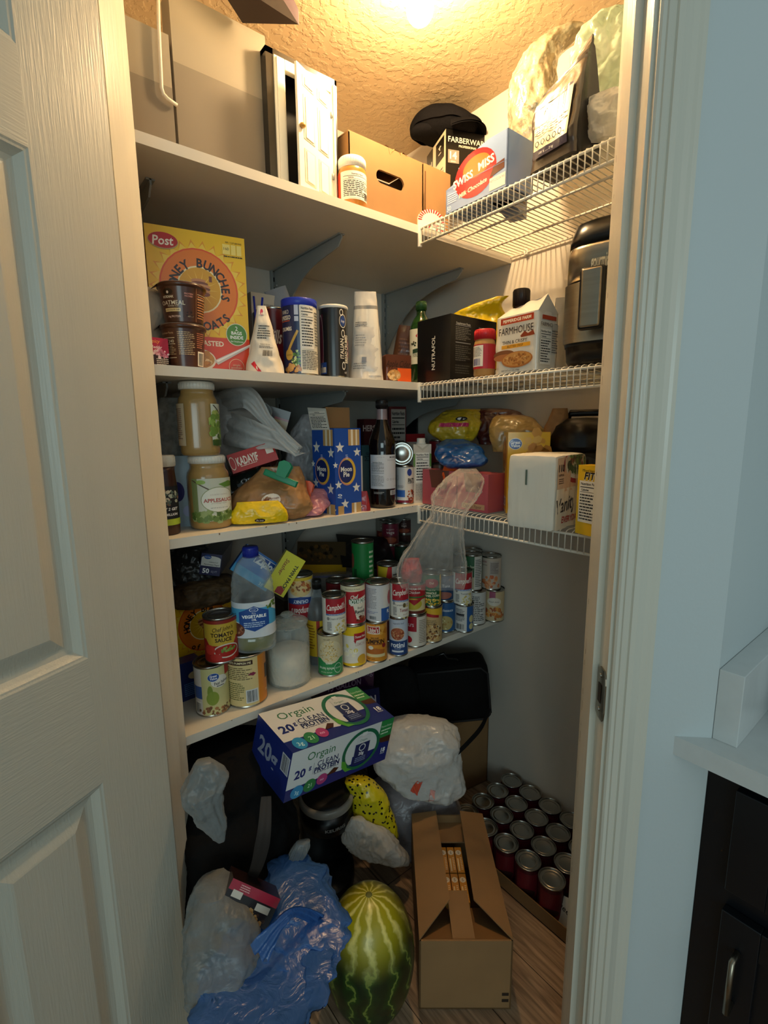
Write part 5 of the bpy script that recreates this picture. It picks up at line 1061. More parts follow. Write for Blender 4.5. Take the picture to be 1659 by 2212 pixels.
# star patterned box
mp_ = [('r', 0, 0, 1, 1, '#1f4fa6')]
for (x, y, s_) in ((.2, .78, .17), (.85, .72, .15), (.12, .35, .14), (.8, .30, .16), (.35, .12, .16), (.92, .05, .12), (.02, .58, .1)): mp_.append(('star', x, y, s_, '#ece8de'))
mp_ += [('r', .52, .80, .95, .985, '#c09a62'), ('r', .62, .80, .7, .985, '#ece2cc'), ('r', .8, .80, .86, .985, '#ece2cc'), ('r', .6, -.0, .98, .12, '#c09a62'), ('r', .70, 0, .78, .12, '#ece2cc'), ('r', .08, .0, .3, .10, '#c09a62')]
mp_ += [('e', .45, .5, .33, .165, '#c98a7a'), ('e', .47, .5, .31, .15, '#e3b93f'), ('e', .42, .5, .27, .135, '#1a2c66'), ('t', 'Moon', .42, .53, .055, '#f4f0e6', .42, R(75)*0+R(0), .03), ('t', 'Pie', .42, .468, .055, '#f4f0e6', .3, 0, .03), ('t', '10', .15, .22, .06, '#fff', .12, R(80), .02), ('ln', .4, .64, .5, .7, 3, '#dfe6ff')]
P = hit(726, 1113, 2, Z3); zt = atd(732, 925, hdist(P)).z; X_ = Vector((1, .06, 0))
la, lb_ = .088, .10
t = frame_thing('snack_pie_box', 'blue snack box with white stars and round moon badges, open at the top', 'box', P, X_, (0, 0, 1)); Hh = zt-Z3
q = M(); q.box(0, la, 0, lb_, 0, Hh, '#1f4fa6', 'gloss'); q.art(mp_, flatmap((0, 0, 0), (la, 0, 0), (0, 0, Hh)), la, Hh, 'gloss'); q.art(mp_, flatmap((0, lb_, 0), (0, -lb_, 0), (0, 0, Hh)), lb_, Hh, 'gloss'); q.art([('r', .03, .03, .97, .97, '#5a4632')], flatmap((0, 0, Hh), (la, 0, 0), (0, lb_, 0)), la, lb_, 'matte'); q.build('carton', t)
hf = atd(760, 877, hdist(P)).z-zt
q = M(); q.box(.012, la+.004, lb_*.5, lb_*.5+.0015, Hh, Hh+hf, m='kraft'); q.build('flap', t)
q = M(); q.add([(-.001, lb_, Hh-.004), (-.001, .016, Hh-.004), (-.012, .016, Hh+hf*.9), (-.012, lb_, Hh+hf)], [(0, 1, 2, 3), (3, 2, 1, 0)], '#d8d6cc', 'gloss')
q.art(nf(.04, .04, .96, .96, n=8), flatmap((-.0015, lb_, Hh-.004), (0, -(lb_-.016), 0), (-.011, 0, hf*.92)), lb_, hf, 'gloss'); q.build('flap', t)
# red narrow packet
A = hit(770, 1100, 2, Z3); zt = atd(775, 985, hdist(A)).z
boxat('chocolate_packet', 'narrow dark red packet between the star-patterned box and the syrup bottle', 'package', A, (.95, -.1, 0), (0, 0, 1), .022, .05, zt-Z3, c='#8a1a26', m='gloss', bev=.003, F=[('r', .5, 0, 1, 1, '#d9d4cc'), ('t', 'dark chocolate', .3, .6, .06, '#f4e8e4', None, R(88), .02)])
pouch('red_foil_pouch', 'small dark red foil pouch at the foot of the syrup bottle', 'pouch', Z3, 786, 30, 1062, .02, py=1104, m='foil', c='#8e2229', taper=.5, seed=3, art=[('r', 0, .0, .2, .1, '#c9a06a')])
# syrup bottle
sy = [('r', 0, 0, 1, 1, '#c9ccd4'), ('t', 'Le Sirop de', .40, .94, .035, '#9aa0ac', .3, 0, 0, .2), ('t', 'MONIN', .82, .93, .05, '#2a2a30', .32, 0, .02), ('t', 'Dark cherry', .75, .85, .035, '#777c88', .34, 0, 0, .2), ('t', 'Nutrition Facts', .28, .78, .035, '#222', .42, 0, .02), ('r', .05, .735, .5, .745, '#222'), ('ln', .06, .5, .5, .72, 8, '#555'), ('r', .05, .46, .5, .47, '#222'), ('ln', .06, .08, .5, .42, 10, '#777')]+[('ring', .62+.11*k, .28, .035, .03, .3, '#8a8f9a') for k in range(4)]+[('t', '1 L', .92, .08, .04, '#222', .08)]
t, c0, r, h = bottle('syrup_bottle', 'tall black syrup bottle with a grey label', 'bottle', Z3, 827, 58, 862, [(.86, 0), (.96, .012), (1, .04), (.99, .10), (1, .11), (1, .50), (.96, .52), (1, .545), (1, .60), (.94, .64), (.70, .72), (.44, .79), (.38, .84), (.37, .92), (.42, .925), (.42, .935), (.37, .94)], 'syrup', py=1099, lab=(.185, .50, 1.0), art=sy, span=2.3, bg='#c9ccd4', cap=(.925, .45, '#1a1718'), rot=6)
q = M(); q.lathe([(r*.405, h*.80), (r*.395, h*.915)], '#8f7c80', 'gloss', cap0=False, cap1=False); q.build('neck_label', t)
q = M(); q.art([('ln', .15, .3, .5, .7, 2, '#aaa'), ('r', .72, .1, 1, .9, '#ddd'), ('bar', .75, .15, .98, .85, '#222')], cylmap(r*1.002, h*.12, h*.175, 2.3), r*2.3, h*.05, 'gloss', step=.005); q.build('back_print', t)
# cans right of the syrup bottle
c_ = can(875, Z3, 40, 1006, [('r', 0, 0, .5, 1, '#d3d4d6'), ('r', 0, .16, .5, .36, '#2f62b8'), ('r', 0, 0, 1, .07, '#7a1b33'), ('e', .72, .86, .12, .1, '#2a3f8c'), ('t', 'PINTO', .84, .62, .15, '#1a1514', .4, 0, .03), ('bl', .82, .2, .2, .22, 40, .05, ['#9a3a22', '#c0613a', '#7a2a1a']), ('ln', .1, .42, .45, .5, 3, '#667'), ('ring', .12, .7, .06, .07, .2, '#999')], '#e0d8cc', py=1090, label='white and blue bean can right of the syrup bottle', group=None, span=2.4)
cz_ = c_[1]+.0005; cc = atd(868, 980, hdist(c_[0])-.02)
t = thing('food_can', 'food can lying on its side on the bean can, bottom facing out', 'can', (cc.x, cc.y, cz_+.0345), rot=(R(90), 0, face_rot(cc)+R(4)))
M().lathe([(.0345, .0), (.0345, .003), (.0335, .004), (.0335, .092), (.0345, .093), (.0345, .096)], m='steel', cap0=False, cap1=False, n=48).build('body', t)
M().lathe([(.033, .0020), (.029, .0026), (.028, .0016), (.025, .0018), (.0205, .0026), (.0195, .0017), (.001, .0017)], m='steel', cap0=False, n=48).build('lid', t)
for o in t.children: o.location.z = -.048
M().lathe([(.0336, -.043), (.0336, .043)], '#3a4a3c', 'cannp', cap0=False, cap1=False, n=48).build('paper_label', t)
t.location.y += 0; tv = away(cc)*.05; t.location = (cc.x+tv.x, cc.y+tv.y, cz_+.0345)
t.rotation_euler = (R(-90), 0, face_rot(cc))
# carton with screw cap
A = hit(893, 1088, 2, Z3); B = hit(931, 1086, 2, Z3); A = A+away(A)*.012; B = B+away(B)*.012; zt = atd(893, 960, hdist(A)).z
t = frame_thing('drink_carton', 'white drink carton with a screw cap and nutrition panel', 'carton', A, B-A, (0, 0, 1)); W = (B-A).length; D = W; Hh = zt-Z3
q = M(); q.box(0, W, 0, D, 0, Hh, '#d9cfc0'); q.art([('r', 0, .62, .1, .84, '#6f9a4c'), ('r', .9, .62, 1, .84, '#6f9a4c'), *nf(.12, .35, .88, .86, n=7), ('ln', .12, .04, .88, .33, 16, '#8a8078'), ('p', [(.06, 1), (.5, .89), (.94, 1)], '#c9bfae'), ('p', [(.2, 1), (.5, .93), (.8, 1)], '#e3dacb')], flatmap((0, 0, 0), (W, 0, 0), (0, 0, Hh)), W, Hh); q.art([('r', .0, .62, 1, .84, '#6f9a4c')], flatmap((W, 0, 0), (0, D, 0), (0, 0, Hh)), D, Hh)
q.build('carton', t); q = M(); q.lathe([(W*.27, Hh), (W*.27, Hh+.004), (W*.23, Hh+.005), (W*.23, Hh+.016), (W*.20, Hh+.018)], m='whp', cx=W*.55, cy=D*.35, n=24); q.build('screw_cap', t)
# background of the third board, right part
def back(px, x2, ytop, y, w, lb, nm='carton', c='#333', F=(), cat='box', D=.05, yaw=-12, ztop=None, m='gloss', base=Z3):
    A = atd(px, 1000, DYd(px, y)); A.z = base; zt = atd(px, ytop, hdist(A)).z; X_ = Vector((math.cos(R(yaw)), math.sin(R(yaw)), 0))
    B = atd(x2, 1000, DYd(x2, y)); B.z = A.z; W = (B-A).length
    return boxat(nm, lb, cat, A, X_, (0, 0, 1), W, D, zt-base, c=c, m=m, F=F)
back(788, 838, 905, -.22, 0, 'dark maroon chocolate carton behind the syrup bottle', 'chocolate_box', '#4a1c22', [('t', 'HERSHEY', .4, .88, .08, '#c9b9b4', .9, 0, .02)], yaw=-6)
back(842, 872, 878, -.26, 0, 'white-panelled maroon carton leaning right of the syrup bottle neck', 'chocolate_box', '#5a2026', nf(.1, .3, .95, .97, bg='#a89e94'), yaw=-14)
back(782, 800, 962, -.36, 0, 'teal box seen between the star-patterned box and the syrup bottle', 'teal_box', '#35626e', [('t', 'Me', .5, .8, .1, '#1c3a48', .9, R(90))])
bottle('pill_bottle', 'black bottle with a yellow lid against the back wall', 'bottle', Z3, 884, 38, 880, [(.9, 0), (1, .02), (1, .9)], 'gloss', c='#14161a', dist=DYd(884, -.10), cap=(.86, .96, '#c0b45c'), sq=3)
back(905, 945, 886, -.08, 0, 'dark blue carton against the back wall near the corner', 'blue_carton', '#1b2f74', [('ln', .2, .5, .9, .9, 8, '#3f5aa8')], yaw=0)
back(856, 914, 938, -.24, 0, 'white and red carton behind the drink carton', 'food_carton', '#c3bcb4', [('r', 0, .86, 1, 1, '#a8262a'), ('t', 'UNA', .8, .05, .05, '#222', .3)], yaw=-4)
can(946, Z3, 40, 950, [('r', 0, 0, 1, 1, '#8a1f26')], '#8a1f26', dist=DXd(946, -.24), label='plain red can behind the drink carton', group=None)
can(950, Z3, 34, 1001, [('t', 'Chili', .5, .8, .1, '#ddd', .6)], '#4a3a34', dist=DXd(950, -.33), label='dark can with a black lid behind the pink chicken box', group=None, lidc='black', rim='black')
# ---------------- lowest wire shelf
sack('chip_bag', 'yellow snack bag with a pink band, lying above the blue bag', 'bag', mat('yellow_chip_film', '#b39a20', .3, var=.3, bump=.6, bscale=20, bdist=.006, coat=.4), [rg(985, 952, DXd(985, -.27), 60, .03), rg(978, 930, DXd(978, -.27), 100, .05), rg(985, 905, DXd(985, -.25), 96, .05), rg(1000, 885, DXd(1000, -.22), 60, .03)], 6, 16, .010,
     art=([('r', 0, .35, 1, .75, '#a8245a'), ('e', .7, 1.2, .2, .25, '#20242c'), ('e', .7, 1.2, .14, .17, '#cfd4d8'), ('e', .7, 1.18, .06, .08, '#111')], (.35, .6), .16, 'gloss'))
sack('chip_bag', 'blue crumpled snack bag on the lowest wire shelf', 'bag', mat('blue_chip_film', '#1d5596', .28, var=.3, bump=.6, bscale=20, bdist=.006, coat=.4), [rg(990, 1012, DXd(990, -.33), 40, .03), rg(1000, 1000, DXd(1000, -.33), 90, .05), rg(992, 972, DXd(992, -.31), 96, .05), rg(985, 948, DXd(985, -.29), 40, .02)], 9, 18, .010)
sack('snack_bag', 'maroon and tan snack bag on top behind the yellow cracker box', 'bag', mat('maroon_chip_film', '#4a1c1a', .3, var=.3, bump=.6, bscale=18, bdist=.006, coat=.4), [rg(1090, 960, DXd(1090, -.16), 100, .03), rg(1085, 920, DXd(1085, -.16), 120, .04), rg(1070, 890, DXd(1070, -.16), 80, .03), rg(1060, 882, DXd(1060, -.16), 40, .01)], 3, 14, .010)
sack('snack_bag', 'tan and yellow crumpled bag just behind the cracker box', 'bag', mat('tan_chip_film', '#a98a4c', .3, var=.3, bump=.6, bscale=18, bdist=.006, coat=.3), [rg(1120, 975, DXd(1120, -.22), 100, .03), rg(1118, 935, DXd(1118, -.22), 110, .035), rg(1110, 905, DXd(1110, -.22), 80, .02), rg(1100, 897, DXd(1100, -.22), 50, .006)], 7, 14, .008)
# orange bit
sack('orange_wrapper', 'bright orange wrapper peeking out above the pink chicken boxes', 'wrapper', 'orgp', [rg(980, 1050, DXd(980, -.36), 40, .01), rg(978, 1025, DXd(978, -.36), 44, .015), rg(972, 1005, DXd(972, -.36), 26, .006)], 2, 22, .006)
# cracker box
P = atd(1092, 1120, DXd(1092, -.345)); P.z = Z3+.002; zt = atd(1092, 934, hdist(P)).z; Q = atd(1182, 1100, DXd(1182, -.27)); Q.z = P.z; Hh = zt-P.z; W = (Q-P).length
Lq = atd(1052, 1110, DXd(1052, -.30)); dl = .075
crk = ['#d9962c', '#e8b14a', '#c47e20']
fr = [('r', 0, 0, 1, 1, '#eeb61c'), ('bl', .72, .8, .3, .2, 24, .11, crk), ('e', .5, .62, .36, .13, '#e2ded2'), ('bl', .5, .66, .3, .1, 24, .09, crk), ('e', .18, .86, .16, .07, '#e8e4da'), ('e', .18, .86, .15, .063, '#1f4f9c'), ('t', 'Great', .18, .88, .04, '#fff', .24, 0, .02), ('t', 'Value', .18, .84, .04, '#fff', .22, 0, .02)]
lf = [('r', 0, 0, 1, 1, '#eeb61c'), ('e', .28, .72, .48, .24, '#e2ded2'), ('e', .28, .72, .44, .22, '#8a6a3a'), ('bl', .34, .72, .36, .19, 34, .12, crk), ('bl', .25, .3, .25, .1, 10, .1, crk), ('r', .3, .08, .9, .2, '#efe9dc'), ('ring', .45, .14, .1, .04, .35, '#222'), ('ring', .73, .14, .1, .04, .35, '#222'), ('r', .3, .0, .95, .04, '#e9e4d6'), ('bar', .32, 0, .9, .035, '#333')]
boxat('cracker_box', 'yellow cracker box with a blue oval badge behind the napkins', 'box', P, Q-P, (0, 0, 1), W, dl, Hh, F=fr, Lf=lf, c='#eeb61c', m='gloss')
# pink chicken boxes
pk = [('r', 0, 0, 1, 1, '#b4535e'), ('p', [(.2, 1), (.8, 1), (.72, .5), (.28, .5)], '#6a4238'), ('ln', .35, .2, .65, .28, 2, '#5a2a30')]
P = atd(913, 1092, DXd(913, -.385)); P.z = Z3+.002; Q = atd(985, 1105, DXd(985, -.385)); Q.z = P.z; zt = atd(913, 1013, hdist(P)).z
boxat('chicken_box', 'left pink open-topped box on the lowest wire shelf', 'box', P, Q-P, (0, 0, 1), (Q-P).length, .07, zt-P.z, F=pk, c='#b4535e', m='gloss', group='pink open-topped boxes')
P2_ = atd(988, 1108, DXd(988, -.385)); P2_.z = P.z; Q = atd(1053, 1120, DXd(1053, -.385)); Q.z = P.z; zt = atd(988, 1020, hdist(P2_)).z
boxat('chicken_box', 'right pink open-topped box, half behind the clear bread bag', 'box', P2_, Q-P2_, (0, 0, 1), (Q-P2_).length, .07, zt-P.z, F=pk+[('r', .15, .06, .9, .2, '#c09a76'), ('t', 'Chicken Flavor', .5, .13, .1, '#4a2a24', .6)], c='#b4535e', m='gloss', group='pink open-topped boxes')
# napkins
P = hit(1194, 1150, 2, Z3+.003); zt = atd(1196, 985, hdist(P)).z; Lq = hit(1094, 1136, 2, Z3+.003); ly = (Lq-P).length; Xl = (P-Lq).normalized(); Hh = zt-P.z
Yd = (Lq-P).normalized(); Xd = Vector((-Yd.y, Yd.x, 0))*-1
if Xd.dot(_r) < 0: Xd = -Xd
t = frame_thing('napkin_pack', 'bulky white pack of folded napkins with script lettering', 'napkins', P, Xd, (0, 0, 1)); W = .16
nap = mat('napkin_paper', '#e3ddcf', .75, bump=.6, bscale=60, bdist=.003, stretch=(1, 1, .1), var=.08)
q = M()
def npf(face):
    def fn(u, v):
        if face == 'L': x, y, z = 0, ly*(1-u), Hh*v
        elif face == 'F': x, y, z = W*u, 0, Hh*v
        elif face == 'B': x, y, z = W*(1-u), ly, Hh*v
        elif face == 'R': x, y, z = W, ly*u, Hh*v
        elif face == 'T': x, y, z = W*u, ly*v, Hh
        else: x, y, z = W*u, ly*(1-v), 0
        c_ = Vector((W/2, ly/2, Hh/2)); d = Vector((x, y, z))-c_; e = Vector((abs(d.x)/(W/2), abs(d.y)/(ly/2), abs(d.z)/(Hh/2)))
        k = 1-.030*(max(0, sorted(e)[1]-.80)/.2)**2-.025*(max(0, sorted(e)[0]-.8)/.2)**2
        p = c_+d*k; p += d.normalized()*(rnoise(p, 22, 3)*.0022); p.z = max(p.z, 0); return p
    return fn
for f_ in 'LFBRTU': q.grid(npf(f_), 20, 20, m=nap)
q.build('napkin_stack', t)
q = M(); fn = npf('F'); fnl = npf('L')
q.art([('r', .02, .52, .98, .97, '#d9b99a'), ('e', .66, .86, .46, .26, '#a8262a'), ('e', .66, .88, .40, .22, '#e9e4d8'), ('e', .66, .89, .34, .18, '#c9ccae'), ('bl', .66, .88, .3, .16, 60, .05, ['#3f5a2c', '#6a8a3a', '#8a2a2a', '#2c3a24']), ('t', '110', .14, .83, .09, '#3a1a1a', .2, 0, .03), ('t', 'NAPKINS', .14, .74, .03, '#3a1a1a', .2, 0, .02), ('ln', .06, .62, .22, .7, 3, '#5a3a34'), ('r', 0, .0, 1, .56, '#e9e0cc'), ('t', 'Vanity Fair', .55, .38, .20, '#2c2424', 1.1, R(6), .01, .25), ('t', 'EVERYDAY', .5, .14, .085, '#b5332a', .6, 0, .02, .2)],
      lambda u, v, o: fn(min(1, max(0, u*.96+.02)), min(1, max(0, v)))+Vector((0, -o-.0015, 0)), W, Hh, 'gloss', step=.008)
q.art([('r', .40, .60, .44, .80, '#5a6a5e')], lambda u, v, o: fnl(u, v)+Vector((-o-.0015, 0, 0)), ly, Hh, 'gloss', step=.01); q.build('wrapper_print', t)
# yellow box at the jamb
P = hit(1242, 1148, 2, Z3+.003); Q = hit(1290, 1160, 2, Z3+.003); zt = atd(1244, 1003, hdist(P)).z
P -= away(P)*.012; Q -= away(Q)*.012
boxat('yellow_box', 'bright yellow box with a nutrition panel, at the right jamb', 'box', P, Q-P, (0, 0, 1), (Q-P).length, .035, zt-P.z, c='#eebf1e', m='gloss', F=[('t', 'Mixed berry', .5, .93, .04, '#3a2a10', .6, 0, 0, .2), ('t', 'FIT', .55, .85, .11, '#f6f2e4', .6, 0, .05, .2), ('t', 'FIT', .54, .855, .105, '#16120c', .56, 0, .03, .2), *nf(.1, .18, .95, .78, n=9)])
# multicooker
ppx = 1262; P = front(ppx, Z3, None, DXd(ppx, -.245)); r = 84*depth(P)/FPX; c0 = P+away(P)*r; h = atd(ppx, 885, hdist(P)).z-Z3-.002; c0.z = Z3+.001
c0.x = min(c0.x, -r-.004); c0.y = max(c0.y, -1.236+r+.03)
t = thing('pressure_cooker', 'black and steel pressure cooker behind the napkins', 'cooker', c0, face_rot(c0)+R(-8))
M().lathe([(r*.9, 0), (r*.97, .01), (r*.97, h*.15)], m='black', n=56).build('base', t); M().lathe([(r*.95, h*.15), (r*.95, h*.62)], m='dsteel', n=56).build('steel_body', t)
M().lathe([(r, h*.62), (r*1.01, h*.66), (r*.98, h*.74), (r*.85, h*.86), (r*.55, h*.93), (.001, h*.94)], m='black', n=56, cap1=False).build('lid', t)
q = M(); q.tube([(-.05, 0, h*.9), (-.04, 0, h*.985), (.04, 0, h*.985), (.05, 0, h*.9)], .009, m='black'); q.build('lid_handle', t)
q = M(); f = cylmap(r*.955, h*.22, h*.60, 1.5); q.grid(lambda u, v: f(u, v, .003), 20, 1, '#16161a', 'gloss'); q.art([('e', .5, .5, .46, .45, '#3a3c40'), ('r', .34, .55, .66, .85, '#0a0a0c'), ('t', 'Instant', .5, .7, .1, '#d9d4c8', .25), ('r', .14, .3, .28, .5, '#8a8c90'), ('r', .72, .3, .86, .5, '#8a8c90')], f, r*1.5, h*.38, 'gloss', step=.008, o0=.0035); q.build('control_panel', t)
sack('burlap_bag', 'folded tan bag between the maroon bag and the cooker', 'bag', 'kraft', [rg(1192, 990, DXd(1192, -.2), 34, .03), rg(1200, 930, DXd(1200, -.2), 40, .03), rg(1210, 882, DXd(1210, -.2), 26, .01)], 12, 20, .008, zmin=Z3+.001)
# clear bread bag hanging over the wire
dC = DXd(990, -.43)
sack('bread_bag', 'clear plastic bread bag hanging down over the lowest wire shelf', 'bag', 'fc', [rg(1010, 1012, dC+.03, 30, .01), rg(1000, 1040, dC, 80, .03, .002), rg(985, 1070, dC-.02, 86, .03, .003), rg(968, 1110, dC-.05, 66, .02, .004), rg(948, 1160, dC-.06, 100, .022, .004), rg(935, 1210, dC-.06, 134, .022, .004), rg(932, 1245, dC-.06, 140, .016, .004), rg(935, 1272, dC-.06, 128, .010, .003)][::-1], 4, 26, .007, npl=13, closed=False)
# ================================================================== LOWEST BOARD
G4 = 'canned food on the lowest board'
# second cereal box and the cracker box in front of it, at the left end
A = hit(384, 1520, 2, Z4); A += away(A)*.09; B = atd(512, 1470, hdist(A)+.05); B.z = Z4; zt = atd(384, 1283, hdist(A)).z
boxat('cereal_box', 'second sunburst cereal box, at the left end of the lowest board', 'box', A, B-A, (0, 0, 1), (B-A).length, .06, zt-Z4, F=burst_art(), c='#d98a1c', m='gloss')
A = hit(392, 1527, 2, Z4); A += away(A)*.02; B = atd(440, 1515, hdist(A)+.02); B.z = Z4; zt = atd(395, 1435, hdist(A)).z
boxat('cracker_box', 'low dark blue box at the foot of the second cereal box', 'box', A, B-A, (0, 0, 1), (B-A).length, .04, zt-Z4, c='#222f6a', m='gloss', F=[('e', .7, .62, .3, .1, '#c9b48a'), ('ln', .2, .1, .9, .45, 7, '#5a86c0')])
# left front stacks
pear = [('r', 0, 0, .26, 1, '#cfc9c2'), ('r', .0, .35, .26, .62, '#3a5a9a'), ('r', .04, .03, .22, .28, '#e9e4da'), ('bar', .05, .04, .21, .26, '#222'), ('r', .26, 0, 1, 1, '#c9c48a'), ('bl', .66, .08, .5, .1, 40, .04, ['#8a5a3a', '#a9784a', '#6a4a30']), ('e', .45, .50, .06, .14, '#7f9238'), ('e', .50, .36, .14, .15, '#8a9c3e'), ('e', .68, .70, .2, .13, '#e6e2d4'), ('e', .54, .81, .13, .09, '#dfe4ee'), ('e', .54, .81, .125, .083, '#1f4f9c'), ('t', 'Great', .54, .84, .05, '#fff', .16, 0, .02), ('t', 'Value', .54, .785, .05, '#fff', .16, 0, .02), ('t', 'Pear halves', .72, .68, .07, '#2a2a3a', .34, R(6), .01), ('ln', .6, .58, .85, .63, 1, '#666'), ('r', .82, .8, 1, 1, '#a92a2a')]
c = can(463, Z4, 74, 1440, pear, '#c9c48a', py=1549, label='pear can with a blue oval badge, lower one at the left front', span=2.6)
toma = [('r', 0, .55, 1, .92, '#c9a73a'), ('r', 0, 0, 1, .55, '#a5281f'), ('p', [(.1, .55), (.9, .55), (.8, .40), (.2, .40)], '#c9a73a'), ('t', "Chef John's", .55, .80, .10, '#3a2412', .5, R(5), .01, .25), ('t', 'TOMATO', .53, .655, .095, '#2c1810', .56, 0, .03), ('t', 'SAUCE', .55, .535, .09, '#2c1810', .42, 0, .03), ('e', .62, .26, .32, .17, '#d9cfc0'), ('e', .62, .26, .29, .14, '#a8231c'), ('bl', .64, .30, .18, .05, 16, .04, ['#6a8a3a', '#8aa050']), ('e', .2, .3, .14, .12, '#c4392e'), ('e', .35, .12, .14, .09, '#b9302a'), ('r', 0, .92, 1, 1, '#8a2a1f')]
can(452, 0, 74, 1340, toma, '#a5281f', on=(c[0], c[1]), label='red and gold tomato sauce can stacked on the pear can', span=2.5, group=G4)
pump = [('r', 0, 0, .72, 1, '#dcc58a'), ('r', .72, 0, 1, 1, '#d9842a'), ('r', .08, .86, .62, .95, '#3a1c12'), ('t', 'LIBBYS PUMPKIN PIE', .35, .905, .045, '#f1e2b8', .48, 0, .02), ('ln', .1, .55, .6, .82, 7, '#6a5a3a'), ('ln', .1, .12, .45, .5, 9, '#6a6a3a'), ('p', [(.52, .66), (.62, .70), (.68, .66), (.62, .62)], '#8a2a4a'), ('r', .47, .06, .70, .34, '#dfe0e0'), ('bar', .49, .08, .68, .32, '#222'), ('r', .9, .45, 1, .75, '#2c140c'), ('t', 'PIE', .95, .2, .06, '#f4e0b0', .1)]
c = can(537, Z4, 88, 1418, pump, '#dcc58a', py=1530, label='wide pumpkin pie can under the vegetable oil bottle', span=2.7)
vo = [('r', 0, 0, 1, 1, '#d6dbe0'), ('r', 0, .32, 1, .84, '#4aa3cf'), ('p', [(0, .55), (.5, .32), (.0, .0)], '#d6dbe0'), ('p', [(.55, 1), (1, .62), (1, 1)], '#dfe3e2'), ('bl', .85, .86, .13, .09, 18, .03, ['#6a8a3a', '#4a6a2a']), ('p', [(.5, .90), (.76, .74), (.76, .34), (.5, .18), (.24, .34), (.24, .74)], '#1d4c96'), ('ring', .5, .80, .08, .06, .15, '#fff'), ('t', 'Kroger', .5, .80, .03, '#fff', .12), ('t', 'Pure', .5, .70, .04, '#fff', .1), ('t', 'VEGETABLE', .50, .615, .085, '#fff', .48, 0, .04), ('t', 'OIL', .5, .52, .06, '#fff', .14, 0, .03), ('ln', .32, .3, .68, .46, 3, '#c9dcf4'), ('e', .17, .24, .16, .20, '#6a3a2c'), ('bl', .17, .24, .14, .17, 30, .03, ['#8a4a34', '#5a2c20', '#a9785a'])]
tpx = 530
bottle('oil_bottle', 'large clear vegetable oil bottle with a blue cap on the pumpkin pie can', 'bottle', c[1]+.0008, tpx, 92, 1188, [(.90, 0), (.99, .015), (1, .05), (1, .52), (.96, .55), (.99, .57), (.95, .60), (.98, .63), (.94, .66), (.90, .72), (.68, .82), (.42, .88), (.32, .90), (.32, .96)], 'petc', dist=hdist(c[0])-.042, lab=(.16, .50, 1.005), art=vo, span=2.5, bg='#d6dbe0', cap=(.885, .36, '#1f2f9c', .985), liquid=([(.9, 0), (1, .04), (1, .19)], 'oil'), sq=.6)
# glass sugar jar
P = hit(627, 1491, 2, Z4); r = 47*depth(P)/FPX; c0 = P+away(P)*r; c0.z = Z4; h = topz(627, 1352, P)-Z4
t = thing('sugar_jar', 'round glass storage jar of sugar with a glass knob lid', 'jar', c0, face_rot(c0))
jg = film('jar_glass', '#dfe6e0', .83, .05, .0)
q = M(); q.lathe([(r*.9, 0), (r, .006), (r, h*.74), (r*.97, h*.80), (r*.86, h*.87), (r*.84, h*.90), (r*.9, h*.92)], m=jg, cap1=False, n=56); q.build('body', t)
q = M(); q.lathe([(r*.88, .006), (r*.965, .012), (r*.965, h*.50), (r*.6, h*.56), (.001, h*.58)], m='sugar', cap1=False, n=56); q.build('sugar', t)
q = M(); q.lathe([(r*.84, h*.905), (r*.95, h*.92), (r*.96, h*.945), (r*.86, h*.955), (r*.7, h*.985), (r*.2, h*1.01), (r*.14, h*1.02), (r*.26, h*1.04), (r*.32, h*1.06), (r*.24, h*1.085), (.001, h*1.09)], m=film('lid_glass', '#cfd6d0', .85, .04, .0), cap1=False, n=56); q.build('lid', t)
# front row of stacks from left to right
corn = [('r', 0, 0, 1, 1, '#2e8a50'), ('r', 0, 0, .06, .9, '#2e8a50'), ('e', .52, .60, .46, .46, '#d8cdb0'), ('r', 0, .86, 1, 1, '#cdb98a'), ('e', .52, .62, .36, .26, '#c9a45a'), ('bl', .52, .62, .34, .24, 120, .022, ['#e0c682', '#c9a452', '#efdca8', '#b38a3a']), ('t', 'no salt added', .5, .92, .05, '#5a4a2a', .4), ('t', 'whole kernel', .5, .17, .07, '#e8efe0', .5, R(180)), ('t', 'corn', .62, .27, .07, '#e8efe0', .2, R(180)), ('ring', .72, .14, .14, .12, .1, '#cfe0d0')]
corn = [('r', 0, 0, 1, 1, '#cdbd96'), ('r', 0, 0, 1, .42, '#2e8a50'), ('e', .5, .60, .40, .30, '#d9cca8'), ('bl', .5, .62, .36, .26, 130, .022, ['#e0c682', '#c9a452', '#efdca8', '#b38a3a']), ('t', 'no salt', .4, .93, .045, '#5a4a2a', .3), ('t', 'whole kernel', .36, .17, .075, '#e8efe0', .5, R(180), .01), ('t', 'corn', .45, .30, .07, '#e8efe0', .2, R(180), .01), ('t', 'whole kernel', .36, .07, .04, '#cfe0c8', .4, R(180)), ('ring', .74, .17, .13, .13, .1, '#cfe0d0'), ('t', 'food club', .74, .17, .05, '#cfe0d0', .18, R(180))]
def camp(txt='Cream of Chicken', col2='#e8e2d0', sc_='#d9c98a', up=.56):
    return [('r', 0, 0, 1, 1, '#e3dfd4'), ('p', [(.18, up), (1, up), (1, 1), (0.18, 1)], '#a81e2c'), ('r', .18, up-.05, 1, up, '#5a76a8'), ('t', "Campbell's", .58, .76, .17, '#f6f0e6', .72, R(4), .015, .2), ('ln', .3, up-.04, .9, up-.01, 1, '#dfe6f4'), ('t', txt, .62, up-.14, .06, '#4a3a2a', .6), ('bl', .78, .14, .3, .2, 40, .05, [sc_, '#efe3b0', '#c9b46a']), ('e', .27, .42, .05, .05, '#8a8a8a'), ('r', .22, .05, .4, .34, '#cfccc4'), ('ln', .23, .07, .39, .32, 6, '#555')]
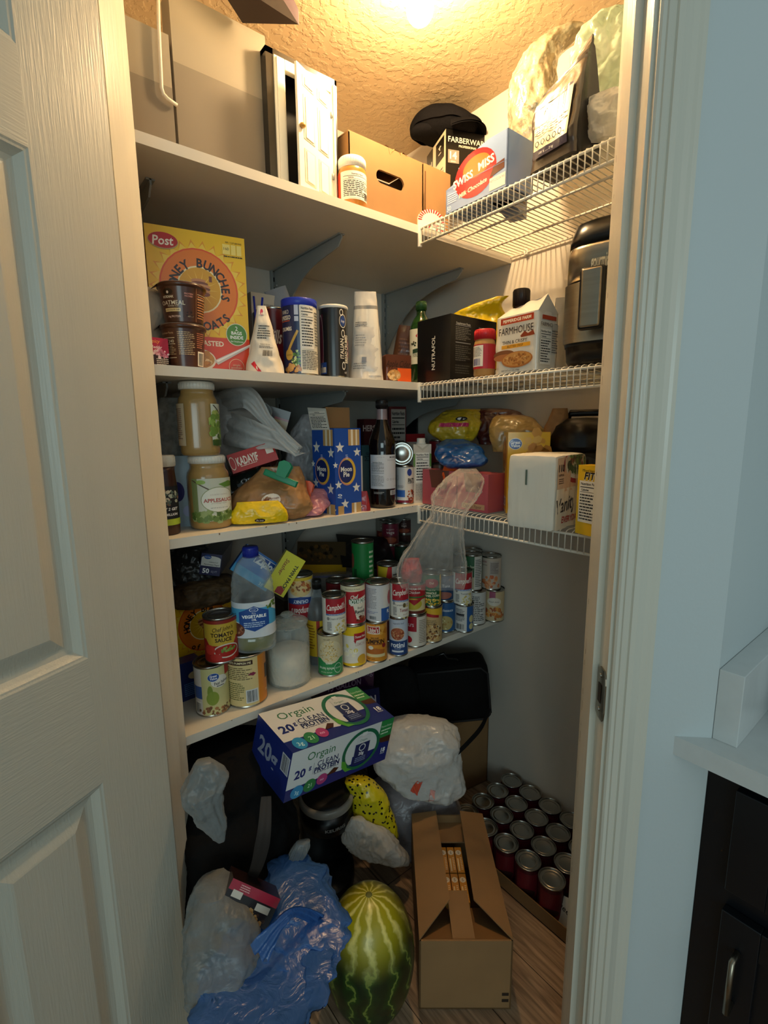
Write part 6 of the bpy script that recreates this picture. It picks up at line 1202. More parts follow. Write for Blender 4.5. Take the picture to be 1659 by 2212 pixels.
c = can(715, Z4, 57, 1372, corn, '#cdbd96', py=1463, label='corn can with upside-down green label at the front, beside the sugar jar', span=2.5)
can(713, 0, 54, 1291, camp(), '#e3dfd4', on=(c[0], c[1]), label='red and white cream soup can stacked on the corn can with the upside-down label', span=2.3, group=G4)
chef = [('r', 0, 0, 1, 1, '#b3232c'), ('r', 0, .86, 1, 1, '#e3d8b4'), ('t', 'Microwave & Serve', .5, .925, .04, '#5a4a2a', .5), ('p', [(.42, .62), (1, .72), (1, .50), (.42, .48)], '#e9e2d0'), ('t', 'Chef', .55, .72, .10, '#e9f0e0', .25, R(8), .02, .2), ('r', .36, .54, 1, .66, '#2a5a34'), ('t', 'BOYARDEE', .68, .60, .12, '#f1f4ea', .6, R(3), .04), ('p', [(.5, .5), (.98, .5), (.94, .1), (.62, .1)], '#e6dfcc'), ('t', 'Beef', .74, .42, .06, '#3a2a1a', .2), ('t', 'Ravioli', .74, .32, .09, '#1a1410', .36, 0, .03), ('t', 'in Tomato Sauce', .74, .24, .035, '#3a2a1a', .3), ('bl', .78, .12, .18, .08, 20, .04, ['#8a3a1f', '#c9683a', '#6a2a18']), ('bl', .18, .36, .14, .3, 16, .06, ['#8a1a20', '#c4343a'])]
lem = [('r', 0, 0, 1, 1, '#e6e0d4'), ('r', 0, .78, 1, 1, '#ecc21c'), ('p', [(0, .0), (1, .0), (1, .10), (0, .05)], '#ecc21c'), ('r', .52, .66, 1, .84, '#b3232c'), ('t', 'Duncan Hines', .76, .75, .06, '#f4ece0', .4, 0, .02), ('t', 'LEMON', .74, .56, .08, '#c9a9a0', .36, 0, .01), ('p', [(.5, .66), (.56, .58), (.6, .66)], '#b3232c'), ('bl', .3, .36, .28, .2, 14, .09, ['#f1ead0', '#e9d46a', '#f6f2e6']), ('e', .8, .16, .18, .12, '#dca93a')]
c = can(765, Z4, 52, 1352, lem, '#e6e0d4', py=1443, label='yellow and white lemon filling can, second from the corn can stack', span=2.3, r=.0375)
can(756, 0, 56, 1264, chef, '#b3232c', on=(c[0], c[1]), label='red ravioli can with a cream band stacked on the lemon filling can', span=2.4, group=G4, r=.0375)
pk2 = [('r', 0, 0, 1, 1, '#d98f2c'), ('bl', .5, .85, .5, .1, 16, .1, ['#e3a84a', '#c97a20']), ('r', .14, .74, .64, .95, '#f1e6d0'), ('r', .17, .77, .61, .93, '#b3232c'), ('t', "Libby's", .39, .85, .13, '#fbf4e4', .38, R(3), .02), ('t', '100% PURE', .45, .63, .05, '#3a1c10', .3, 0, .02), ('t', 'PUMPKIN', .44, .54, .11, '#3a1c10', .76, 0, .04), ('r', .1, .455, .8, .475, '#8a3a1c'), ('e', .80, .42, .08, .06, '#8a2a2a'), ('p', [(.15, .2), (.8, .2), (.84, .30), (.5, .36), (.14, .32)], '#b9682a'), ('e', .3, .37, .1, .05, '#efe6d4'), ('r', .1, .12, .85, .2, '#e3cf9a'), ('t', 'NET WT', .3, .06, .04, '#4a2a10', .3)]
wht = [('r', 0, 0, .7, 1, '#d2d2d4'), ('ln', .06, .35, .46, .92, 14, '#8a8a92'), ('r', .62, .0, 1, .36, '#2f5aa0'), ('t', 'R', .9, .26, .1, '#fff', .1, 0, .02), ('e', 1, .62, .12, .2, '#b8646a'), ('bar', .2, .05, .44, .14, '#333'), ('ln', .1, .2, .5, .28, 2, '#7a8ab0')]
c = can(813, Z4, 51, 1346, pk2, '#d98f2c', py=1433, label='orange pumpkin can with a red script badge', span=2.4)
can(812, 0, 55, 1262, wht, '#d8d6d2', on=(c[0], c[1]), label='white can turned to its fine print, on the orange pumpkin can', span=2.4, group=G4)
rot_ = [('r', 0, 0, 1, 1, '#c9cedb'), ('r', 0, 0, 1, .40, '#2c4a80'), ('t', 'vegetable beef', .5, .90, .05, '#556', .5), ('e', .45, .60, .34, .20, '#d9d2c8'), ('e', .45, .60, .31, .17, '#a9583a'), ('bl', .45, .60, .28, .15, 50, .035, ['#c98a5a', '#8a3a24', '#d9b08a', '#b9683f']), ('t', 'rotini', .46, .29, .14, '#e9eef6', .64, 0, .03), ('t', 'SOUP', .46, .185, .05, '#a9bcd8', .3), ('r', .2, .08, .72, .13, '#dfe4ec')]
c = can(861, Z4, 43, 1336, rot_, '#c9cedb', py=1419, label='navy and pale grey rotini soup can in the front row', span=2.4)
can(861, 0, 44, 1259, camp('Tomato SOUP', up=.52)+[('e', .72, .36, .07, .07, '#6a5a34'), ('r', .5, 0, 1, .3, '#e3dfd4'), ('t', 'Tomato', .72, .22, .1, '#8a1f2a', .4, 0, .02), ('t', 'SOUP', .76, .08, .05, '#8a6a5a', .2)], '#e3dfd4', on=(c[0], c[1]), label='red and white tomato soup can stacked on the rotini can', span=2.4, group=G4)
sp_ = [('r', 0, 0, 1, 1, '#ddd6c8'), ('r', 0, .5, .55, 1, '#a81e2c'), ('t', "ELI'S", .3, .72, .1, '#eee', .4), ('r', .6, 0, 1, 1, '#d8cfc0'), ('ln', .65, .1, .95, .9, 14, '#7a6a5a'), ('e', .22, .22, .16, .12, '#b3202a')]
lm2 = [('r', 0, .5, 1, 1, '#b3232c'), ('r', 0, 0, 1, .5, '#e0cf9a'), ('e', .45, .34, .35, .2, '#c9b43a'), ('t', 'CREAM OF', .5, .88, .07, '#f4e8d8', .5, 0, .02), ('t', 'Chicken', .5, .76, .09, '#f4e8d8', .5, 0, .02), ('r', 0, .56, 1, .61, '#3f7a3a'), ('p', [(.2, .5), (.8, .5), (.5, .3)], '#b3232c'), ('r', 0, 0, 1, .1, '#6a2c20')]
c = can(897, Z4, 40, 1330, sp_, '#ddd6c8', py=1400, label='red and white can half hidden right of the rotini can', span=2.3, r=.0365)
can(895, 0, 44, 1262, lm2, '#b3232c', on=(c[0], c[1]), label='red and yellow cream of chicken can right of the tomato soup can', span=2.4, group=G4, r=.0365)
pot = [('r', 0, 0, 1, 1, '#c3a470'), ('r', 0, .78, 1, 1, '#dfae2c'), ('p', [(.2, .86), (.8, .80), (.8, .72), (.2, .76)], '#a8242a'), ('bl', .5, .28, .45, .26, 70, .05, ['#b07a3a', '#e6d8b4', '#8a5a34', '#cfa868', '#5a3a24']), ('ln', .1, .5, .7, .66, 3, '#7a6a4a')]
c = can(933, Z4, 46, 1312, pot, '#c3a470', py=1390, label='yellow and brown vegetable can under the green corn can', span=2.3)
wk = [('r', 0, 0, 1, 1, '#24603a'), ('e', .52, .74, .3, .15, '#a8323a'), ('t', 'Del', .52, .75, .07, '#f2e6c8', .2), ('t', 'Fresh Cut', .5, .52, .05, '#e9e2b8', .4), ('t', 'WHOLE', .5, .42, .07, '#f2ecc8', .5, 0, .03), ('t', 'KERNEL CORN', .5, .33, .07, '#f2ecc8', .75, 0, .03), ('bl', .5, .12, .45, .12, 60, .04, ['#e3b93a', '#f1d46a', '#c9982a']), ('r', .88, 0, 1, 1, '#d9a92c')]
can(933, 0, 46, 1240, wk, '#24603a', on=(c[0], c[1]), label='green whole kernel corn can seen through the clear bag', span=2.4, group=G4)
bl_ = [('r', 0, 0, 1, 1, '#2c5a8c'), ('t', 'Applesauce', .5, .75, .1, '#dfe6ee', .7, 0, .01), ('e', .5, .3, .35, .25, '#b9a468'), ('bl', .5, .3, .3, .2, 20, .06, ['#d9cf9a', '#a9884a'])]
c = can(962, Z4, 42, 1300, bl_, '#2c5a8c', py=1368, label='blue applesauce can behind the front row, right part', span=2.3, r=.034)
can(962, 0, 42, 1242, [('r', 0, 0, 1, 1, '#1d3f66'), ('t', 'Tuna', .6, .6, .12, '#e6e6ea', .5), ('e', .5, .2, .4, .15, '#a9685a')], '#1d3f66', on=(c[0], c[1]), label='dark blue can stacked on the blue applesauce can', group=G4, r=.034)
nb = [('r', 0, 0, .62, 1, '#d3d1cc'), ('r', .1, .62, .5, .7, '#333'), ('ln', .08, .4, .52, .9, 9, '#4a4a54'), ('r', .62, 0, 1, 1, '#2c5a94'), ('e', .85, .5, .12, .15, '#c9c08a'), ('e', .85, .2, .12, .13, '#c9c08a'), ('bar', .12, .08, .5, .3, '#222')]
c = can(1002, Z4, 42, 1308, nb, '#d3d1cc', py=1368, label='blue and white can with a barcode near the right end', span=2.4)
can(1003, 0, 45, 1236, camp('Tomato', up=.48), '#e3dfd4', on=(c[0], c[1]), label='red and white soup can near the right end, upper of its stack', span=2.4, group=G4)
gr = [('r', 0, 0, 1, 1, '#2a5c3a'), ('r', 0, 0, 1, .38, '#b9ad90'), ('t', 'Green Beans', .4, .7, .08, '#dfe6c8', .5), ('r', .6, 0, 1, 1, '#d3cfc6'), ('ln', .64, .08, .96, .92, 16, '#444')]
c = can(1026, Z4, 46, 1278, [('r', 0, 0, 1, 1, '#cfcdc8'), ('ln', .1, .1, .9, .9, 14, '#444')], '#cfcdc8', py=1352, label='white can with dense fine print, lower, left of the peach cans', span=2.4)
can(1024, 0, 46, 1200, gr, '#2a5c3a', on=(c[0], c[1]), label='green vegetable can left of the peach cans, upper of its stack', span=2.4, group=G4)
pe = [('r', 0, 0, 1, 1, '#c9b9a8'), ('bl', .5, .2, .5, .2, 26, .09, ['#d98a5a', '#c9683f', '#e6a87a']), ('r', .45, .45, .85, .9, '#b9aea6'), ('ln', .48, .5, .82, .86, 8, '#6a5a54'), ('t', 'SLICED', .2, .88, .05, '#8a2a3a', .25, 0, .02), ('t', 'Peaches', .2, .78, .05, '#5a3a34', .28)]
pe2 = [('r', 0, 0, 1, 1, '#d0bb92'), ('r', .3, .76, .55, 1, '#a85a78'), ('e', .5, .66, .3, .14, '#e3ddcf'), ('t', 'Peach slices', .5, .66, .05, '#4a3a3a', .4), ('bl', .5, .24, .45, .22, 22, .1, ['#c9783a', '#e0a050', '#a85a34', '#d9b48a'])]
c = can(1066, Z4, 45, 1276, pe2, '#d0bb92', py=1345, label='lower peach slices can at the right end of the lowest board', span=2.4)
can(1067, 0, 45, 1204, pe, '#c9b9a8', on=(c[0], c[1]), label='upper peach can at the right end, against the wall', span=2.4, group=G4)
# second row and the corner
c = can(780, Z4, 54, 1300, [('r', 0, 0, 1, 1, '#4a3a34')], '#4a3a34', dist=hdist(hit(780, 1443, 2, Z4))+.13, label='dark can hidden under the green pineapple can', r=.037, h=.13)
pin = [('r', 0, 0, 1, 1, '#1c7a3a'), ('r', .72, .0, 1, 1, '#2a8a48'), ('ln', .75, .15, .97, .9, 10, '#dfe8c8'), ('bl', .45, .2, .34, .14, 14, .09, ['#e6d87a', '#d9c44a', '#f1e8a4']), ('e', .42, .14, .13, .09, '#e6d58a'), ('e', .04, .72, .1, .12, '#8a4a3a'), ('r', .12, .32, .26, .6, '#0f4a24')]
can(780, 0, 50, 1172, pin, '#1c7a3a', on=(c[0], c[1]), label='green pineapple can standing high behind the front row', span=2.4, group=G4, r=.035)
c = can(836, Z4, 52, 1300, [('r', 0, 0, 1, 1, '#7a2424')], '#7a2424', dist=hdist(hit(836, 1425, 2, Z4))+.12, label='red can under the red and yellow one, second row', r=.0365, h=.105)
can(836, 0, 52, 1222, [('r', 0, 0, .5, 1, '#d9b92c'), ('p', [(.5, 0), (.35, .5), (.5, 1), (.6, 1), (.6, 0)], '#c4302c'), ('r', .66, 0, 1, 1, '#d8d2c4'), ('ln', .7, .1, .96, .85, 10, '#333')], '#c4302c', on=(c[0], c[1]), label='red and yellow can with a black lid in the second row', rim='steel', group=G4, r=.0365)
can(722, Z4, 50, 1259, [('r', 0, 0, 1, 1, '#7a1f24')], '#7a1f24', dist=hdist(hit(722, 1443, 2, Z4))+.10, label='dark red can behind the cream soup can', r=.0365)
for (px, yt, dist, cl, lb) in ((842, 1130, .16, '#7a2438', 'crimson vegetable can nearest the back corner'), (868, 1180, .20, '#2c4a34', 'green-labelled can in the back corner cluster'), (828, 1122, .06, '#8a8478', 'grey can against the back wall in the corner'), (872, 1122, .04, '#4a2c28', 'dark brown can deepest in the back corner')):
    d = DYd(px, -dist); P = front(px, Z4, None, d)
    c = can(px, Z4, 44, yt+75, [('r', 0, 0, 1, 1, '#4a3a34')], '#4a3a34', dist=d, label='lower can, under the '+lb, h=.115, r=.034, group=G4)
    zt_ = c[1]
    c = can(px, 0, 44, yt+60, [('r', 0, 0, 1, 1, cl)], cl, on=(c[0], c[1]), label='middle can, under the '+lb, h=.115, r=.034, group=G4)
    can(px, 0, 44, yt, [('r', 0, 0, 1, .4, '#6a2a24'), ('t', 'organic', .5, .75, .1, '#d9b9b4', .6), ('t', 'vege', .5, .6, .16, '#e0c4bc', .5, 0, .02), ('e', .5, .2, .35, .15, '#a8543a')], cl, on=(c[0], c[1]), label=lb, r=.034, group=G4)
for (px, yt, dx, cl, lb) in ((1002, 1200, -.30, '#3a3030', 'dark can behind the red soup can at the right'), (1026, 1192, -.24, '#30302c', 'dark can with a shiny rim behind the green can at the right')):
    d = hdist(hit(px, 1368, 2, Z4))+abs(dx)*.55; c = can(px, Z4, 44, 1280, [('r', 0, 0, 1, 1, cl)], cl, dist=d, label='lower '+lb, h=.12, r=.034, group=G4)
    can(px, 0, 44, yt, [('r', 0, 0, 1, 1, cl)], cl, on=(c[0], c[1]), label='upper '+lb, r=.034, group=G4)
# upside-down soup can
P = front(636, Z4, None, hdist(hit(636, 1470, 2, Z4))+.09)
c = can(640, Z4, 52, 1330, [('r', 0, 0, 1, 1, '#6a5a4a')], '#6a5a4a', dist=hdist(P), label='dark can under the upside-down chunky soup can', r=.036, h=.13)
chk = [('r', 0, 0, 1, 1, '#d8d0c4'), ('r', 0, .62, 1, 1, '#a81e2c'), ('p', [(0, .62), (1, .62), (1, .5), (.5, .44), (0, .5)], '#2f4a8c'), ('t', "Campbell's", .5, .80, .15, '#f4e8e0', .7, 0, .02, .2), ('t', 'CHUNKY', .5, .56, .08, '#e6eaf4', .5, 0, .03), ('e', .5, .24, .42, .2, '#e0c48a'), ('bl', .5, .22, .38, .16, 40, .06, ['#c98a4a', '#b9603a', '#e3b87a', '#8a5a3a']), ('r', 0, 0, 1, .07, '#d9b93a')]
can(638, 0, 56, 1246, chk, '#d8d0c4', on=(c[0], c[1]), label='upside-down soup can behind the sugar jar, blue and red label', span=2.4, flip=True, group=G4, r=.038)
# black capped bottle
bottle('sauce_bottle', 'clear dark sauce bottle with a black cap and yellow label', 'bottle', Z4, 675, 46, 1256, [(.9, 0), (1, .02), (1, .55), (.9, .64), (.55, .78), (.36, .86), (.34, .92)], 'petc', dist=hdist(hit(675, 1452, 2, Z4))+.03, lab=(.12, .54, 1.01), span=3.0, bg='#d9b024', cap=(.88, .42, '#141414', .99), liquid=([(.88, 0), (.98, .02), (.98, .55), (.86, .64), (.55, .74)], 'plas', '#38271c'), art=[('r', .45, 0, .55, 1, '#a82a20'), ('ln', .1, .2, .4, .9, 9, '#8a5a10'), ('e', .75, .15, .06, .04, '#111')])
# parchment box end, wrap box, storage-bag boxes
dP = hdist(hit(450, 1545, 2, Z4))+.16
A = atd(430, 1240, dP); B = atd(474, 1245, dP-.01); C2_ = atd(436, 1194, dP)
tilted('parchment_box', 'navy parchment paper box with a white panel, end facing out', 'box', A, B, C2_, .20, c='#1e2350', m='gloss', F=[('r', .03, .42, .97, .78, '#dcd9d2'), ('e', .5, .78, .47, .12, '#dcd9d2'), ('e', .32, .84, .18, .10, '#1f4f9c'), ('t', 'Great Value', .32, .84, .05, '#fff', .28), ('t', 'Unbleached', .62, .62, .06, '#222', .5), ('t', 'Parchment Paper', .56, .5, .07, '#222', .8, 0, .01), ('t', '50', .30, .2, .22, '#fff', .36, 0, .03), ('t', 'SQ FT', .7, .18, .1, '#a9a9c0', .3)])
sack('grain_bag', 'brown grainy packaged bag lying behind the oil bottle', 'bag', 'brn', [rg(440, 1300, dP+.02, 110, .05), rg(440, 1285, dP+.02, 130, .06), rg(445, 1262, dP+.02, 120, .06), rg(450, 1248, dP+.02, 80, .03)], 4, 22, .008)
sack('dark_plastic_bag', 'dark crumpled plastic bag at the left end above the second cereal box', 'bag', mat('dark_film', '#2c2d2c', .25, var=.5, bump=.6, bscale=22, bdist=.006), [rg(400, 1290, dP+.06, 90, .04), rg(405, 1250, dP+.06, 100, .05), rg(400, 1210, dP+.06, 96, .05), rg(395, 1175, dP+.06, 70, .02)], 6, 18, .012)
dz = hdist(hit(560, 1520, 2, Z4))+.19
A = atd(568, 1268, dz); B = atd(606, 1228, dz); D_ = atd(530, 1190, dz)
A = atd(520, 1255, dz); B = atd(585, 1272, dz-.0); C2_ = atd(535, 1172, dz+.03)
A = atd(548, 1262, dz); B = atd(581, 1270, dz); TR = atd(608, 1222, dz+.02); TL = atd(531, 1172, dz+.03)
U_ = TR-TL
tilted('storage_bag_box', 'bright blue storage bag box tilted behind the oil bottle', 'box', atd(497, 1230, dz), atd(574, 1278, dz), atd(533, 1174, dz+.02), .03, c='#1a6fc0', m='gloss', F=[('r', 0, 0, 1, .3, '#2aa0d8'), ('r', .34, .62, .96, .93, '#e6ecf2'), ('r', .36, .64, .94, .91, '#1c4c9c'), ('t', 'Ziploc', .65, .77, .24, '#f4f6fa', .54, 0, .05), ('t', '38', .8, .12, .12, '#dff', .2)])
A = atd(570, 1268, dz-.035); B = atd(612, 1291, dz-.035); C2_ = atd(599, 1180, dz-.02)
tilted('straws_box', 'yellow twin pack box tilted beside the blue storage bag box', 'box', A, B, C2_, .028, c='#d9cf28', m='gloss', F=[('r', 0, 0, 1, 1, '#e0d82c'), ('t', 'TWIN PACK', .78, .48, .085, '#1a1612', 1.7, R(-90), .03), ('t', 'Stasher', .30, .62, .10, '#8a2a1a', 1.1, R(-90), .01, .2), ('p', [(.5, .02), (.85, .02), (.85, .16), (.65, .22), (.5, .16)], '#a8281f')])
A = atd(570, 1345, dz+.0); B = atd(597, 1340, dz); C2_ = atd(570, 1292, dz+.0)
tilted('storage_bag_box', 'navy storage bag box low behind the oil bottle', 'box', A, B, C2_, .08, c='#1c2a5c', m='gloss', F=[('t', 'Ziploc', .5, .65, .2, '#dfe6f4', .8, R(6), .03)])
# books, folder and clear packs in the middle back
Pq = [hit(640, 1240, 2, Z4+.20), hit(745, 1238, 2, Z4+.20)]
db = DYd(690, -.12)
A = atd(640, 1238, db-.08); B = atd(748, 1238, db-.08); 
tilted('yellow_folder', 'yellow and brown printed folder lying on its side against the back', 'folder', A, B, atd(648, 1170, db), .012, c='#b98a24', m='gloss', F=[('r', 0, 0, 1, .26, '#c99a1c'), ('r', 0, .26, 1, 1, '#4a3a24'), ('bl', .4, .6, .4, .3, 30, .05, ['#6a4a24', '#2c2218'])])
A = atd(740, 1222, db-.10); B = atd(860, 1228, db-.06); 
tilted('black_tray', 'glossy black board leaning back behind the green pineapple can', 'board', A, B, atd(648, 1162, db+.05)+(A-A), .006, c='#141214', m='gloss', F=[('ring', .5, .5, .4, .3, .1, '#2a2628')])
sack('clear_bag', 'clear plastic bag with a blue zip edge behind the sauce bottle', 'bag', 'fc', [rg(700, 1290, db-.14, 110, .04), rg(700, 1262, db-.14, 130, .05), rg(705, 1242, db-.14, 110, .03)], 7, 30, .010)
A = atd(632, 1248, db-.09); B = atd(758, 1244, db-.09); q = M(); q.tube([Vector((0, 0, 0)), B-A], .0035, m='blup'); o = q.build('zip_edge'); o.location = A; tagm(o, 'long blue zip edge of a clear bag behind the upside-down can', 'zip edge')
# support block of small stuff so the things in the middle back rest on something: the board's rear row of cartons
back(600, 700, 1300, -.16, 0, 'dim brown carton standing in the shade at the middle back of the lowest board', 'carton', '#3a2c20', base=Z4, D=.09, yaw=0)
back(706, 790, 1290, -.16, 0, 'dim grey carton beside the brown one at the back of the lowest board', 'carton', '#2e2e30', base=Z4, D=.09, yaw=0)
# twist tied candy seen through the clear bag
sack('red_net_bag', 'red and white patterned bag seen through the clear bread bag', 'bag', mat('red_white_print', '#b8423f', .4, var=.5, vscale=40), [rg(890, 1256, hdist(hit(893, 1400, 2, Z4))-.01, 36, .012), rg(890, 1232, hdist(hit(893, 1400, 2, Z4))-.01, 44, .018), rg(890, 1206, hdist(hit(893, 1400, 2, Z4))-.01, 30, .010)], 5, 30, .006)
# ================================================================== FLOOR
# can tray
t = thing('can_tray', 'brown cardboard tray holding rows of cans by the right wall', 'tray', (-.330, -1.0855, 0)); Wt, Lt = .327, .482
q = M(); q.box(0, Wt, 0, Lt, .001, .004, m='kraftd'); q.box(0, .003, 0, Lt, .001, .048, m='kraftd'); q.box(Wt-.003, Wt, 0, Lt, .001, .048, m='kraftd'); q.box(0, Wt, 0, .003, .001, .048, m='kraftd'); q.box(0, Wt, Lt-.003, Lt, .001, .048, m='kraftd'); q.build('tray', t)
proto = None
where = ['nearest row', 'second row', 'third row', 'fourth row', 'fifth row', 'rear row']; cwh = ['outer column', 'second column', 'third column', 'wall column']
for j in range(6):
    for i in range(4):
        x = -.287+i*.0785; y = -1.040+j*.0785
        if i == 0 and j == 0: continue
        if proto is None:
            t = thing('food_can', '', 'can', (x, y, .0045), face_rot((x, y, 0)), 'flat of red cans on the floor'); r, H_ = .0375, .112
            b = M(); b.lathe([(r*.95, 0), (r, .001), (r, .004), (r*.97, .005), (r*.97, H_-.005), (r, H_-.004), (r, H_-.001), (r*.98, H_), (r*.95, H_-.001), (r*.94, H_-.004)], m='steel', cap1=False, n=36); b.build('body', t)
            l = M(); l.lathe([(r*.945, H_-.004), (r*.88, H_-.004), (r*.86, H_-.003), (r*.82, H_-.0045), (r*.66, H_-.0045), (r*.64, H_-.0036), (r*.6, H_-.0045), (.001, H_-.0045)], m='steel', cap0=False, n=36); l.build('lid', t)
            q = M(); q.lathe([(r*.976, .0055), (r*.976, H_-.0055)], '#4a1018', 'cannp', cap0=False, cap1=False, n=36); q.art([('r', .3, .1, .7, .9, '#6a1620'), ('r', .75, 0, 1, 1, '#2a1a2a'), ('e', .5, .3, .15, .12, '#3a1a14')], cylmap(r*.976, .0055, H_-.0055, 4.5), r*4.5, H_-.011, 'cannp', step=.006); q.build('paper_label', t)
            proto = t; tt = t
        else:
            tt = proto.copy(); col.objects.link(tt); tt.location = (x, y, .0045); tt.rotation_euler = (0, 0, face_rot((x, y, 0)))
            for ch in proto.children: c2 = ch.copy(); col.objects.link(c2); c2.parent = tt
        tt['label'] = f'silver-lidded red can in the floor tray, {where[j]}, {cwh[i]}'
# white paper scrap
P0 = hit(1203, 1960, 2, .06); q = M()
q.grid(lambda u, v: Vector((.045*u, -.01*u, .085*v))+Vector((.004*math.sin(v*7), .02*v, 0)), 6, 8, '#d9d2c4', 'paper'); q.art([('t', 'cheese', .6, .62, .2, '#3a3430', 1.2, R(-30), .01)], lambda u, v, o: Vector((.045*u+.004*math.sin(v*7), -.01*u+.02*v-o-.0005, .085*v)), .045, .085)
o = q.build('paper_bag'); o.location = (P0.x, P0.y, .002); o.rotation_euler = (0, 0, face_rot(P0)); tagm(o, 'white printed paper packet at the near corner of the can tray', 'packet')
# big open carton
P0 = Vector((-.736, -.898, 0)); P1 = Vector((-.567, -1.036, 0)); U_ = (P1-P0).normalized(); W = (P1-P0).length
Vv = Vector((-U_.y, U_.x, 0)); Hh = atd(905, 2033, hdist(P0)).z
rear = hit(882, 1760, 2, Hh); L_ = (rear-P0-Vector((0, 0, Hh))).dot(Vv); L_ = max(.3, min(L_, .62))
t = frame_thing('shipping_box', 'large open brown shipping box with cream and orange packets inside', 'box', P0, U_, (0, 0, 1))
q = M(); e = .004
q.box(0, W, 0, e, 0.001, Hh, m='kraft'); q.box(0, W, L_-e, L_, 0.001, Hh, m='kraft'); q.box(0, e, 0, L_, 0.001, Hh, m='kraft'); q.box(W-e, W, 0, L_, 0.001, Hh, m='kraft'); q.box(0, W, 0, L_, 0.001, .005, m='kraftd')
for zz in (.022, .04): q.box(W-.022, W-.006, -.0006, 0, zz, zz+.008, '#2a1c10', 'matte')
q.build('carton', t)
fw2 = W*.5
def flap(side):
    q = M(); h0 = .052; lean = .055     # the long flaps stand up and lean inwards
    x0 = 0 if side < 0 else W; sx = 1 if side < 0 else -1
    a = [(x0, .0, Hh), (x0, L_, Hh), (x0+sx*lean, L_-.0, Hh+h0), (x0+sx*lean, .055, Hh+h0*.75), (x0+sx*lean*.8, .035, Hh+h0*.6)]
    V = [Vector(p) for p in a]; V2 = [p+Vector((-sx*.002, 0, .0035)) for p in V]; n = len(V)
    q.add(V+V2, [tuple(range(n)), tuple(range(2*n-1, n-1, -1))]+[(i, i+n, (i+1) % n+n, (i+1) % n) for i in range(n)], m='kraft'); q.build('flap', t)
def flap2(side):
    q = M(); x0 = 0 if side < 0 else W; sx = 1 if side < 0 else -1
    a = [(x0, 0, Hh), (x0+sx*W*.365, .075, Hh+.028), (x0+sx*W*.335, L_-.02, Hh+.028), (x0, L_, Hh)]
    V = [Vector(p) for p in a]; V2 = [p+Vector((0, 0, .0035)) for p in V]; n = len(V)
    q.add(V+V2, [tuple(range(n)), tuple(range(2*n-1, n-1, -1))]+[(i, i+n, (i+1) % n+n, (i+1) % n) for i in range(n)], m='kraft'); q.build('flap', t)
flap2(-1); flap2(1)
q = M(); q.box(W*.36, W*.60, .004, L_*.34, Hh-.006, Hh-.002, m='kraft'); q.build('flap', t)
q = M(); q.box(W*.02, W*.98, L_*.80, L_-.004, Hh-.028, Hh-.024, m='kraft'); q.build('flap', t)
q = M(); V = [(e, e, Hh-.001), (W-e, e, Hh-.001), (W-e, L_*.34, Hh-.055), (e, L_*.34, Hh-.055)]; V += [(x, y, z-.003) for x, y, z in V]
q.add(V, [(0, 1, 2, 3), (7, 6, 5, 4), (0, 4, 5, 1), (1, 5, 6, 2), (2, 6, 7, 3), (3, 7, 4, 0)], m='kraftd'); q.build('flap', t)
M4 = (Matrix.Translation(P0) @ Matrix((U_, Vv, Vector((0, 0, 1)))).transposed().to_4x4())
k = 0
for yy in (.34, .57):
    for xx in (.40, .50, .60):
        a = M4 @ Vector((W*xx-.010, L_*yy, .006)); X_ = U_
        boxat('snack_packet', f"orange and cream packet inside the shipping box, {'near' if yy < .5 else 'far'} row, {['left', 'middle', 'right'][k % 3]}", 'package', a, X_, (0, 0, 1), .0195, L_*.22, Hh-.045, c='#c98a34', m='gloss', T=[('r', .05, 0, .95, 1, '#cf8f38'), ('r', .2, .06, .38, .55, '#ead9b0'), ('e', .5, .78, .42, .10, '#efe4cc'), ('t', 'S', .5, .78, .1, '#4a2c10', .5), ('ln', .6, .1, .85, .6, 8, '#f1e2c0')], group='packets in the shipping box'); k += 1
# watermelon
P = hit(800, 2250, 2, 0); dm = hdist(hit(800, 2215, 2, 0))
mc = atd(799, 2060, hdist(P)+.06)
rm = 96*((Vector((mc.x, mc.y, .17))-CAM).dot(_f))/FPX
ctr = atd(799, 2070, .62); ctr = Vector((mc.x, mc.y, 0))
t = thing('watermelon', 'large striped dark green watermelon standing on its end on the floor', 'watermelon', ctr, 0)
hm = atd(799, 1932, hdist(mc)).z
q = M(); pr = [(max(.001, rm*math.sin(math.pi*k/36)**.92*(1-.05*math.cos(math.pi*k/36))), hm/2-hm/2*math.cos(math.pi*k/36)) for k in range(37)]; q.lathe(pr, m='melon', n=72, cap0=False, cap1=False); q.build('rind', t)
q = M(); q.lathe([(.010, -.001), (.006, .001), (.003, .002), (.001, .002)], '#6a6a30', 'matte', n=12); o = q.build('stem_scar', t); o.location = (0, 0, hm-.0005)
MEL = (t, rm, hm)
gs = atd(800, 1990, hdist(ctr)-rm*.45)
k_ = Vector((gs.x-ctr.x, gs.y-ctr.y, gs.z))
for nd in MT['melon'].node_tree.nodes:
    if nd.type == 'VECT_MATH' and nd.operation == 'DISTANCE': nd.inputs[1].default_value = k_
# tan box piece behind the melon
A = hit(779, 1935, 2, .0); d = 1.28
A = atd(779, 1900, DXd(779, -.56)); A.z = 0; B = atd(822, 1900, DXd(822, -.545)); B.z = 0; zt = atd(822, 1835, hdist(B)).z
boxat('cardboard_box', 'narrow tan cardboard box standing behind the watermelon', 'box', A, B-A, (0, 0, 1), (B-A).length, .02, zt, m='kraft')
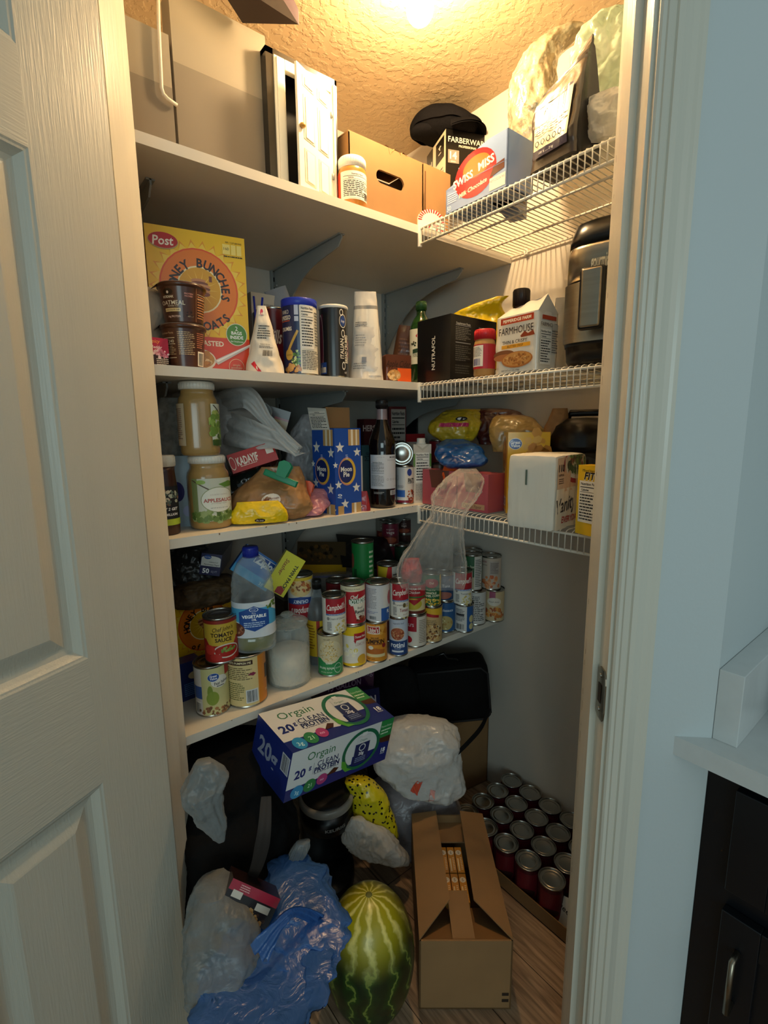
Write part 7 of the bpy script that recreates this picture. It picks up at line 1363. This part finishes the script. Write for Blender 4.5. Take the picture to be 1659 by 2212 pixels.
# coffee maker
dk = hdist(hit(700, 1975, 2, 0))
c0 = atd(704, 1700, dk+.10); c0.z = 0; hk = atd(700, 1700, dk).z
t = thing('coffee_maker', 'black single-cup coffee maker with a grey-rimmed lid on the floor', 'coffee maker', c0, face_rot(c0)+R(6)); wk = 60*((Vector((c0.x, c0.y, .3))-CAM).dot(_f))/FPX
hk = atd(704, 1722, dk+.06).z
q = M(); q.lathe([(wk*.95, 0), (wk, .006), (wk, .03), (wk*.96, .04)], m='black', n=56, ay=1.35, cy=.03); q.build('base', t)
q = M(); q.box(-wk*.9, wk*.9, .03, .16, .03, hk*.98, m='black', b=.02); q.build('water_tank', t)
q = M(); q.lathe([(wk*.78, hk*.66), (wk*.92, hk*.70), (wk*.97, hk*.90)], m='black', n=56, ay=1.1); q.build('brew_head', t)
q = M(); q.lathe([(wk*.985, hk*.90), (wk*1.0, hk*.92), (wk*1.0, hk*.955), (wk*.94, hk*.97), (wk*.88, hk*.965)], '#8f8a80', 'gloss', n=56, ay=1.1, cap0=False, cap1=False); q.build('lid_rim', t)
q = M(); q.lathe([(wk*.90, hk*.955), (wk*.86, hk*.975), (wk*.6, hk*.99), (.001, hk*.995)], '#1c1a18', 'plas', n=56, ay=1.1, cap0=False); q.build('lid', t)
q = M(); q.art([('t', 'KEURIG', .5, .5, .8, '#8f8d88', .95, 0, .02)], lambda u, v, o: Vector((wk*.955*math.cos(-math.pi/2+(u-.35)*1.3), 1.1*wk*.955*math.sin(-math.pi/2+(u-.35)*1.3)-o, hk*(.765+.035*v))), .075, .012, 'gloss', step=.005, o0=.001); q.build('logo', t)
# protein drink carton
dO = DYd(612, -.50)
A = atd(613, 1738, dO-.0); B = atd(830, 1640, dO+.10); TLp = atd(617, 1634, dO-.0)
A = atd(612, 1735, .98); B = atd(831, 1640, 1.16); TLp = atd(616, 1633, .965)
top_in = atd(556, 1572, 1.10)
g3 = '#1f6b3a'
def orgain(): return [('r', 0, 0, 1, 1, '#1b2a72'), ('r', .0, .24, .60, 1, '#dfe0de'), ('r', .60, .40, .86, 1, '#dfe0de'), ('p', [(0, .24), (.2, .30), (.5, .20), (.6, .3), (.6, .5), (0, .5)], '#dfe0de'), ('r', .86, .60, 1, 1, '#2f8a48'), ('t', 'Peanut Butter', .93, .86, .05, '#cfe6c8', .12), ('ln', .875, .66, .985, .8, 2, '#cfe6c8'), ('p', [(.84, .6), (1, .6), (1, .45), (.9, .48)], '#4a2c1c'),
    ('t', 'Orgain', .27, .80, .17, '#3a7a50', .36, 0, .0), ('t', '20', .10, .50, .17, '#1b2a72', .14, 0, .035), ('t', 'g', .185, .56, .09, '#1b2a72', .05, 0, .02), ('r', .215, .38, .218, .62, '#888'), ('t', 'CLEAN', .345, .57, .115, '#1b2a5c', .24, 0, .005), ('t', 'PROTEIN', .345, .45, .105, '#1b2a5c', .25, 0, .035), ('ln', .23, .36, .46, .39, 1, '#667'),
    ('e', .10, .13, .055, .13, '#2f8fc4'), ('t', '3g', .10, .12, .08, '#dff', .06), ('e', .21, .16, .055, .13, '#2c8048'), ('t', '21', .21, .16, .08, '#dfd', .06), ('e', .32, .19, .05, .11, '#b8407a'), ('t', 'no', .32, .19, .06, '#fdf', .05), ('p', [(.36, .22), (.42, .34), (.47, .30), (.44, .22)], '#4a2418'),
    ('ring', .68, .52, .195, .44, .16, '#1c6b4a'), ('p', [(.49, .4), (.53, .36), (.56, .2), (.62, .12), (.55, .12), (.5, .25)], '#5aa83a'), ('r', .61, .20, .76, .66, '#1d2c5c'), ('r', .615, .66, .755, .82, '#d8dad8'), ('r', .66, .82, .71, .90, '#e9e9e6'), ('t', 'Orgain', .685, .73, .05, '#3a7a50', .12), ('ring', .685, .56, .035, .08, .25, '#dfe0de'), ('t', '20g', .685, .43, .07, '#fff', .09, 0, .02), ('ln', .63, .24, .74, .36, 3, '#8a9ac0'), ('t', '18', .94, .30, .10, '#fff', .06, 0, .03), ('t', 'PACK', .94, .22, .035, '#fff', .07)]
_x = (B-A).normalized(); _z = (TLp-A); _z = (_z-_x*_z.dot(_x)); hO = _z.length; _z.normalize(); dO_ = .155
_y = _z.cross(_x)
boxat('protein_drink_case', 'navy and white case of protein drinks tilted on the coffee maker', 'box', A, _x, _z, (B-A).length, dO_, hO, c='#1b2a72', m='gloss', F=orgain(), T=orgain(), Lf=[('t', '20g', .42, .55, .34, '#8f97b0', .6, 0, .03), ('r', .78, .5, .98, .85, '#c9cdd6'), ('bar', .80, .52, .96, .83, '#222')])
# purple bag box behind
A = atd(690, 1530, 1.42); B = atd(806, 1500, 1.50); C2_ = atd(690, 1440, 1.42)
tilted('bin_liner_box', 'purple bin liner box behind the protein drink case', 'box', A, B, C2_, .09, c='#3a1440', m='gloss', F=[('r', 0, 0, 1, 1, '#43184a'), ('t', 'KITCHEN', .45, .72, .22, '#b9a4c0', .8, 0, .03), ('t', '13 GALLON', .45, .42, .15, '#b9a4c0', .6, 0, .02), ('t', 'Bag', .88, .60, .16, '#9a86a4', .2), ('t', 'HD', .8, .12, .1, '#c9b9d0', .12)])
A = atd(745, 1545, 1.36); B = atd(822, 1528, 1.42); C2_ = atd(742, 1500, 1.38)
tilted('navy_carton', 'navy carton with a white letter N wedged by the bin liner box', 'box', A, B, C2_, .09, c='#1a1f55', m='gloss', F=[('t', 'EN', .75, .5, .35, '#c9cbe0', .3, 0, .03), ('r', 0, .2, .4, .9, '#1c3a2c')])
# black tote and its straps
dT = 1.10
sack('tote_bag', 'large slumped black tote bag under the lowest board', 'bag', 'bmat', [rg(500, 1990, dT, 170, .08), rg(505, 1900, dT, 200, .10), rg(522, 1820, dT, 214, .10), rg(520, 1760, dT, 214, .10), rg(515, 1700, dT+.03, 190, .09), rg(505, 1640, dT+.05, 180, .09), rg(500, 1600, dT+.07, 150, .05)], 5, 9, .016, zmin=.001)
strap('bag_strap', 'thin dark brown strap hanging from the black tote bag', 'strap', [(575, 1720, dT-.17), (570, 1800, dT-.20), (555, 1870, dT-.19), (530, 1920, dT-.17), (518, 1960, dT-.17)], [.02, .03, .022, .018], mat('brown_strap', '#2c241e', .7), rip=.01)
sack('plastic_bag', 'greyish clear plastic bag bunched in front of the black tote', 'bag', 'fwt', [rg(478, 1815, dT-.15, 14, .006), rg(458, 1770, dT-.15, 44, .01, .002), rg(436, 1720, dT-.15, 60, .014, .003), rg(448, 1680, dT-.14, 66, .014, .002), rg(440, 1645, dT-.14, 24, .008)], 7, 14, .020, npl=9)
# black soft bag and carton behind, under the right part of the board
db2 = DXd(960, -.20)
A = atd(1000, 1700, DXd(1000, -.25)); 
P0_ = atd(965, 1700, DXd(965, -.30)); P0_.z = 0; P1_ = atd(1085, 1680, DXd(1085, -.02)); 
Pn = hit(1000, 1725, 2, 0.0); 
Cn = atd(1005, 1600, DXd(1005, -.17)); Cn.z = 0; Ce = atd(1083, 1600, DXd(1083, -.006)); Ce.z = 0; zt = atd(1075, 1510, DXd(1075, -.02)).z
Cn = Vector((-.335, -.45, 0)); Ce = Vector((-.004, -.50, 0)); zt = atd(1070, 1506, hdist(Ce)).z
t = frame_thing('cardboard_box', 'tall brown cardboard box standing in the back right corner on the floor', 'box', Cn, Ce-Cn, (0, 0, 1)); W = (Ce-Cn).length; D = .30
q = M(); q.box(0, W, 0, .004, .001, zt*.80, m='kraft'); q.box(0, .004, 0, D, .001, zt*.80, m='kraft'); q.box(W-.004, W, 0, D, .001, zt*.80, m='kraft'); q.box(0, W, D-.004, D, .001, zt*.80, m='kraft'); q.box(0, W, 0, D, .001, .005, m='kraftd'); q.build('carton', t)
q = M(); V = [(0, 0, zt*.80), (W, 0, zt*.80), (W-.03, -.02, zt), (.10, -.02, zt*.86)]; V += [(x, y+.003, z) for x, y, z in V]; q.add(V, [(0, 1, 2, 3), (7, 6, 5, 4), (0, 4, 5, 1), (1, 5, 6, 2), (2, 6, 7, 3), (3, 7, 4, 0)], m='kraft'); q.build('flap', t)
# soft black case on it
cc = Vector((-.20, -.40, zt*.80+.002)); 
cc = atd(975, 1505, DXd(975, -.24))
t = thing('lunch_bag', 'boxy black fabric cooler bag lying on the corner cardboard box', 'bag', cc, rot=(0, 0, 0))
X = (Vector(_r)*math.cos(R(6))+Vector((0, 0, 1))*math.sin(R(6))); Y = away(cc); Z = X.cross(Y).normalized(); Y = Z.cross(X)
t.rotation_euler = Matrix((X, Y, Z)).transposed().to_euler(); wL = 172*depth(cc)/FPX; hL = 128*depth(cc)/FPX
q = M(); q.box(-wL/2, wL/2, 0, .13, -hL/2, hL/2, m='bmat', b=.028); q.build('body', t)
q = M(); pts = [(-wL/2+.012, .02, -hL/2+.01), (wL/2-.012, .02, -hL/2+.01), (wL/2-.012, .02, hL/2-.01), (-wL/2+.012, .02, hL/2-.01), (-wL/2+.012, .02, -hL/2+.01)]
q.tube([(x*1.01, -.0, z*1.0) for x, y, z in [(-wL/2+.03, 0, -hL/2+.008), (wL/2-.03, 0, -hL/2+.008), (wL/2-.008, 0, -hL/2+.03), (wL/2-.008, 0, hL/2-.03), (wL/2-.03, 0, hL/2-.008), (-wL/2+.03, 0, hL/2-.008)]], .004, '#1c1a1a', 'matte'); q.build('piping', t)
q = M(); q.tube([(-.05, .05, hL/2-.005), (-.045, .04, hL/2+.03), (-.01, .03, hL/2+.045), (.0, .035, hL/2+.02), (.03, .04, hL/2+.012), (.045, .05, hL/2-.005)], .005, m='black'); q.build('handle', t)
strap('shoulder_strap', 'black strap hanging down from the cooler bag across the cardboard', 'strap', [(1058, 1530, DXd(1058, -.22)), (1040, 1570, DXd(1040, -.30)), (1010, 1605, DXd(1010, -.36)), (982, 1632, DXd(982, -.40))], [.012, .014, .013, .012], 'bmat', rip=.01)
sack('shade_fill', 'added black shape filling the shaded gap between the bin liner box and the cooler bag', 'bag', 'bmat', [rg(840, 1700, 1.57, 80, .015), rg(842, 1600, 1.57, 100, .02), rg(846, 1500, 1.57, 110, .025), rg(848, 1455, 1.57, 90, .02), rg(850, 1438, 1.57, 50, .01)], 8, 10, .012)  # black form added to stand for the shade in this gap
# white-pink bag over the grey one
dG = 1.45
sack('trash_bag', 'full greyish plastic bag on the floor behind the shipping box', 'bag', 'flil', [rg(900, 1900, dG, 140, .05), rg(893, 1850, dG, 190, .07), rg(890, 1780, dG, 205, .08), rg(885, 1730, dG, 195, .08), rg(890, 1700, dG, 150, .06), rg(890, 1690, dG, 80, .03)], 4, 10, .014, pleat=0, zmin=.001)
sack('plastic_bag', 'white plastic bag with pink print resting on the greyish bag', 'bag', 'fw', [rg(945, 1722, dG-.07, 40, .02), rg(922, 1695, dG-.07, 130, .05), rg(906, 1655, dG-.06, 164, .07), rg(905, 1610, dG-.06, 156, .07), rg(912, 1575, dG-.05, 130, .05), rg(905, 1556, dG-.05, 80, .02)], 6, 9, .020,
     art=([('p', [(.2, .3), (.5, .8), (.62, .75), (.35, .2)], '#d9543c'), ('p', [(.55, .0), (.75, .5), (.85, .45), (.7, 0)], '#e09a90')], (.2, .5), .16, 'gloss'))
# yellow spotted bag
dY = 1.30
sack('snack_sack', 'shiny yellow bag with black specks leaning by the coffee maker', 'bag', 'spot', [rg(846, 1860, dY, 36, .01), rg(826, 1815, dY, 60, .02), rg(808, 1760, dY, 76, .03), rg(792, 1715, dY, 68, .03), rg(770, 1685, dY, 50, .02)], 5, 16, .008)
sack('paper_wrap', 'crumpled white bag end below the yellow speckled bag', 'bag', 'fw', [rg(872, 1866, dY-.05, 16, .006), rg(836, 1850, dY-.05, 74, .02), rg(800, 1822, dY-.05, 96, .03), rg(784, 1792, dY-.05, 76, .025), rg(772, 1768, dY-.05, 34, .012)], 9, 13, .016)
# blue carrier bag and the white one with the red box
dW = .86
sack('carrier_bag', 'blue plastic carrier bag with black lettering slumped on the floor', 'bag', 'fb', [rg(520, 2260, .70, 190, .05), rg(540, 2190, .72, 215, .09), rg(590, 2110, .76, 200, .11), rg(640, 2030, .82, 160, .11), rg(655, 1960, .88, 140, .10), rg(640, 1900, .93, 100, .06), rg(610, 1870, .96, 50, .02)], 12, 13, .018, n=120, m_=80,
     art=([('t', 'You can', .5, .80, .10, '#14192c', .5, R(14), .02), ('t', 'shop online', .52, .62, .12, '#14192c', .75, R(14), .02), ('t', 'statewide!', .58, .46, .12, '#14192c', .65, R(14), .02), ('t', 'Delivery and more', .4, .25, .06, '#14192c', .7, R(14), .01)], (.10, .50), .30, 'gloss'))
ob = [o for o in bpy.data.objects if o.name.startswith('carrier_bag')][0]
hh_ = strap('bag_handle', None, None, [(560, 2060, .78), (600, 2000, .80), (640, 1965, .82), (690, 1985, .84)], [.05, .03, .025, .03], 'fb', 3); part_of(hh_, ob)
sack('plastic_bag', 'cloudy white plastic bag on the floor at the left jamb', 'bag', 'fwt', [rg(475, 2150, .80, 100, .05), rg(480, 2100, .82, 120, .06), rg(480, 2030, .85, 120, .06), rg(470, 1960, .88, 100, .05), rg(462, 1910, .90, 60, .03)], 5, 13, .014)
sack('plastic_bag', 'knotted whitish bag tie standing between the tote and the coffee maker', 'bag', 'fwt', [rg(615, 1885, .98, 60, .02), rg(635, 1860, .98, 30, .012, .002), rg(648, 1835, .98, 34, .012, .003), rg(655, 1818, .98, 26, .006)], 3, 26, .008)
A = atd(452, 1905, .80); B = atd(592, 1985, .80); C2_ = atd(480, 1885, .86)
A = atd(470, 1965, .86); B = atd(575, 2010, .84); C2_ = atd(492, 1893, .88)
tilted('food_box', 'dark red and black food box poking out of the cloudy white bag', 'box', A, B, C2_, .06, c='#2a1a18', m='gloss', F=[('r', 0, 0, 1, 1, '#1c1414'), ('r', 0, .68, 1, 1, '#9c2338'), ('r', .1, .5, .3, .72, '#c9c2b4'), ('r', .62, .4, .9, .62, '#b9b4a8'), ('bl', .5, .18, .4, .15, 30, .05, ['#7a5a3a', '#a9804a', '#3a2418']), ('ln', .2, .75, .4, .95, 3, '#d9a9a4')])
